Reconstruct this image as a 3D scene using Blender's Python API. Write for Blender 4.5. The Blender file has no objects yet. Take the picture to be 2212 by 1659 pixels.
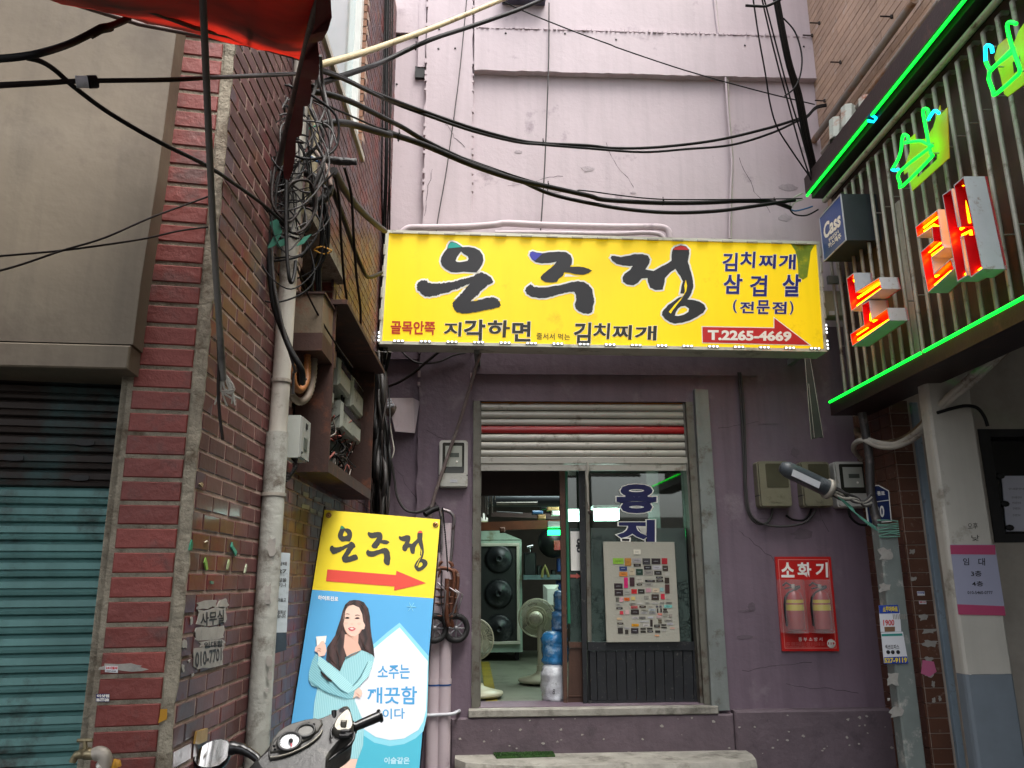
import bpy, math, random
from mathutils import Vector, Matrix
R = math.radians
random.seed(7)
SC = bpy.context.scene
COL = SC.collection
# ---------------------------------------------------------------- camera
PITCH, YAW, ROLL, FOC = R(14.06), R(1.235), R(.39), 1710.0
CAMZ = 1.55
cam = bpy.data.cameras.new('camera')
camo = bpy.data.objects.new('camera', cam)
COL.objects.link(camo)
camo.location = (0, 0, CAMZ)
camo.rotation_euler = (Matrix.Rotation(-YAW, 3, 'Z') @ Matrix.Rotation(math.pi/2+PITCH, 3, 'X') @ Matrix.Rotation(-ROLL, 3, 'Z')).to_euler()
cam.sensor_width = 36; cam.lens = 36*FOC/2212; cam.clip_start = .02; cam.clip_end = 500
SC.camera = camo
# ---------------------------------------------------------------- world, sun, exposure
w = bpy.data.worlds.new('World'); SC.world = w; w.use_nodes = True
nt = w.node_tree; bgn = nt.nodes['Background']
sky = nt.nodes.new('ShaderNodeTexSky'); sky.sky_type = 'NISHITA'; sky.sun_disc = False
SUN_EL, SUN_ROT = R(68), R(140)
sky.sun_elevation = SUN_EL; sky.sun_rotation = SUN_ROT
sky.air_density = 1.0; sky.dust_density = 6.0; sky.ozone_density = 1.0
hs = nt.nodes.new('ShaderNodeHueSaturation'); hs.inputs['Saturation'].default_value = .3
nt.links.new(sky.outputs[0], hs.inputs['Color']); nt.links.new(hs.outputs[0], bgn.inputs[0])
bgn.inputs[1].default_value = .15
sl = bpy.data.lights.new('sun', 'SUN'); sl.energy = .8; sl.angle = R(35); sl.color = (1, .96, .9)
so = bpy.data.objects.new('sun', sl); COL.objects.link(so)
az = SUN_ROT   # direction towards the sun
sd = Vector((math.sin(az)*math.cos(SUN_EL), math.cos(az)*math.cos(SUN_EL), math.sin(SUN_EL)))
so.rotation_euler = sd.to_track_quat('Z', 'Y').to_euler(); so.location = (0, 0, 12)
vs = SC.view_settings
vs.view_transform = 'Standard'; vs.look = 'None'; vs.gamma = 1; vs.use_curve_mapping = False
vs.exposure = 1.65
SC.cycles.max_bounces = 8
# ---------------------------------------------------------------- picture <-> place
K = 1.8228            # the photograph is measured at 2212 px wide
def cr(ox, oy, s):    # a crop of the photograph: its pixels -> 2212-wide pixels
    return lambda x, y: ((ox + x/s)/K, (oy + y/s)/K)
def ray(u, v):
    x = (u-1106)/FOC; y = (829.5-v)/FOC
    x, y = x*math.cos(ROLL) + y*math.sin(ROLL), -x*math.sin(ROLL) + y*math.cos(ROLL)
    F = math.cos(PITCH) - y*math.sin(PITCH); Z = math.sin(PITCH) + y*math.cos(PITCH)
    return Vector((x*math.cos(YAW)+F*math.sin(YAW), -x*math.sin(YAW)+F*math.cos(YAW), Z))
CAM = Vector((0, 0, CAMZ))
def at(u, v, Y):      # the point that stands at world depth Y
    r = ray(u, v); return CAM + r*(Y/r.y)
def atx(u, v, X):
    r = ray(u, v); return CAM + r*(X/r.x)
def atz(u, v, z):
    r = ray(u, v); return CAM + r*((z-CAMZ)/r.z)
class Fr:             # an upright (or tilted) face: a runs right, b runs up, d comes out of it
    def __init__(s, o, right, up=(0, 0, 1)):
        s.o = Vector(o); s.r = Vector(right).normalized(); u = Vector(up).normalized()
        s.n = s.r.cross(u).normalized(); s.u = s.n.cross(s.r).normalized()
    def p(s, a, b, d=0): return s.o + s.r*a + s.u*b + s.n*d
    def loc(s, u, v, d=0):
        r = ray(u, v); t = (s.o + s.n*d - CAM).dot(s.n)/r.dot(s.n)
        q = CAM + r*t - s.o; return (q.dot(s.r), q.dot(s.u))
    def hit(s, u, v, d=0): return s.p(*s.loc(u, v, d), d)
    def sub(s, a, b, d=0, rot=0):
        c, k = math.cos(rot), math.sin(rot)
        f = Fr(s.p(a, b, d), s.r*c + s.u*k, s.u*c - s.r*k); return f
# ---------------------------------------------------------------- materials
def rgb(c):
    if isinstance(c, str):
        c = [int(c[i:i+2], 16)/255 for i in (0, 2, 4)]
        return tuple(x/12.92 if x <= .04045 else ((x+.055)/1.055)**2.4 for x in c) + (1,)
    return tuple(c) + (1,)
MATS = {}
def mat(name, col, rough=.7, metal=0, var=.22, vs_=6, dirt=None, bump=(.15, 60), emis=None, es=1,
        streak=0, rnd=0, trans=0, alpha=1, spec=.5, sss=None, coat=0):
    if name in MATS: return MATS[name]
    m = bpy.data.materials.new(name); m.use_nodes = True; MATS[name] = m
    n = m.node_tree.nodes; l = m.node_tree.links; b = n['Principled BSDF']
    geo = n.new('ShaderNodeNewGeometry')
    def noise(scale, det=4, src=None, r=.6):
        t = n.new('ShaderNodeTexNoise'); t.inputs['Scale'].default_value = scale
        t.inputs['Detail'].default_value = det; t.inputs['Roughness'].default_value = r
        l.new(src or geo.outputs['Position'], t.inputs['Vector']); return t.outputs['Fac']
    def ramp(fac, p0, p1):
        t = n.new('ShaderNodeMapRange'); t.inputs[1].default_value = p0; t.inputs[2].default_value = p1
        l.new(fac, t.inputs[0]); return t.outputs[0]
    def mix(fac, a, c, mode='MIX'):
        t = n.new('ShaderNodeMix'); t.data_type = 'RGBA'; t.blend_type = mode
        for i, x in ((6, a), (7, c)):
            if isinstance(x, tuple): t.inputs[i].default_value = x
            else: l.new(x, t.inputs[i])
        if isinstance(fac, float): t.inputs[0].default_value = fac
        else: l.new(fac, t.inputs[0])
        return t.outputs[2]
    c0 = rgb(col)
    out = c0
    if rnd:
        oi = n.new('ShaderNodeObjectInfo')
        hi = tuple(min(1, x*(1+rnd)) for x in c0[:3]) + (1,); lo = tuple(x*(1-rnd) for x in c0[:3]) + (1,)
        out = mix(oi.outputs['Random'], lo, hi)
    if var:
        f = ramp(noise(vs_), .3, .7)
        k1 = 1-var; k2 = 1+var*.8
        g = mix(f, (k1, k1, k1, 1), (k2, k2, k2, 1))
        out = mix(1.0, out, g, 'MULTIPLY')
    if streak:
        mp = n.new('ShaderNodeMapping'); mp.inputs['Scale'].default_value = (14, 14, .9)
        l.new(geo.outputs['Position'], mp.inputs[0])
        f = ramp(noise(1, 5, mp.outputs[0]), .45, .75)
        out = mix(f, out, mix(1.0, out, (1-streak,)*3+(1,), 'MULTIPLY'))
    if dirt:
        dc, amt, dsc = dirt[:3]
        f = ramp(noise(dsc, 8, r=.7), .62-.25*amt, .72-.1*amt)
        out = mix(f, out, rgb(dc))
    if isinstance(out, tuple): b.inputs['Base Color'].default_value = out
    else: l.new(out, b.inputs['Base Color'])
    b.inputs['Roughness'].default_value = rough; b.inputs['Metallic'].default_value = metal
    b.inputs['Specular IOR Level'].default_value = spec
    if coat: b.inputs['Coat Weight'].default_value = coat; b.inputs['Coat Roughness'].default_value = .1
    if emis:
        b.inputs['Emission Color'].default_value = rgb(emis); b.inputs['Emission Strength'].default_value = es
    if trans:
        b.inputs['Transmission Weight'].default_value = trans; b.inputs['IOR'].default_value = 1.1
    if alpha < 1: b.inputs['Alpha'].default_value = alpha
    if bump:
        bn = n.new('ShaderNodeBump'); bn.inputs['Strength'].default_value = bump[0]
        bn.inputs['Distance'].default_value = .01
        l.new(noise(bump[1], 6), bn.inputs['Height']); l.new(bn.outputs[0], b.inputs['Normal'])
    return m
def prin(m): return m.node_tree.nodes['Principled BSDF']
# ---------------------------------------------------------------- mesh building
class MB:
    def __init__(s): s.v = []; s.f = []; s.m = []; s.sm = []
    def add(s, vs_, fs, mi=0, smooth=False):
        k = len(s.v); s.v += [Vector(x) for x in vs_]
        for f in fs: s.f.append([i+k for i in f]); s.m.append(mi); s.sm.append(smooth)
        return s
    def quad(s, a, b, c, d, mi=0): return s.add([a, b, c, d], [(0, 1, 2, 3)], mi)
    def hexa(s, p, mi=0):  # p: 4 back corners then 4 front corners, same order
        return s.add(p, [(3, 2, 1, 0), (4, 5, 6, 7), (0, 1, 5, 4), (1, 2, 6, 5), (2, 3, 7, 6), (3, 0, 4, 7)], mi)
    def fbox(s, fr, a0, a1, b0, b1, d0, d1, mi=0, bev=0):
        if bev:
            e = bev
            P = [fr.p(a0, b0, d0), fr.p(a1, b0, d0), fr.p(a1, b1, d0), fr.p(a0, b1, d0),
                 fr.p(a0, b0, d1-e), fr.p(a1, b0, d1-e), fr.p(a1, b1, d1-e), fr.p(a0, b1, d1-e),
                 fr.p(a0+e, b0+e, d1), fr.p(a1-e, b0+e, d1), fr.p(a1-e, b1-e, d1), fr.p(a0+e, b1-e, d1)]
            F = [(3, 2, 1, 0), (8, 9, 10, 11)]
            for i in range(4):
                j = (i+1) % 4; F += [(i, j, j+4, i+4), (i+4, j+4, j+8, i+8)]
            return s.add(P, F, mi)
        return s.hexa([fr.p(a0, b0, d0), fr.p(a1, b0, d0), fr.p(a1, b1, d0), fr.p(a0, b1, d0),
                       fr.p(a0, b0, d1), fr.p(a1, b0, d1), fr.p(a1, b1, d1), fr.p(a0, b1, d1)], mi)
    def box(s, c, sz, mi=0, rz=0, bev=0):
        c = Vector(c); cx, sx = math.cos(rz), math.sin(rz)
        f = Fr(c, (cx, sx, 0)); x, y, z = sz[0]/2, sz[1]/2, sz[2]/2
        return s.fbox(f, -x, x, -z, z, -y, y, mi, bev)
    def pprism(s, fr, pix, d0, d1, mi=0):   # polygon given in pixels, standing proud from d0 to d1
        return s.prism(fr, [fr.loc(u, v, d1) for u, v in pix], d0, d1, mi)
    def prism(s, fr, ab, d0, d1, mi=0):
        ar = sum(ab[i][0]*ab[(i+1) % len(ab)][1]-ab[(i+1) % len(ab)][0]*ab[i][1] for i in range(len(ab)))
        if ar < 0: ab = ab[::-1]
        n = len(ab)
        from mathutils.geometry import tessellate_polygon
        tr = tessellate_polygon([[Vector((a, b, 0)) for a, b in ab]])
        V = [fr.p(a, b, d0) for a, b in ab] + [fr.p(a, b, d1) for a, b in ab]
        F = []
        for t in tr:
            A, B, C_ = [Vector(ab[i]) for i in t]
            if (B-A).cross(C_-A) < 0: t = (t[0], t[2], t[1])
            F += [tuple(i+n for i in t), (t[2], t[1], t[0])]
        for i in range(n): j = (i+1) % n; F.append((i, j, j+n, i+n))
        return s.add(V, F, mi)
    def tube(s, pts, r, seg=8, mi=0, sub=0, cap=True, closed=False):
        pts = [Vector(p) for p in pts]
        if sub: pts = smooth(pts, sub, closed)
        n = len(pts); rr = r if isinstance(r, (list, tuple)) else None
        V = []; F = []; up = Vector((0, 0, 1)); prev = None
        for i, p in enumerate(pts):
            if closed: t = pts[(i+1) % n]-pts[i-1]
            else: t = pts[min(i+1, n-1)]-pts[max(i-1, 0)]
            if t.length < 1e-9: t = Vector((0, 0, 1))
            t.normalize()
            if prev is None: q = t.cross(up) if abs(t.dot(up)) < .95 else t.cross(Vector((1, 0, 0)))
            else: q = prev - t*prev.dot(t)
            if q.length < 1e-6: q = t.orthogonal()
            q.normalize(); prev = q; w_ = t.cross(q)
            rad = rr[min(len(rr)-1, int(i*len(rr)/n))] if rr and len(rr) != n else (rr[i] if rr else r)
            for k in range(seg):
                a = 2*math.pi*k/seg; V.append(p + (q*math.cos(a)+w_*math.sin(a))*rad)
        m_ = n if closed else n-1
        for i in range(m_):
            j = (i+1) % n
            for k in range(seg):
                k2 = (k+1) % seg; F.append((i*seg+k, i*seg+k2, j*seg+k2, j*seg+k))
        s.add(V, F, mi, True)
        if cap and not closed:
            s.add(V[:seg], [tuple(range(seg))[::-1]], mi); s.add(V[-seg:], [tuple(range(seg))], mi)
        return s
    def lathe(s, prof, o, axis=(0, 0, 1), seg=20, mi=0, smooth=True, sc=(1, 1)):
        ax = Vector(axis).normalized(); q = ax.orthogonal().normalized() if abs(ax.z) < .99 else Vector((1, 0, 0))
        w_ = ax.cross(q); o = Vector(o); V = []; F = []
        for r, h in prof:
            for k in range(seg):
                a = 2*math.pi*k/seg; V.append(o + ax*h + (q*math.cos(a)*sc[0]+w_*math.sin(a)*sc[1])*r)
        for i in range(len(prof)-1):
            for k in range(seg):
                k2 = (k+1) % seg; F.append((i*seg+k, i*seg+k2, (i+1)*seg+k2, (i+1)*seg+k))
        return s.add(V, F, mi, smooth)
    def ball(s, c, r, seg=12, mi=0):
        r = r if isinstance(r, (tuple, list)) else (r, r, r); c = Vector(c); V = []; F = []
        h = seg//2
        for i in range(h+1):
            t = math.pi*i/h
            for k in range(seg):
                a = 2*math.pi*k/seg
                V.append(c+Vector((r[0]*math.sin(t)*math.cos(a), r[1]*math.sin(t)*math.sin(a), r[2]*math.cos(t))))
        for i in range(h):
            for k in range(seg):
                k2 = (k+1) % seg; F.append((i*seg+k, (i+1)*seg+k, (i+1)*seg+k2, i*seg+k2))
        return s.add(V, F, mi, True)
    def flat(s, fr, polys, d, off=0, mi=0, pix=True):   # flat print: filled outlines (holes allowed)
        cu = bpy.data.curves.new('tmp', 'CURVE'); cu.dimensions = '2D'; cu.fill_mode = 'BOTH'
        SCL = 50.
        for pl in polys:
            pl = [fr.loc(u, v, d) for u, v in pl] if pix else pl
            sp = cu.splines.new('POLY'); sp.points.add(len(pl)-1)
            for i, (a, b) in enumerate(pl): sp.points[i].co = (a*SCL, b*SCL, 0, 1)
            sp.use_cyclic_u = True
        if off: cu.offset = off*SCL
        return s._cv(cu, lambda x, y: fr.p(x/SCL, y/SCL, d), fr.n, mi)
    def _cv(s, cu, f, nrm, mi):
        o = bpy.data.objects.new('tmp', cu); COL.objects.link(o)
        me = bpy.data.meshes.new_from_object(o.evaluated_get(bpy.context.evaluated_depsgraph_get()))
        V = [f(v.co.x, v.co.y) for v in me.vertices]
        F = []
        for p in me.polygons:
            t = list(p.vertices)
            if (V[t[1]]-V[t[0]]).cross(V[t[2]]-V[t[0]]).dot(nrm) < 0: t.reverse()
            F.append(t)
        s.add(V, F, mi)
        bpy.data.objects.remove(o); bpy.data.curves.remove(cu); bpy.data.meshes.remove(me)
        return s
    def text(s, fr, body, box, d, bold=0, mi=0, pix=True, slant=0, outline=0, sp=1.0):
        # box: left, top, right, bottom in pixels (or a0, b1, a1, b0); or four corner pixels tl, tr, br, bl
        cu = bpy.data.curves.new('tmp', 'FONT'); cu.body = body; cu.resolution_u = 3; cu.offset = bold
        cu.shear = slant; cu.space_character = sp
        o = bpy.data.objects.new('tmp', cu); COL.objects.link(o)
        me = bpy.data.meshes.new_from_object(o.evaluated_get(bpy.context.evaluated_depsgraph_get()))
        xs = [v.co.x for v in me.vertices]; ys = [v.co.y for v in me.vertices]
        bpy.data.meshes.remove(me)
        x0, x1, y0, y1 = min(xs), max(xs), min(ys), max(ys)
        bpy.data.objects.remove(o)
        cu.offset = bold + outline
        if len(box) == 4 and not isinstance(box[0], (tuple, list)):
            L, T, Rr, B = box; box = [(L, T), (Rr, T), (Rr, B), (L, B)]
        q = [fr.loc(u, v, d) for u, v in box] if pix else [tuple(c) for c in box]
        q = [Vector(c) for c in q]
        def f(x, y):
            s_ = (x-x0)/(x1-x0); t_ = (y1-y)/(y1-y0)
            c = (q[0]*(1-s_)+q[1]*s_)*(1-t_) + (q[3]*(1-s_)+q[2]*s_)*t_
            return fr.p(c.x, c.y, d)
        return s._cv(cu, f, fr.n, mi)
    def build(s, name, m, parent=None, label=None, local=False, kind=None, group=None, category=None):
        me = bpy.data.meshes.new(name)
        o0 = Vector((0, 0, 0)) if (parent is None or local) else worldloc(parent)
        base = Vector((0, 0, 0))
        if parent is None and not local and s.v:   # a thing's own origin: the middle of its base
            zs = min(v.z for v in s.v)
            base = Vector(((min(v.x for v in s.v)+max(v.x for v in s.v))/2, (min(v.y for v in s.v)+max(v.y for v in s.v))/2, zs))
        off = o0 + base
        me.from_pydata([v-off for v in s.v], [], s.f)
        for x in (m if isinstance(m, (list, tuple)) else [m]): me.materials.append(x)
        me.polygons.foreach_set('material_index', s.m); me.polygons.foreach_set('use_smooth', s.sm)
        me.update()
        o = bpy.data.objects.new(name, me); COL.objects.link(o); o.location = base
        if parent: o.parent = parent
        tag(o, label, category, group, kind)
        return o
def smooth(pts, sub, closed=False):
    out = []; n = len(pts)
    for i in range(n if closed else n-1):
        if closed: a, b, c, d = pts[i-1], pts[i], pts[(i+1) % n], pts[(i+2) % n]
        else: a, b, c, d = pts[max(i-1, 0)], pts[i], pts[i+1], pts[min(i+2, n-1)]
        for k in range(sub):
            t = k/sub
            out.append(.5*((2*b)+(c-a)*t+(2*a-5*b+4*c-d)*t*t+(3*b-3*c+d-a)*t**3))
    if not closed: out.append(pts[-1])
    return out
def worldloc(o):
    v = Vector((0, 0, 0))
    while o: v += o.location; o = o.parent
    return v
def tag(o, label=None, category=None, group=None, kind=None):
    if label: o['label'] = label
    if category: o['category'] = category
    if group: o['group'] = group
    if kind: o['kind'] = kind
    return o
def thing(name, loc, label, category, group=None):
    o = bpy.data.objects.new(name, None); o.empty_display_size = .1; COL.objects.link(o); o.location = loc
    return tag(o, label, category, group)
def inst(src, name, loc, parent=None, rot=None):   # one more object on the same mesh
    o = bpy.data.objects.new(name, src.data); COL.objects.link(o)
    o.location = Vector(loc) - (worldloc(parent) if parent else Vector((0, 0, 0)))
    if rot: o.rotation_euler = rot
    if parent: o.parent = parent
    return o
def copy_tree(o, loc, label=None, parent=None):
    c = o.copy(); COL.objects.link(c)
    if parent: c.parent = parent
    else:
        c.location = loc
        if label: c['label'] = label
    for ch in list(o.children): copy_tree(ch, None, None, c)
    return c
# crops used for measuring
cA = cr(0, 0, 2.194); cB = cr(800, 0, 2.194); cC = cr(0, 700, 2.194); cD = cr(800, 700, 2.194)
cE = cr(0, 1400, 2.058); cF = cr(700, 1350, 2.07375); cG = cr(0, 2206, 2.028); cH = cr(700, 2100, 1.7955)
s1 = cr(1500, 850, 2.4578); s2 = cr(2350, 850, 2.3284); cI = cr(3100, 0, 2.074); cJ = cr(3100, 700, 2.074)
cK = cr(1700, 1500, 1.9235); cL = cr(1700, 2050, 1.7035); cM = cr(2800, 1500, 1.7955); cN = cr(2800, 2150, 1.7955)
cO = cr(1400, 0, 1.746); cP = cr(2300, 0, 1.746); cQ = cr(1400, 1350, 2.2117); cR = cr(1640, 1950, 3.016)
cS = cr(600, 1900, 2.764); cT = cr(750, 900, 2.764); cU = cr(1200, 0, 2.961); cV = cr(1100, 2000, 2.37)
cW = cr(700, 2650, 2.572); cX = cr(3100, 0, 3.95); cY = cr(3400, 1500, 2.074); cZ = cr(2350, 2100, 3.605)
# the faces of the place
W = Fr((0, 5.7, 0), (1, .03, 0))                # purple wall, looking at the camera
LX = -.82
L = Fr((LX, 2.168, 0), (0, 1, 0))                # left brick side wall: a runs away from the camera
FF = Fr((LX, 2.168, 0), (1, .194, 0))            # left building's front face, a<0 to the left
RX = 2.68
RR = Fr((RX, 5.78, 0), (0, -1, 0))              # right wall: a runs towards the camera
# ================================================================ materials of the place
M = {}
M['asphalt'] = mat('asphalt', '5a5856', .9, var=.3, dirt=('3a3836', .5, 3))
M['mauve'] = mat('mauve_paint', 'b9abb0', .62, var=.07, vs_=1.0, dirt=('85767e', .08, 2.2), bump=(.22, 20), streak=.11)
M['mauve_low'] = mat('mauve_paint_lower', '6f5f6b', .6, var=.14, vs_=1.6, dirt=('80737b', .2, 3), bump=(.4, 20), streak=.2)
M['mauve_dark'] = mat('mauve_plinth_paint', '61545b', .8, var=.2, vs_=5, dirt=('4c4248', .25, 6), bump=(.9, 14), streak=.1)
M['mauve_edge'] = mat('mauve_rough_edge', '857b82', .8, var=.3, vs_=30, dirt=('4a4046', .4, 9), bump=(1, 40))
M['concrete'] = mat('concrete', '96938a', .85, var=.25, vs_=8, dirt=('5f5c54', .45, 5), bump=(.6, 35))
M['concrete_d'] = mat('weathered_mortar', '8f8878', .9, var=.3, vs_=14, dirt=('5d5142', .5, 10), bump=(1, 45))
M['mortar'] = mat('mortar', 'a28c80', .9, var=.2, vs_=20, dirt=('6c5850', .3, 9), bump=(.5, 60))
M['steel'] = mat('galvanised_steel', '858b88', .5, .35, var=.15, vs_=4, dirt=('5b5348', .25, 7), streak=.15)
M['jamb'] = mat('jamb_steel', '76746a', .5, .4, var=.2, dirt=('4a3a2e', .4, 8), streak=.2)
M['alu'] = mat('aluminium_slat', 'bbb8ae', .42, .35, var=.12, vs_=3, dirt=('746a5a', .26, 6), bump=(.1, 30))
M['black_metal'] = mat('black_painted_metal', '26282b', .45, .2, var=.2, dirt=('6a6862', .12, 30))
M['wood_brown'] = mat('brown_wood', '55392b', .6, var=.25, dirt=('2c1c14', .3, 12))
M['beige_panel'] = mat('beige_sheet', '6f6453', .55, var=.2, vs_=1.3, dirt=('564a3c', .42, 1.6), bump=(.8, 2.2), streak=.25)
M['teal_slat'] = mat('teal_slat_paint', '5c8885', .6, .1, var=.2, vs_=5, dirt=('33241d', .42, 4), streak=.2)
M['rust_dark'] = mat('dark_rusty_steel', '2c211b', .7, .1, var=.4, vs_=4, dirt=('4a2a1a', .4, 6))
M['white_frame'] = mat('white_window_frame', 'd8d8d4', .4, var=.06)
M['glass_pale'] = mat('pale_glass', 'a9c2c6', .08, var=.1, vs_=.6, bump=None, coat=.5)
M['brown_sheet'] = mat('brown_sheet_metal', '30211f', .45, .3, var=.2, vs_=2, streak=.25, dirt=('54372c', .2, 8))
M['tan_brick'] = mat('tan_glazed_brick', 'ae917b', .42, var=.16, vs_=2.5, rnd=.12, dirt=('b9aaa0', .12, 7), bump=(.2, 30))
M['tan_mortar'] = mat('dark_joint', '5a4840', .9)
M['choc_brick'] = mat('chocolate_tile', '5b3a2b', .5, var=.2, vs_=4, rnd=.12, dirt=('8a7668', .12, 20), bump=(.2, 30))
M['pale_joint'] = mat('pale_joint', 'a89c90', .9)
M['offwhite'] = mat('offwhite_paint', 'b0ada3', .6, var=.1, vs_=2, dirt=('6d6759', .25, 3), streak=.1)
M['grey_paint'] = mat('slate_grey_paint', '6a747c', .6, var=.1)
M['bluegrey'] = mat('blue_grey_trim', '7e8f9b', .5, var=.12, dirt=('5a5a58', .2, 12))
M['black'] = mat('black', '101112', .6, var=.1)
M['dark_glass'] = mat('dark_glass', '101214', .15, bump=None)
M['wall_dark'] = mat('dim_plaster', '989288', .8, var=.15)
def glazed(name, base, glaze, rough):
    m = mat(name, base, rough, var=.25, vs_=5, rnd=.22, bump=(.2, 26), coat=.08)
    n = m.node_tree.nodes; l = m.node_tree.links; b = prin(m)
    src = b.inputs['Base Color'].links[0].from_socket
    oi = n.new('ShaderNodeObjectInfo'); geo = n.new('ShaderNodeNewGeometry')
    for sc, p0, p1, colr in glaze:
        t = n.new('ShaderNodeTexNoise'); t.inputs['Scale'].default_value = sc; t.inputs['Detail'].default_value = 2
        l.new(geo.outputs['Position'], t.inputs['Vector'])
        r = n.new('ShaderNodeMapRange'); r.inputs[1].default_value = p0; r.inputs[2].default_value = p1
        l.new(t.outputs['Fac'], r.inputs[0])
        x = n.new('ShaderNodeMix'); x.data_type = 'RGBA'; l.new(r.outputs[0], x.inputs[0]); l.new(src, x.inputs[6])
        x.inputs[7].default_value = rgb(colr); src = x.outputs[2]
    l.new(src, b.inputs['Base Color'])
    return m
M['side_brick'] = glazed('glazed_maroon_brick', '5a3634', [(1.7, .52, .62, '443a3e'), (2.3, .66, .72, '6a4022'), (2.9, .58, .68, '63292a')], .5)
M['front_brick'] = mat('red_brick', '78362f', .55, var=.15, vs_=3, rnd=.2, dirt=('5a3a36', .38, 6), bump=(.5, 30))
# ================================================================ ground
g = MB(); g.quad((-40, -30, 0), (40, -30, 0), (40, 40, 0), (-40, 40, 0))
g.build('alley_ground', M['asphalt'], kind='structure')
# ================================================================ purple building
pb = thing('purple_building', W.p(.9, 0, -.6), 'two storey mauve painted plaster building with rough pilaster, a shop door and concrete step', 'building')
OA0, OA1, OZ0, OZ1 = -.165, 1.475, .735, 2.85      # the shop opening
def wl(u, v, d=0): return W.loc(u, v, d)
mb = MB()
TOPZ = 7.6
ZS = 3.45          # behind the sign the wall turns from pale mauve to a darker, deeper mauve
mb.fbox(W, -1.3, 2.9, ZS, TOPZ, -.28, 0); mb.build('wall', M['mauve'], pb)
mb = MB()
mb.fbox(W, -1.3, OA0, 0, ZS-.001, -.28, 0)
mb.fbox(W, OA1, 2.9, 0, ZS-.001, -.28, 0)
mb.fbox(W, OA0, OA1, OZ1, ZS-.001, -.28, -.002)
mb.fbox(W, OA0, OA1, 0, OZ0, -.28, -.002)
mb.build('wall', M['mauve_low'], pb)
a0, a1 = wl(917, 330, .05)[0], wl(1020, 330, .05)[0]
def rough_strip(a0, a1, z0, z1, d, step=.07, jit=.006, left=True, right=True):
    pts = []; n = int((z1-z0)/step)
    for i in range(n+1): pts.append((a0+(random.uniform(-jit, jit) if left else 0), z0+(z1-z0)*i/n))
    for i in range(n, -1, -1): pts.append((a1+(random.uniform(-jit, jit) if right else 0), z0+(z1-z0)*i/n))
    return pts
mb = MB(); mb.prism(W, rough_strip(a0, a1, ZS, TOPZ, .05), 0, .05); mb.build('pilaster', M['mauve'], pb)
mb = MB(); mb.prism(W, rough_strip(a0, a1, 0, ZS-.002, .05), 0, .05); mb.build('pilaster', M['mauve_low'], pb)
zb0, zb1 = wl(1300, 158, .06)[1], wl(1300, 68, .06)[1]
mb = MB()
def hstrip(a0, a1, z0, z1, jit):
    n = 60; p = [(a0+(a1-a0)*i/n, z0+random.uniform(-jit, jit)*.4) for i in range(n+1)]
    return p + [(a0+(a1-a0)*i/n, z1+random.uniform(-jit, jit)) for i in range(n, -1, -1)]
mb.prism(W, hstrip(a1+.012, 2.7, zb0, zb1, .012), 0, .062)
mb.build('beam', M['mauve'], pb)
mb = MB(); mb.prism(W, hstrip(a1+.012, 2.7, zb1+.02, TOPZ, .006), 0, .045); mb.build('upper_wall_panel', M['mauve'], pb)
mb = MB()   # rough lip left by the formwork
for i in range(70):
    a = a1+.03+(2.6-a1)*i/70; mb.fbox(W, a, a+random.uniform(.01, .035), zb1-.004, zb1+random.uniform(.008, .022), .04, .066+random.uniform(0, .01))
for i in range(60):
    z = 2.95+i*.075+random.uniform(-.03, .03)
    if random.random() < .45: continue
    mb.fbox(W, a0-.012, a0+.006, z, z+random.uniform(.01, .05), .02, .052+random.uniform(0, .006))
    mb.fbox(W, a1-.004, a1+.01, z, z+random.uniform(.01, .04), .02, .052+random.uniform(0, .006))
mb.build('plaster_lip', M['mauve'], pb, kind='stuff')
mb = MB()   # bay at the left edge
b0, b1 = wl(837, 60)[0], wl(905, 60)[0]
zt = wl(860, 82)[1]
mb.fbox(W, -1.0, b0, wl(840, 140)[1], TOPZ, 0, .05); mb.fbox(W, b0, b1+.03, zt+.03, TOPZ, 0, .03)
mb.fbox(W, b1, a0-.012, wl(905, 150)[1], TOPZ, 0, .035)
mb.build('bay_frame', M['mauve'], pb)
mb = MB(); mb.fbox(W, b0+.003, b1-.003, zt, zt+.028, 0, .004); mb.fbox(W, b1-.02, a0-.014, wl(908, 172)[1], wl(908, 148)[1], 0, .03)
mb.fbox(W, b0-.05, b0+.02, wl(832, 168)[1], wl(832, 150)[1], 0, .02)
mb.build('hollow', M['black'], pb, kind='stuff')
# lintel beside the shutter, lower pilaster left of the door
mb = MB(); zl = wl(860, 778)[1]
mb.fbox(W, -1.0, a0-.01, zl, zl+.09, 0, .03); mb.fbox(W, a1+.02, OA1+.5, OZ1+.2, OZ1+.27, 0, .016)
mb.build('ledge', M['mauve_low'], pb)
# plinth and sill under the door
zs = .70
mb = MB()
mb.fbox(W, 1.60, 2.9, 0, zs, 0, .085, bev=.012); mb.fbox(W, -.30, 1.598, 0, zs-.02, 0, .07, bev=.01)
mb.fbox(W, -1.2, -.303, 0, .62, 0, .04, bev=.01)
mb.build('plinth', M['mauve_dark'], pb)
mb = MB(); mb.fbox(W, OA0-.02, OA1+.02, zs-.018, OZ0-.004, -.26, .08, bev=.006); mb.build('door_sill', M['concrete'], pb)
mb = MB(); r_ = random.Random(3)
P0 = [(-.26, .62), (-.24, .3), (-.16, .22), (-.02, .12), (.1, .07), (1.2, .07), (1.62, .07)]
pts = [(-.30, .08)]
zst = .455
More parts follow.
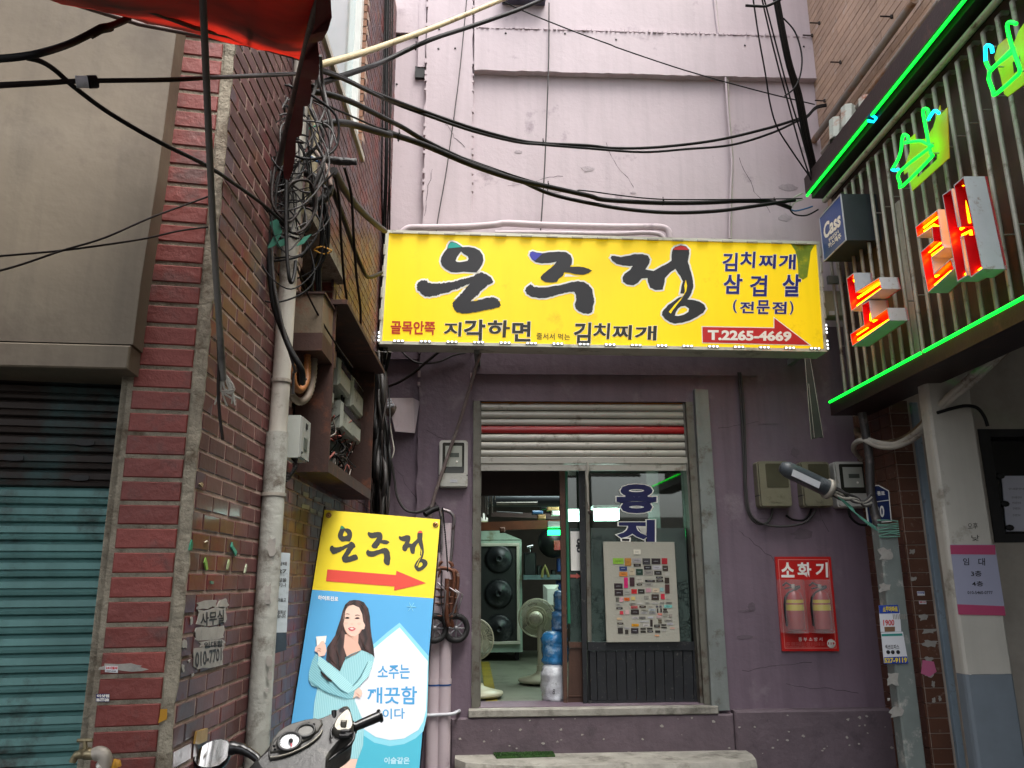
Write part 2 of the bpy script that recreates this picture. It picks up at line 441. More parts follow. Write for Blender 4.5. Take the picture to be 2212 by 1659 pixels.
# step: outline in plan, rough front edge
front = [(-.27, .18), (-.2, .3), (-.05, .36), (.15, .42), (.4, .43), (.7, .42), (1.0, .44), (1.3, .42), (1.5, .43), (1.63, .36), (1.66, .2), (1.66, .07)]
poly = [(-.27, .07)] + front
V = []; n = len(poly)
for a, d in poly: V.append(W.p(a, zst, d))
for a, d in poly: V.append(W.p(a, zst-.035, d+.014 if d > .08 else d))
for a, d in poly: V.append(W.p(a, 0, d+.03 if d > .08 else d))
F = [tuple(range(n))[::-1]]
for k in range(2):
    for i in range(n): j = (i+1) % n; F.append((k*n+i, k*n+j, (k+1)*n+j, (k+1)*n+i))
mb.add(V, F); mb.build('step', M['concrete'], pb)
# steel cover plate right of the door, jambs
mb = MB(); mb.prism(W, [wl(*cK(1992, 60), .05), wl(*cK(2092, 66), .05), wl(*cN(132, 1160), .05), wl(*cN(8, 1168), .05)], 0, .05)
mb.build('cover_plate', M['steel'], pb)
mb = MB()
mb.fbox(W, OA0+.002, OA0+.05, OZ0, OZ1-.003, -.2, .012); mb.fbox(W, OA0+.05, OA0+.062, OZ0, OZ1-.003, -.2, -.03)
mb.fbox(W, OA1-.055, OA1-.002, OZ0, OZ1-.003, -.2, .01); mb.fbox(W, OA1-.07, OA1-.055, OZ0, OZ1-.003, -.2, -.03)
mb.build('door_jamb', M['jamb'], pb, kind='stuff')
# roller shutter, half rolled up
sh = MB(); SA0, SA1 = OA0+.055, OA1-.06
slz = [cK(0, y)[1] for y in (165, 222, 281, 337, 397, 456, 515, 573)]
shp = MB().fbox(W, SA0, SA1, wl(1250, slz[-1]-2)[1], OZ1-.004, -.075, -.068).build('roller_shutter', M['black'], pb)
cols = {3: 'red'}
red = mat('red_slat', 'b01318', .35, var=.1, coat=.3); org = mat('orange_slat', 'b06a10', .4, var=.1)
zz = [wl(1250, y, -.03)[1] for y in slz]
def slat(z1, z0, m):
    s = MB(); h = z1-z0
    prof = [(z0+.002, -.050), (z0+.003, -.036), (z0+h*.35, -.03), (z0+h*.7, -.032), (z1-.006, -.038), (z1-.002, -.050)]
    V = [W.p(SA0, z, d) for z, d in prof] + [W.p(SA1, z, d) for z, d in prof]; k = len(prof)
    F = [(i, i+k, i+k+1, i+1) for i in range(k-1)]
    s.add(V, F, 0, True); return s.build('slat', m, shp)
slat(OZ1-.004, zz[0], org)
for i in range(7): slat(zz[i], zz[i+1], red if i == 3 else M['alu'])
bb = MB(); zb = wl(1250, cK(0, 630)[1], -.02)[1]
bb.fbox(W, SA0, SA1, zb+.004, zz[-1]-.004, -.062, -.022, bev=.004); bb.fbox(W, SA0, SA1, zb-.045, zb, -.062, -.035)
bbo = bb.build('bottom_bar', M['alu'], shp)
mb = MB(); mb.fbox(W, 0, .02, 0, .001, 0, .001)
# ================================================================ left brick building
lb = thing('brick_building', (LX-.6, 3.2, 0), 'dark maroon glazed brick building with a teal roller shutter and a red brick corner pillar', 'building')
LE = 3.6                                  # length of the side wall (metres from the corner)
ZT = 6.2
mb = MB()
wa0, wz0, wz1 = 2.944-2.168-.9, 0, 0
# the side wall's backing with two recesses: (a0, a1, z0, z1)
win_hi = (.15, 2.22, 4.08, 6.1)           # upper window, its far jamb at a = 1.86
rec_lo = (.95, 1.62, 2.05, 3.05)          # louvred recess above the rusty box
def holes_wall(mb, fr, a0, a1, z0, z1, holes, d0, d1, mi=0):
    As = sorted({a0, a1, *[h[0] for h in holes], *[h[1] for h in holes]}); Zs = sorted({z0, z1, *[h[2] for h in holes], *[h[3] for h in holes]})
    for i in range(len(As)-1):
        for j in range(len(Zs)-1):
            ca, cz = (As[i]+As[i+1])/2, (Zs[j]+Zs[j+1])/2
            if any(h[0] < ca < h[1] and h[2] < cz < h[3] for h in holes): continue
            mb.fbox(fr, As[i], As[i+1], Zs[j], Zs[j+1], d0, d1, mi)
# L's outward normal: right x up; L runs +Y, up Z -> n = +X
HL = [win_hi, rec_lo]
holes_wall(mb, L, .0, LE, 0, ZT, HL, -.22, .003)
mb.fbox(L, .6, LE, 0, ZT, -.9, -.5)
mb.build('wall', M['mortar'], lb)
# side bricks
BW, BH, J = .138, .0545, .009
cands = []
for r in range(int(ZT/BH)):
    z = r*BH + .002
    a = .012 + (-.5*BW if r % 2 else 0)
    while a < LE:
        x0, x1 = max(a, .004), min(a+BW-J, LE)
        if x1-x0 > .03 and not any(h[0]-.01 < (x0+x1)/2 < h[1]+.01 and h[2]-.02 < z+BH/2 < h[3]+.02 for h in HL):
            zc = z+BH/2; dep = 2.168+(x0+x1)/2
            cands.append((x0, x1, z, dep, (dep**2+(zc-1.55)**2), (zc-1.55)/dep))
        a += BW
vis = [c for c in cands if -.36 < c[5] < .95]
def shows(c):   # how large it shows in the picture
    return -(c[1]-c[0])*.82/(c[3]**3)/(1+c[5]**2)**.5
vis.sort(key=shows)
near = [c for c in vis if (c[1]-c[0]) > .1][:262]
nset = set((c[0], c[2]) for c in near)
proto = None
for c in near:
    if proto is None:
        b = MB(); hw, hh = (BW-J)/2, (BH-J)/2
        b.fbox(Fr((0, 0, 0), (0, 1, 0)), -hw, hw, -hh, hh, -.006, .006, bev=.003)
        proto = b.build('brick', M['side_brick'], lb, local=True); o = proto
        proto.location = L.p(c[0]+(BW-J)/2, c[2]+BH/2, 0) - worldloc(lb)
    else:
        o = inst(proto, 'brick', L.p(c[0]+(BW-J)/2, c[2]+BH/2, random.uniform(-.001, .001)), lb)
mb = MB()
for c in cands:
    if (c[0], c[2]) in nset: continue
    d = random.uniform(-.001, .001); mb.fbox(L, c[0], c[1], c[2]+J/2, c[2]+BH-J/2, -.006+d, .006+d)
m_far = glazed('glazed_maroon_brick_far', '5f3b3a', [(9, .50, .53, '57444a'), (11, .62, .64, '6a4434'), (5, .56, .62, '6b3634')], .6)
mb.build('brickwork', m_far, lb, kind='stuff')
# front pillar
fa = lambda u, v: FF.loc(u, v, 0)[0]
ma = fa(401, 980)                       # bricks end here, mortar strip to the corner
ba = fa(272, 960)
PITC = .0622
mb = MB(); mb.fbox(FF, ba-.028, -.003, 0, ZT, -.20, .002); mb.build('pillar', M['concrete_d'], lb)
z = .02; proto2 = None; k = 0
while z < 4.0:
    if proto2 is None:
        b = MB(); b.fbox(Fr((0, 0, 0), FF.r), -(ma-ba)/2+.002, (ma-ba)/2-.002, .0055, PITC-.0055, -.006, .006, bev=.003)
        proto2 = b.build('brick', M['front_brick'], lb, local=True); proto2.location = FF.p((ma+ba)/2, z, 0)-worldloc(lb)
    else: inst(proto2, 'brick', FF.p((ma+ba)/2, z, 0), lb)
    z += PITC; k += 1
pts = rough_strip(ma+.004, .006, .0, 4.2, 0, .05, .0035, True, True)
mb = MB(); mb.prism(FF, pts, -.01, .009); mb.build('corner_render', M['concrete_d'], lb)
mb = MB(); mb.fbox(FF, ba-.026, ba-.012, 0, 3.3, -.02, .002); mb.build('pillar_edge_trim', M['concrete_d'], lb)
# beige fascia over the shutter (shutter box)
PN = Fr(FF.p(0, 0, .0), (1, .10, 0))
mb = MB()
pr = [PN.loc(381, 68, .10), PN.loc(340, 384, .10), PN.loc(304, 609, .10), PN.loc(287, 744, .10)]
lft = -2.2
n_ = 8
mb.prism(PN, [(lft, pr[3][1]+.0), pr[3], pr[2], pr[1], pr[0], (pr[0][0]+.004, pr[0][1]+.3), (lft, pr[0][1]+.3)], -.02, .10)
fasc = mb.build('fascia_sheet', M['beige_panel'], lb)
mb = MB(); zl2 = PN.loc(270, 797, .105)[1]; zl3 = pr[3][1]-.004
mb.fbox(PN, lft, pr[3][0]-.004, zl2, zl3, -.1, .105, bev=.004)
mb.build('fascia_lip', M['beige_panel'], lb)
# shutter
SF = Fr(FF.p(0, 0, -.10), FF.r)
st = MB().fbox(SF, -2.3, ba-.03, 0, 3.2, -.03, -.02).build('roller_shutter', M['rust_dark'], lb)
pitch = abs(SF.loc(100, cG(0, 440)[1])[1]-SF.loc(100, cG(0, 1060)[1])[1])/4
z = SF.loc(100, cG(0, 1060)[1])[1]; z -= pitch*math.floor(z/pitch)
M['rusty_slat'] = mat('rusted_slat', '2a201b', .7, .1, var=.4, vs_=3, dirt=('2a4c4c', .35, 2.2), streak=.2)
rusty_me = None; zrust = SF.loc(120, cE(0, 1080)[1])[1]-.001
proto3 = None; i = 0; zlast = 2.4
while z < zlast:
    if proto3 is None:
        b = MB(); prof = [(0, -.018), (.004, .0), (.012, .003), (.017, -.001), (.02, -.004), (pitch*.45, .006), (pitch*.8, .004), (pitch-.008, -.004), (pitch, -.018)]
        f0 = Fr((0, 0, 0), SF.r); k = len(prof)
        b.add([f0.p(-1.12, zz_, d) for zz_, d in prof]+[f0.p(1.0+.12, zz_, d) for zz_, d in prof], [(q, q+k, q+k+1, q+1) for q in range(k-1)], 0, False)
        proto3 = b.build('slat', M['teal_slat'], st, local=True); ac = ba-.03-1.12
        proto3.location = SF.p(ac, z, 0)-worldloc(st)
    else: inst(proto3, 'slat', SF.p(ac, z, 0), st)
    if z > zrust:
        o_ = st.children[-1]; nm = [c for c in st.children if c.name.startswith('slat')]
        if rusty_me is None: rusty_me = proto3.data.copy(); rusty_me.materials[0] = M['rusty_slat']
        for c in nm:
            if abs((c.location+worldloc(st)).z-z) < 1e-4: c.data = rusty_me
    z += pitch
mb = MB()
for u, v in [cE(685, 705), cE(108, 828), cE(640, 990)]:
    a, z = SF.loc(u, v, .01); mb.prism(SF, [(a+max(-.017, min(.017, .026*math.cos(t)))+.008*math.cos(t), z+.008*math.sin(t)) for t in [i*math.pi/8 for i in range(16)]], -.012, .0095)
mb.build('vent_slot', M['black'], st, kind='stuff')
# upper window of the side wall
wh = win_hi
wf = MB(); rd = -.055
fb = .07
wf.fbox(L, wh[0], wh[1]-.0, wh[2]+.01, wh[2]+fb, rd-.04, rd+.03); wf.fbox(L, wh[0], wh[1], wh[3]-fb, wh[3], rd-.04, rd+.03)
wf.fbox(L, wh[1]-fb, wh[1], wh[2]+fb+.002, wh[3]-fb-.002, rd-.04, rd+.03); wf.fbox(L, wh[0], wh[0]+fb, wh[2]+fb+.002, wh[3]-fb-.002, rd-.04, rd+.03)
wf.fbox(L, 1.0, 1.06, wh[2]+fb+.002, wh[3]-fb-.002, rd-.03, rd+.02)
wfo = wf.build('window', M['white_frame'], lb)
MB().fbox(L, wh[0]+fb, wh[1]-fb, wh[2]+fb, wh[3]-fb, rd-.02, rd-.008).build('pane', M['glass_pale'], wfo)
mb = MB(); mb.fbox(L, wh[0]-.0, wh[1]+.0, wh[2]-.03, wh[2]+.008, -.18, .02); mb.build('window_sill', M['offwhite'], lb)
jb = mat('orange_brick', '8a5f45', .6, var=.2, rnd=.15)
mb = MB(); z = wh[2]+.01
jf = Fr(L.p(wh[1], 0, 0), (1, 0, 0))      # the far jamb looks towards the camera
while z < wh[3]: mb.fbox(jf, -.05, -.002, z, z+.043, 0, .006); z += .0545
mb.build('jamb_bricks', jb, lb, kind='stuff')
# louvred recess
rl = rec_lo
mb = MB(); z = rl[2]+.05
mb.fbox(L, rl[0], rl[1], rl[2], rl[3], -.21, -.2)
while z < rl[3]: mb.fbox(L, rl[0]+.02, rl[1]-.02, z, z+.008, -.19, -.10); z += .045
mb.build('louvre', M['rust_dark'], lb, kind='stuff')
mb = MB(); mb.fbox(L, rl[0]-.02, rl[1]+.05, rl[3]-.01, rl[3]+.045, -.12, .05); mb.build('recess_lintel', M['concrete_d'], lb)
mb = MB(); z = rl[2]+.01; jf = Fr(L.p(rl[1], 0, 0), (1, 0, 0))
while z < rl[3]-.05: mb.fbox(jf, -.12, -.002, z, z+.043, 0, .006); z += .0545
mb.build('jamb_bricks', M['front_brick'], lb, kind='stuff')
# ================================================================ right building
rb = thing('tan_brick_building', (RX+.8, 4.2, 0), 'tan glazed brick building with brown tiled ground floor pillar and grey and white entrance', 'building')
PY = RX/(ray(1958, 1193).x/ray(1958, 1193).y)                                  # front-facing tiled pillar
mb = MB()
RL = 11.0
whr = (2.30, 3.4, 5.62, 7.0)
holes_wall(mb, RR, 0, RL, 4.0, 8.2, [whr], -.3, -.006)
mb.build('upper_wall', M['tan_mortar'], rb)
BW2, BH2, J2 = .2, .062, .004
cands = []
for r in range(int(4.2/BH2)):
    z = 4.0 + r*BH2; a = .0 + (-.5*BW2 if r % 2 else 0)
    while a < RL:
        x0, x1 = max(a, .004), min(a+BW2-J2, RL)
        if x1-x0 > .03 and not (whr[0]-.01 < (x0+x1)/2 < whr[1]+.01 and whr[2]-.02 < z+.03 < whr[3]+.02):
            dep = 5.78-(x0+x1)/2; cands.append((x0, x1, z, dep, 0, (z-1.55)/dep))
        a += BW2
inv = [c for c in cands if c[5] < .86 and (RX/c[3]) < .74 and c[1]-c[0] > .15 and c[2] > 4.25]
inv.sort(key=lambda c: -1/c[3]**3)
near = inv[:240]; nset = set((c[0], c[2]) for c in near); proto4 = None
for c in near:
    p = RR.p(c[0]+(BW2-J2)/2, c[2]+BH2/2, random.uniform(-.001, .001))
    if proto4 is None:
        b = MB(); b.fbox(Fr((0, 0, 0), (0, -1, 0)), -(BW2-J2)/2, (BW2-J2)/2, -(BH2-J2)/2, (BH2-J2)/2, -.005, .005, bev=.002)
        proto4 = b.build('brick', M['tan_brick'], rb, local=True); proto4.location = p-worldloc(rb)
    else: inst(proto4, 'brick', p, rb)
mb = MB()
for c in cands:
    if (c[0], c[2]) in nset: continue
    d = random.uniform(-.001, .001); mb.fbox(RR, c[0], c[1], c[2]+J2/2, c[2]+BH2-J2/2, -.005+d, .005+d)
mb.build('brickwork', M['tan_brick'], rb, kind='stuff')
wf = MB()
wf.fbox(RR, whr[0], whr[0]+.07, whr[2], whr[3], -.12, -.05); wf.fbox(RR, whr[0]+.072, whr[1], whr[2], whr[2]+.07, -.12, -.05)
wfo = wf.build('window', M['white_frame'], rb)
MB().fbox(RR, whr[0]+.07, whr[1], whr[2]+.07, whr[3], -.1, -.09).build('pane', M['glass_pale'], wfo)
# lower side wall between the purple wall and the tiled pillar, and the pillar itself
mb = MB(); mb.fbox(RR, 0, 5.78-PY, 0, 4.0, -.3, -.006)
PF = Fr((RX, PY, 0), (1, 0, 0))
PWD = PF.loc(1999, 1193)[0]
mb.fbox(PF, .007, PWD+.02, 0, 4.0, -.3, -.006)
mb.build('tiled_pillar', M['pale_joint'], rb)
TH = .088
s_ = None; f_ = None; z = .01
sa = .62
while z < 2.7:
    for q, a in enumerate((5.78-PY-.13, 5.78-PY-.265, 5.78-PY-.40, 5.78-PY-.535)):
        p = RR.p(a+.064, z+TH/2, 0)
        if s_ is None:
            b = MB(); b.fbox(Fr((0, 0, 0), (0, -1, 0)), -.064, .064, -TH/2+.0025, TH/2-.0025, -.006, .006, bev=.002)
            s_ = b.build('wall_tile', M['choc_brick'], rb, local=True); s_.location = p-worldloc(rb)
        else: inst(s_, 'wall_tile', p, rb)
    p = PF.p((PWD)/2+.006, z+TH/2, 0)
    if f_ is None:
        b = MB(); b.fbox(Fr((0, 0, 0), (1, 0, 0)), -PWD/2+.002, PWD/2-.001, -TH/2+.0025, TH/2-.0025, -.006, .006, bev=.002)
        f_ = b.build('wall_tile', M['choc_brick'], rb, local=True); f_.location = p-worldloc(rb)
    else: inst(f_, 'wall_tile', p, rb)
    z += TH
mb = MB(); mb.fbox(PF, PWD+.022, PWD+.065, 0, 2.72, -.05, .03, bev=.004); mb.build('metal_trim', M['bluegrey'], rb)
mb = MB(); mb.fbox(PF, PWD+.067, PWD+.14, 0, 2.72, -.3, -.06); mb.build('door_gap', M['black'], rb)
# white column
cyY = 4.55
pl_, pr_ = at(*cY(640, 1000), cyY), at(*cY(1022, 1000), cyY)
cx0, cx1 = pl_.x, pr_.x
PC = Fr((cx0, cyY, 0), (1, 0, 0))
def column(z0, z1):
    mb = MB(); w_ = cx1-cx0; e = .03
    pts = [(0, -.09), (0, -e), (.005, -.012), (e*.6, 0), (w_-e*.6, 0), (w_-.005, -.012), (w_, -e), (w_, -.09)]
    k = len(pts); mb.add([PC.p(a, z0, d) for a, d in pts]+[PC.p(a, z1, d) for a, d in pts], [(i, i+1, i+1+k, i+k) for i in range(k-1)], 0, False)
    return mb
zc = PC.loc(*cN(1950, 905))[1]
column(zc, 3.9).build('column', M['offwhite'], rb)
column(0, zc-.002).build('column_base', M['grey_paint'], rb)
# entrance wall behind the column
EY = 4.95
PE = Fr((0, EY, 0), (1, 0, 0))
ea, ez0 = PE.loc(*cY(1075, 1320)); _, ez1 = PE.loc(*cY(1000, 395)); ea0 = PE.loc(*cY(940, 800))[0]
mb = MB(); holes_wall(mb, PE, 2.95, 5.4, 0, 4.6, [(ea0+.04, 5.0, ez0, ez1)], -.2, 0)
mb.build('entrance_wall', M['wall_dark'], rb)
mb = MB(); mb.box((4.3, .1, 4.1), (3.24, 10.4, .2)); mb.build('entrance_ceiling', M['wall_dark'], rb)
mb = MB(); mb.box((5.5, .1, 2), (.2, 9.6, 4)); mb.build('inner_wall', M['wall_dark'], rb)
mb = MB(); mb.fbox(PE, ea0+.04, 5.0, ez0, ez1, -.1, -.08); wnd = mb.build('entrance_window', M['dark_glass'], rb)
mb = MB()
A0 = ea0+.04
mb.fbox(PE, A0, A0+.07, ez0, ez1, -.079, .01); mb.fbox(PE, A0+.072, 5.0, ez0, ez0+.05, -.079, .008); mb.fbox(PE, A0+.072, 5.0, ez1-.05, ez1, -.079, .008)
mb.build('window_frame', M['black'], wnd)

# ================================================================ unseen blockers behind the camera, added to shape the light
ob = thing('sky_blocker_building', (0, -8.2, 0), 'plain dark plastered building, unseen, added behind the camera to block sky light', 'building')  # added out of view; its height sets how much low sky reaches the alley
OBF = Fr((0, -8.0, 0), (-1, 0, 0))
hw_ = [(-3.5, -1.2, 0, 2.4), (.6, 3, 0, 2.4)]
mb = MB(); holes_wall(mb, OBF, -9, 9, 0, 3.1, hw_, -.3, 0); mb.build('wall', M['wall_dark'], ob)
for h in hw_: MB().fbox(OBF, h[0]+.002, h[1]-.002, h[2]+.002, h[3]-.002, -.25, -.2).build('window', M['dark_glass'], ob)
cn = thing('shade_canopy', (-2, -1, 3.5), 'unseen dark sheet added overhead behind the camera to shade the alley', 'canopy')  # unseen sheet, added so the walls get darker towards the ground
q = at(168, -14, 1.66); far = [(-6, 1.75, q.z+.04), (q.x, 1.66, q.z), (.3, 1.45, q.z), (.9, .9, q.z), (2.3, .9, q.z), (2.3, -2.6, 4.9), (-6, -2.6, 4.9)]
mb = MB(); mb.add([Vector(v) for v in far]+[Vector(v)+Vector((0, 0, .02)) for v in far], [(6, 5, 4, 3, 2, 1, 0), (7, 8, 9, 10, 11, 12, 13)]+[(i, (i+1) % 7, (i+1) % 7+7, i+7) for i in range(7)])
mb.build('sheet', mat('canopy_sheet', '3a2a26', .8), cn)
for x in (-5.9, 2.2): MB().tube([(x, -2.55, 0), (x, -2.55, 4.88)], .04, 8).build('post', M['jamb'], cn)

# cracks, patches and chips in the mauve plaster
rc = random.Random(77)
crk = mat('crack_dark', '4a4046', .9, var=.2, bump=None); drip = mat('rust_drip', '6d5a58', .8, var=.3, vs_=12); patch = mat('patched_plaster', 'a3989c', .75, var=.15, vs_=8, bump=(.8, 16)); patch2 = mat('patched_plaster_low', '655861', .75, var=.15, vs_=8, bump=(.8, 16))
def crack(a, z, da, dz, n, d=.001):
    P = [(a, z)]
    for i in range(n): a += da/n+rc.uniform(-.014, .014); z += dz/n+rc.uniform(-.012, .012); P.append((a, z))
    m = MB()
    for (x0, y0), (x1, y1) in zip(P, P[1:]):
        w_ = rc.uniform(.0008, .0022); nx, ny = -(y1-y0), (x1-x0); L_ = math.hypot(nx, ny) or 1; nx, ny = nx/L_*w_, ny/L_*w_
        m.add([W.p(x0-nx, y0-ny, d), W.p(x0+nx, y0+ny, d), W.p(x1+nx, y1+ny, d), W.p(x1-nx, y1-ny, d)], [(3, 2, 1, 0)])
    return m
m = MB()
for a, z, da, dz, n in [(.1, 4.6, .5, .05, 12), (.9, 5.0, .2, -.4, 10), (1.6, 4.0, .5, .1, 14), (2.2, 4.4, -.2, .5, 12), (.5, 3.9, -.3, .2, 9), (1.75, 1.9, .3, -.25, 10), (1.7, .95, .5, .03, 12), (2.3, 2.3, .1, -.4, 9), (-.75, 2.4, .2, -.3, 8), (1.65, 2.65, .3, .1, 8), (2.0, .86, .5, -.06, 10)]:
    c_ = crack(a, z, da, dz, n); m.add(c_.v, c_.f)
for a, z, da, dz in [(-.5, 2.62, .22, -.1), (-.55, 4.3, .1, .4), (-.4, 5.1, .15, -.2)]:
    c_ = crack(a, z, da, dz, 9, .052); m.add(c_.v, c_.f)
m.build('crack', crk, pb, kind='stuff')
m = MB(); m2 = MB()
for k in range(22):
    low = k % 2; a = rc.uniform(-.1, 2.55); z = rc.uniform(3.5, 5.3) if not low else rc.uniform(.75, 2.9)
    if low and a < 1.68: a = rc.uniform(1.7, 2.55)
    r1, r2 = rc.uniform(.01, .09), rc.uniform(.006, .04)
    P = [(a+r1*math.cos(t)*rc.uniform(.6, 1.2), z+r2*math.sin(t)*rc.uniform(.6, 1.2)) for t in [i*math.pi/7 for i in range(14)]]
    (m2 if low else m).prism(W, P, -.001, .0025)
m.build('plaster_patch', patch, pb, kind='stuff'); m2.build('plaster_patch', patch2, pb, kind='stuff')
m = MB()
for k in range(60):
    a = rc.uniform(-.25, 2.75); zz0 = rc.choice([zs-.03, zs-.1, .55]); z = zz0-rc.random()**2*.25; r1 = rc.uniform(.003, .014)
    if a < 1.6: d = .0725
    else: d = .0875
    m.prism(W, [(a+r1*math.cos(t)*rc.uniform(.5, 1.3), z+r1*.7*math.sin(t)*rc.uniform(.5, 1.3)) for t in [i*math.pi/4 for i in range(8)]], d-.004, d)
m.build('paint_chip', mat('chip_pale', '9c9690', .9), pb, kind='stuff')
# ================================================================ more materials
def glassmat(name, tint, gloss=.1, rough=.02):
    m = bpy.data.materials.new(name); m.use_nodes = True; n = m.node_tree.nodes; l = m.node_tree.links
    n.remove(n['Principled BSDF']); o = n['Material Output']
    a = n.new('ShaderNodeBsdfTransparent'); a.inputs[0].default_value = rgb(tint)
    g = n.new('ShaderNodeBsdfGlossy'); g.inputs['Roughness'].default_value = rough
    x = n.new('ShaderNodeMixShader'); x.inputs[0].default_value = gloss
    l.new(a.outputs[0], x.inputs[1]); l.new(g.outputs[0], x.inputs[2]); l.new(x.outputs[0], o.inputs[0]); MATS[name] = m
    return m
P_ = lambda name, col, **k: mat(name, col, **{**dict(rough=.55, var=0, bump=None), **k})
M['glass'] = glassmat('clear_glass', 'c8d6d0', .10)
M['yellow_sign'] = mat('yellow_flex', 'f2d008', .45, var=.05, vs_=1.2, bump=(.05, 5), dirt=('d0aa0a', .12, 2), streak=.05, emis='ffd808', es=.10)
M['white_print'] = P_('white_print', 'f2f0e8'); M['ink'] = P_('ink_grey', '1c1d22'); M['ink2'] = P_('ink_olive', '22231a')
M['teal_print'] = P_('teal_print', '10a79a'); M['violet_print'] = P_('violet_print', '3c3fb0'); M['red_print'] = P_('red_print', 'c41e22')
M['red_text'] = P_('red_text', 'b8300f'); M['blue_text'] = P_('blue_text', '161b78'); M['navy'] = P_('navy_print', '0c1350')
M['led_case'] = P_('led_case', 'a9a698'); M['led'] = mat('led', 'ffffff', emis='e8f0ff', es=1.6, bump=None, var=0)
M['frame_cream'] = mat('cream_frame', 'c9c8b8', .45, .2, var=.06, dirt=('7c7a68', .25, 5))
M['neon_green'] = mat('neon_green', '10ff50', emis='06ff2c', es=1.15, bump=None, var=0)
M['neon_cyan'] = mat('neon_cyan', '10d8e0', emis='08c0ff', es=1.1, bump=None, var=0)
M['neon_amber'] = mat('neon_amber', 'ffb000', emis='ff8a04', es=4, bump=None, var=0)
M['letter_red'] = mat('letter_red', 'd3141c', .4, var=.05, bump=None, coat=.3)
M['letter_white'] = mat('letter_white', 'bcbec4', .45, var=.08, dirt=('7a5a40', .1, 9))
M['letter_yellow'] = mat('letter_yellow', 'd0b41a', .5, var=.1)
M['bar_grey'] = mat('grey_tube', 'a09a90', .5, .2, var=.2, dirt=('4e3c30', .3, 9))
M['conduit'] = mat('grey_conduit', '8a8279', .5, .2, var=.15, dirt=('8a5a28', .3, 3))
M['brown_wall'] = mat('brown_panel', '4a3830', .6, .2, var=.3, streak=.3, dirt=('5d4436', .2, 3))
M['cable'] = mat('black_cable', '0b0b0c', .6, spec=.25, var=.2, bump=(.2, 30)); M['cable_grey'] = mat('grey_cable', '3c3a39', .65, var=.2)
M['cable_brown'] = mat('brown_cable', '1c1411', .65, spec=.25, var=.2); M['cable_white'] = mat('white_cable', 'a8a49a', .6, var=.2, dirt=('5c4a3c', .3, 8))
# ================================================================ the yellow sign over the door
YB = 5.22
o_ = at(817, 745, YB); r_ = at(1787, 762, YB+.13)-o_; u_ = at(833, 497, YB)-o_
SG = Fr(o_, r_, u_)
pxs = [(834, 498), (1769, 523), (1786, 761), (818, 744)]
sign = thing('shop_sign', SG.p(1.4, 0, -.1), 'long yellow lit shop sign with big brush lettering and a red arrow', 'sign')
ab = [SG.loc(u, v, 0) for u, v in pxs]
mb = MB(); mb.prism(SG, ab, -.17, -.02); mb.build('sign_box', M['frame_cream'], sign)
def inset(poly, w):
    n = len(poly); ar = sum(poly[i][0]*poly[(i+1) % n][1]-poly[(i+1) % n][0]*poly[i][1] for i in range(n)); s = 1 if ar > 0 else -1; out = []
    for i in range(n):
        a, b, c = Vector(poly[i-1]), Vector(poly[i]), Vector(poly[(i+1) % n])
        e1, e2 = (b-a).normalized(), (c-b).normalized(); n1, n2 = Vector((-e1.y, e1.x))*s, Vector((-e2.y, e2.x))*s
        m = n1+n2
        m = n1 if m.length < .3 else m/m.length_squared*2
        out.append(tuple(b+m*w))
    return out
inn = inset(ab, .022)
mb = MB(); mb.prism(SG, inn, -.018, .0); mb.build('sign_face', M['yellow_sign'], sign)
mb = MB()
for i in range(4):
    j = (i+1) % 4; mb.prism(SG, [ab[i], ab[j], inn[j], inn[i]], -.018, .012)
mb.build('sign_frame', M['frame_cream'], sign)
def lerp2(a, b, t): return (a[0]+(b[0]-a[0])*t, a[1]+(b[1]-a[1])*t)
def led(pos, ang, lit, d=.008):
    f = SG.sub(pos[0], pos[1], d, ang); m = MB(); m.fbox(f, -.04, .04, -.008, .008, 0, .012, bev=.003)
    p = m.build('led_module', M['led_case'], sign)
    if lit:
        q = MB()
        for k in (-.027, 0, .027): q.fbox(f, k-.005, k+.005, -.005, .005, .0122, .015)
        q.build('lamp', M['led'], p)
nled = 17
for i in range(nled):
    t = (i+.62)/nled; led(lerp2(inn[3], inn[2], t), 0, True); led(lerp2(inn[0], inn[1], (i+.35)/nled), 0, False, .012)
for i in range(5): led(lerp2(ab[0], ab[3], .18+.19*i), math.pi/2-.01, i == 4)
for i in range(7): led(lerp2(ab[1], ab[2], .1+.14*i), math.pi/2-.01, i > 4)
# brush lettering, traced
EUN_O = [(640, 318), (648, 285), (668, 255), (690, 250), (730, 262), (765, 285), (790, 303), (850, 300), (905, 310), (955, 335), (985, 380), (992, 430), (980, 470), (955, 510), (925, 545), (880, 545), (800, 540), (730, 548), (680, 545), (625, 515), (590, 480), (577, 440), (585, 400), (610, 355)]
EUN_H = [(775, 345), (800, 368), (840, 390), (848, 415), (838, 435), (800, 443), (765, 448), (735, 445), (722, 435), (735, 400), (755, 370)]
EUN_T = [(646, 314), (652, 284), (671, 259), (690, 254), (728, 266), (762, 288), (784, 301), (720, 308)]
EUN_B = [(345, 690), (352, 660), (362, 640), (400, 622), (445, 625), (460, 648), (500, 655), (550, 655), (600, 652), (650, 642), (700, 638), (750, 622), (800, 612), (830, 603), (880, 588), (930, 560), (965, 545), (1010, 560), (1060, 590), (1085, 630), (1080, 650), (1030, 668), (1000, 700), (960, 730), (940, 765), (910, 785), (870, 830), (930, 820), (1000, 800), (1070, 785), (1110, 795), (1150, 830), (1160, 860), (1140, 885), (1100, 893), (1060, 905), (1010, 913), (960, 925), (870, 940), (800, 945), (740, 935), (710, 905), (695, 870), (695, 840), (720, 810), (760, 775), (790, 740), (820, 700), (860, 655), (800, 682), (770, 690), (740, 708), (700, 715), (660, 738), (600, 750), (560, 767), (510, 775), (470, 785), (420, 775), (380, 740), (355, 725)]
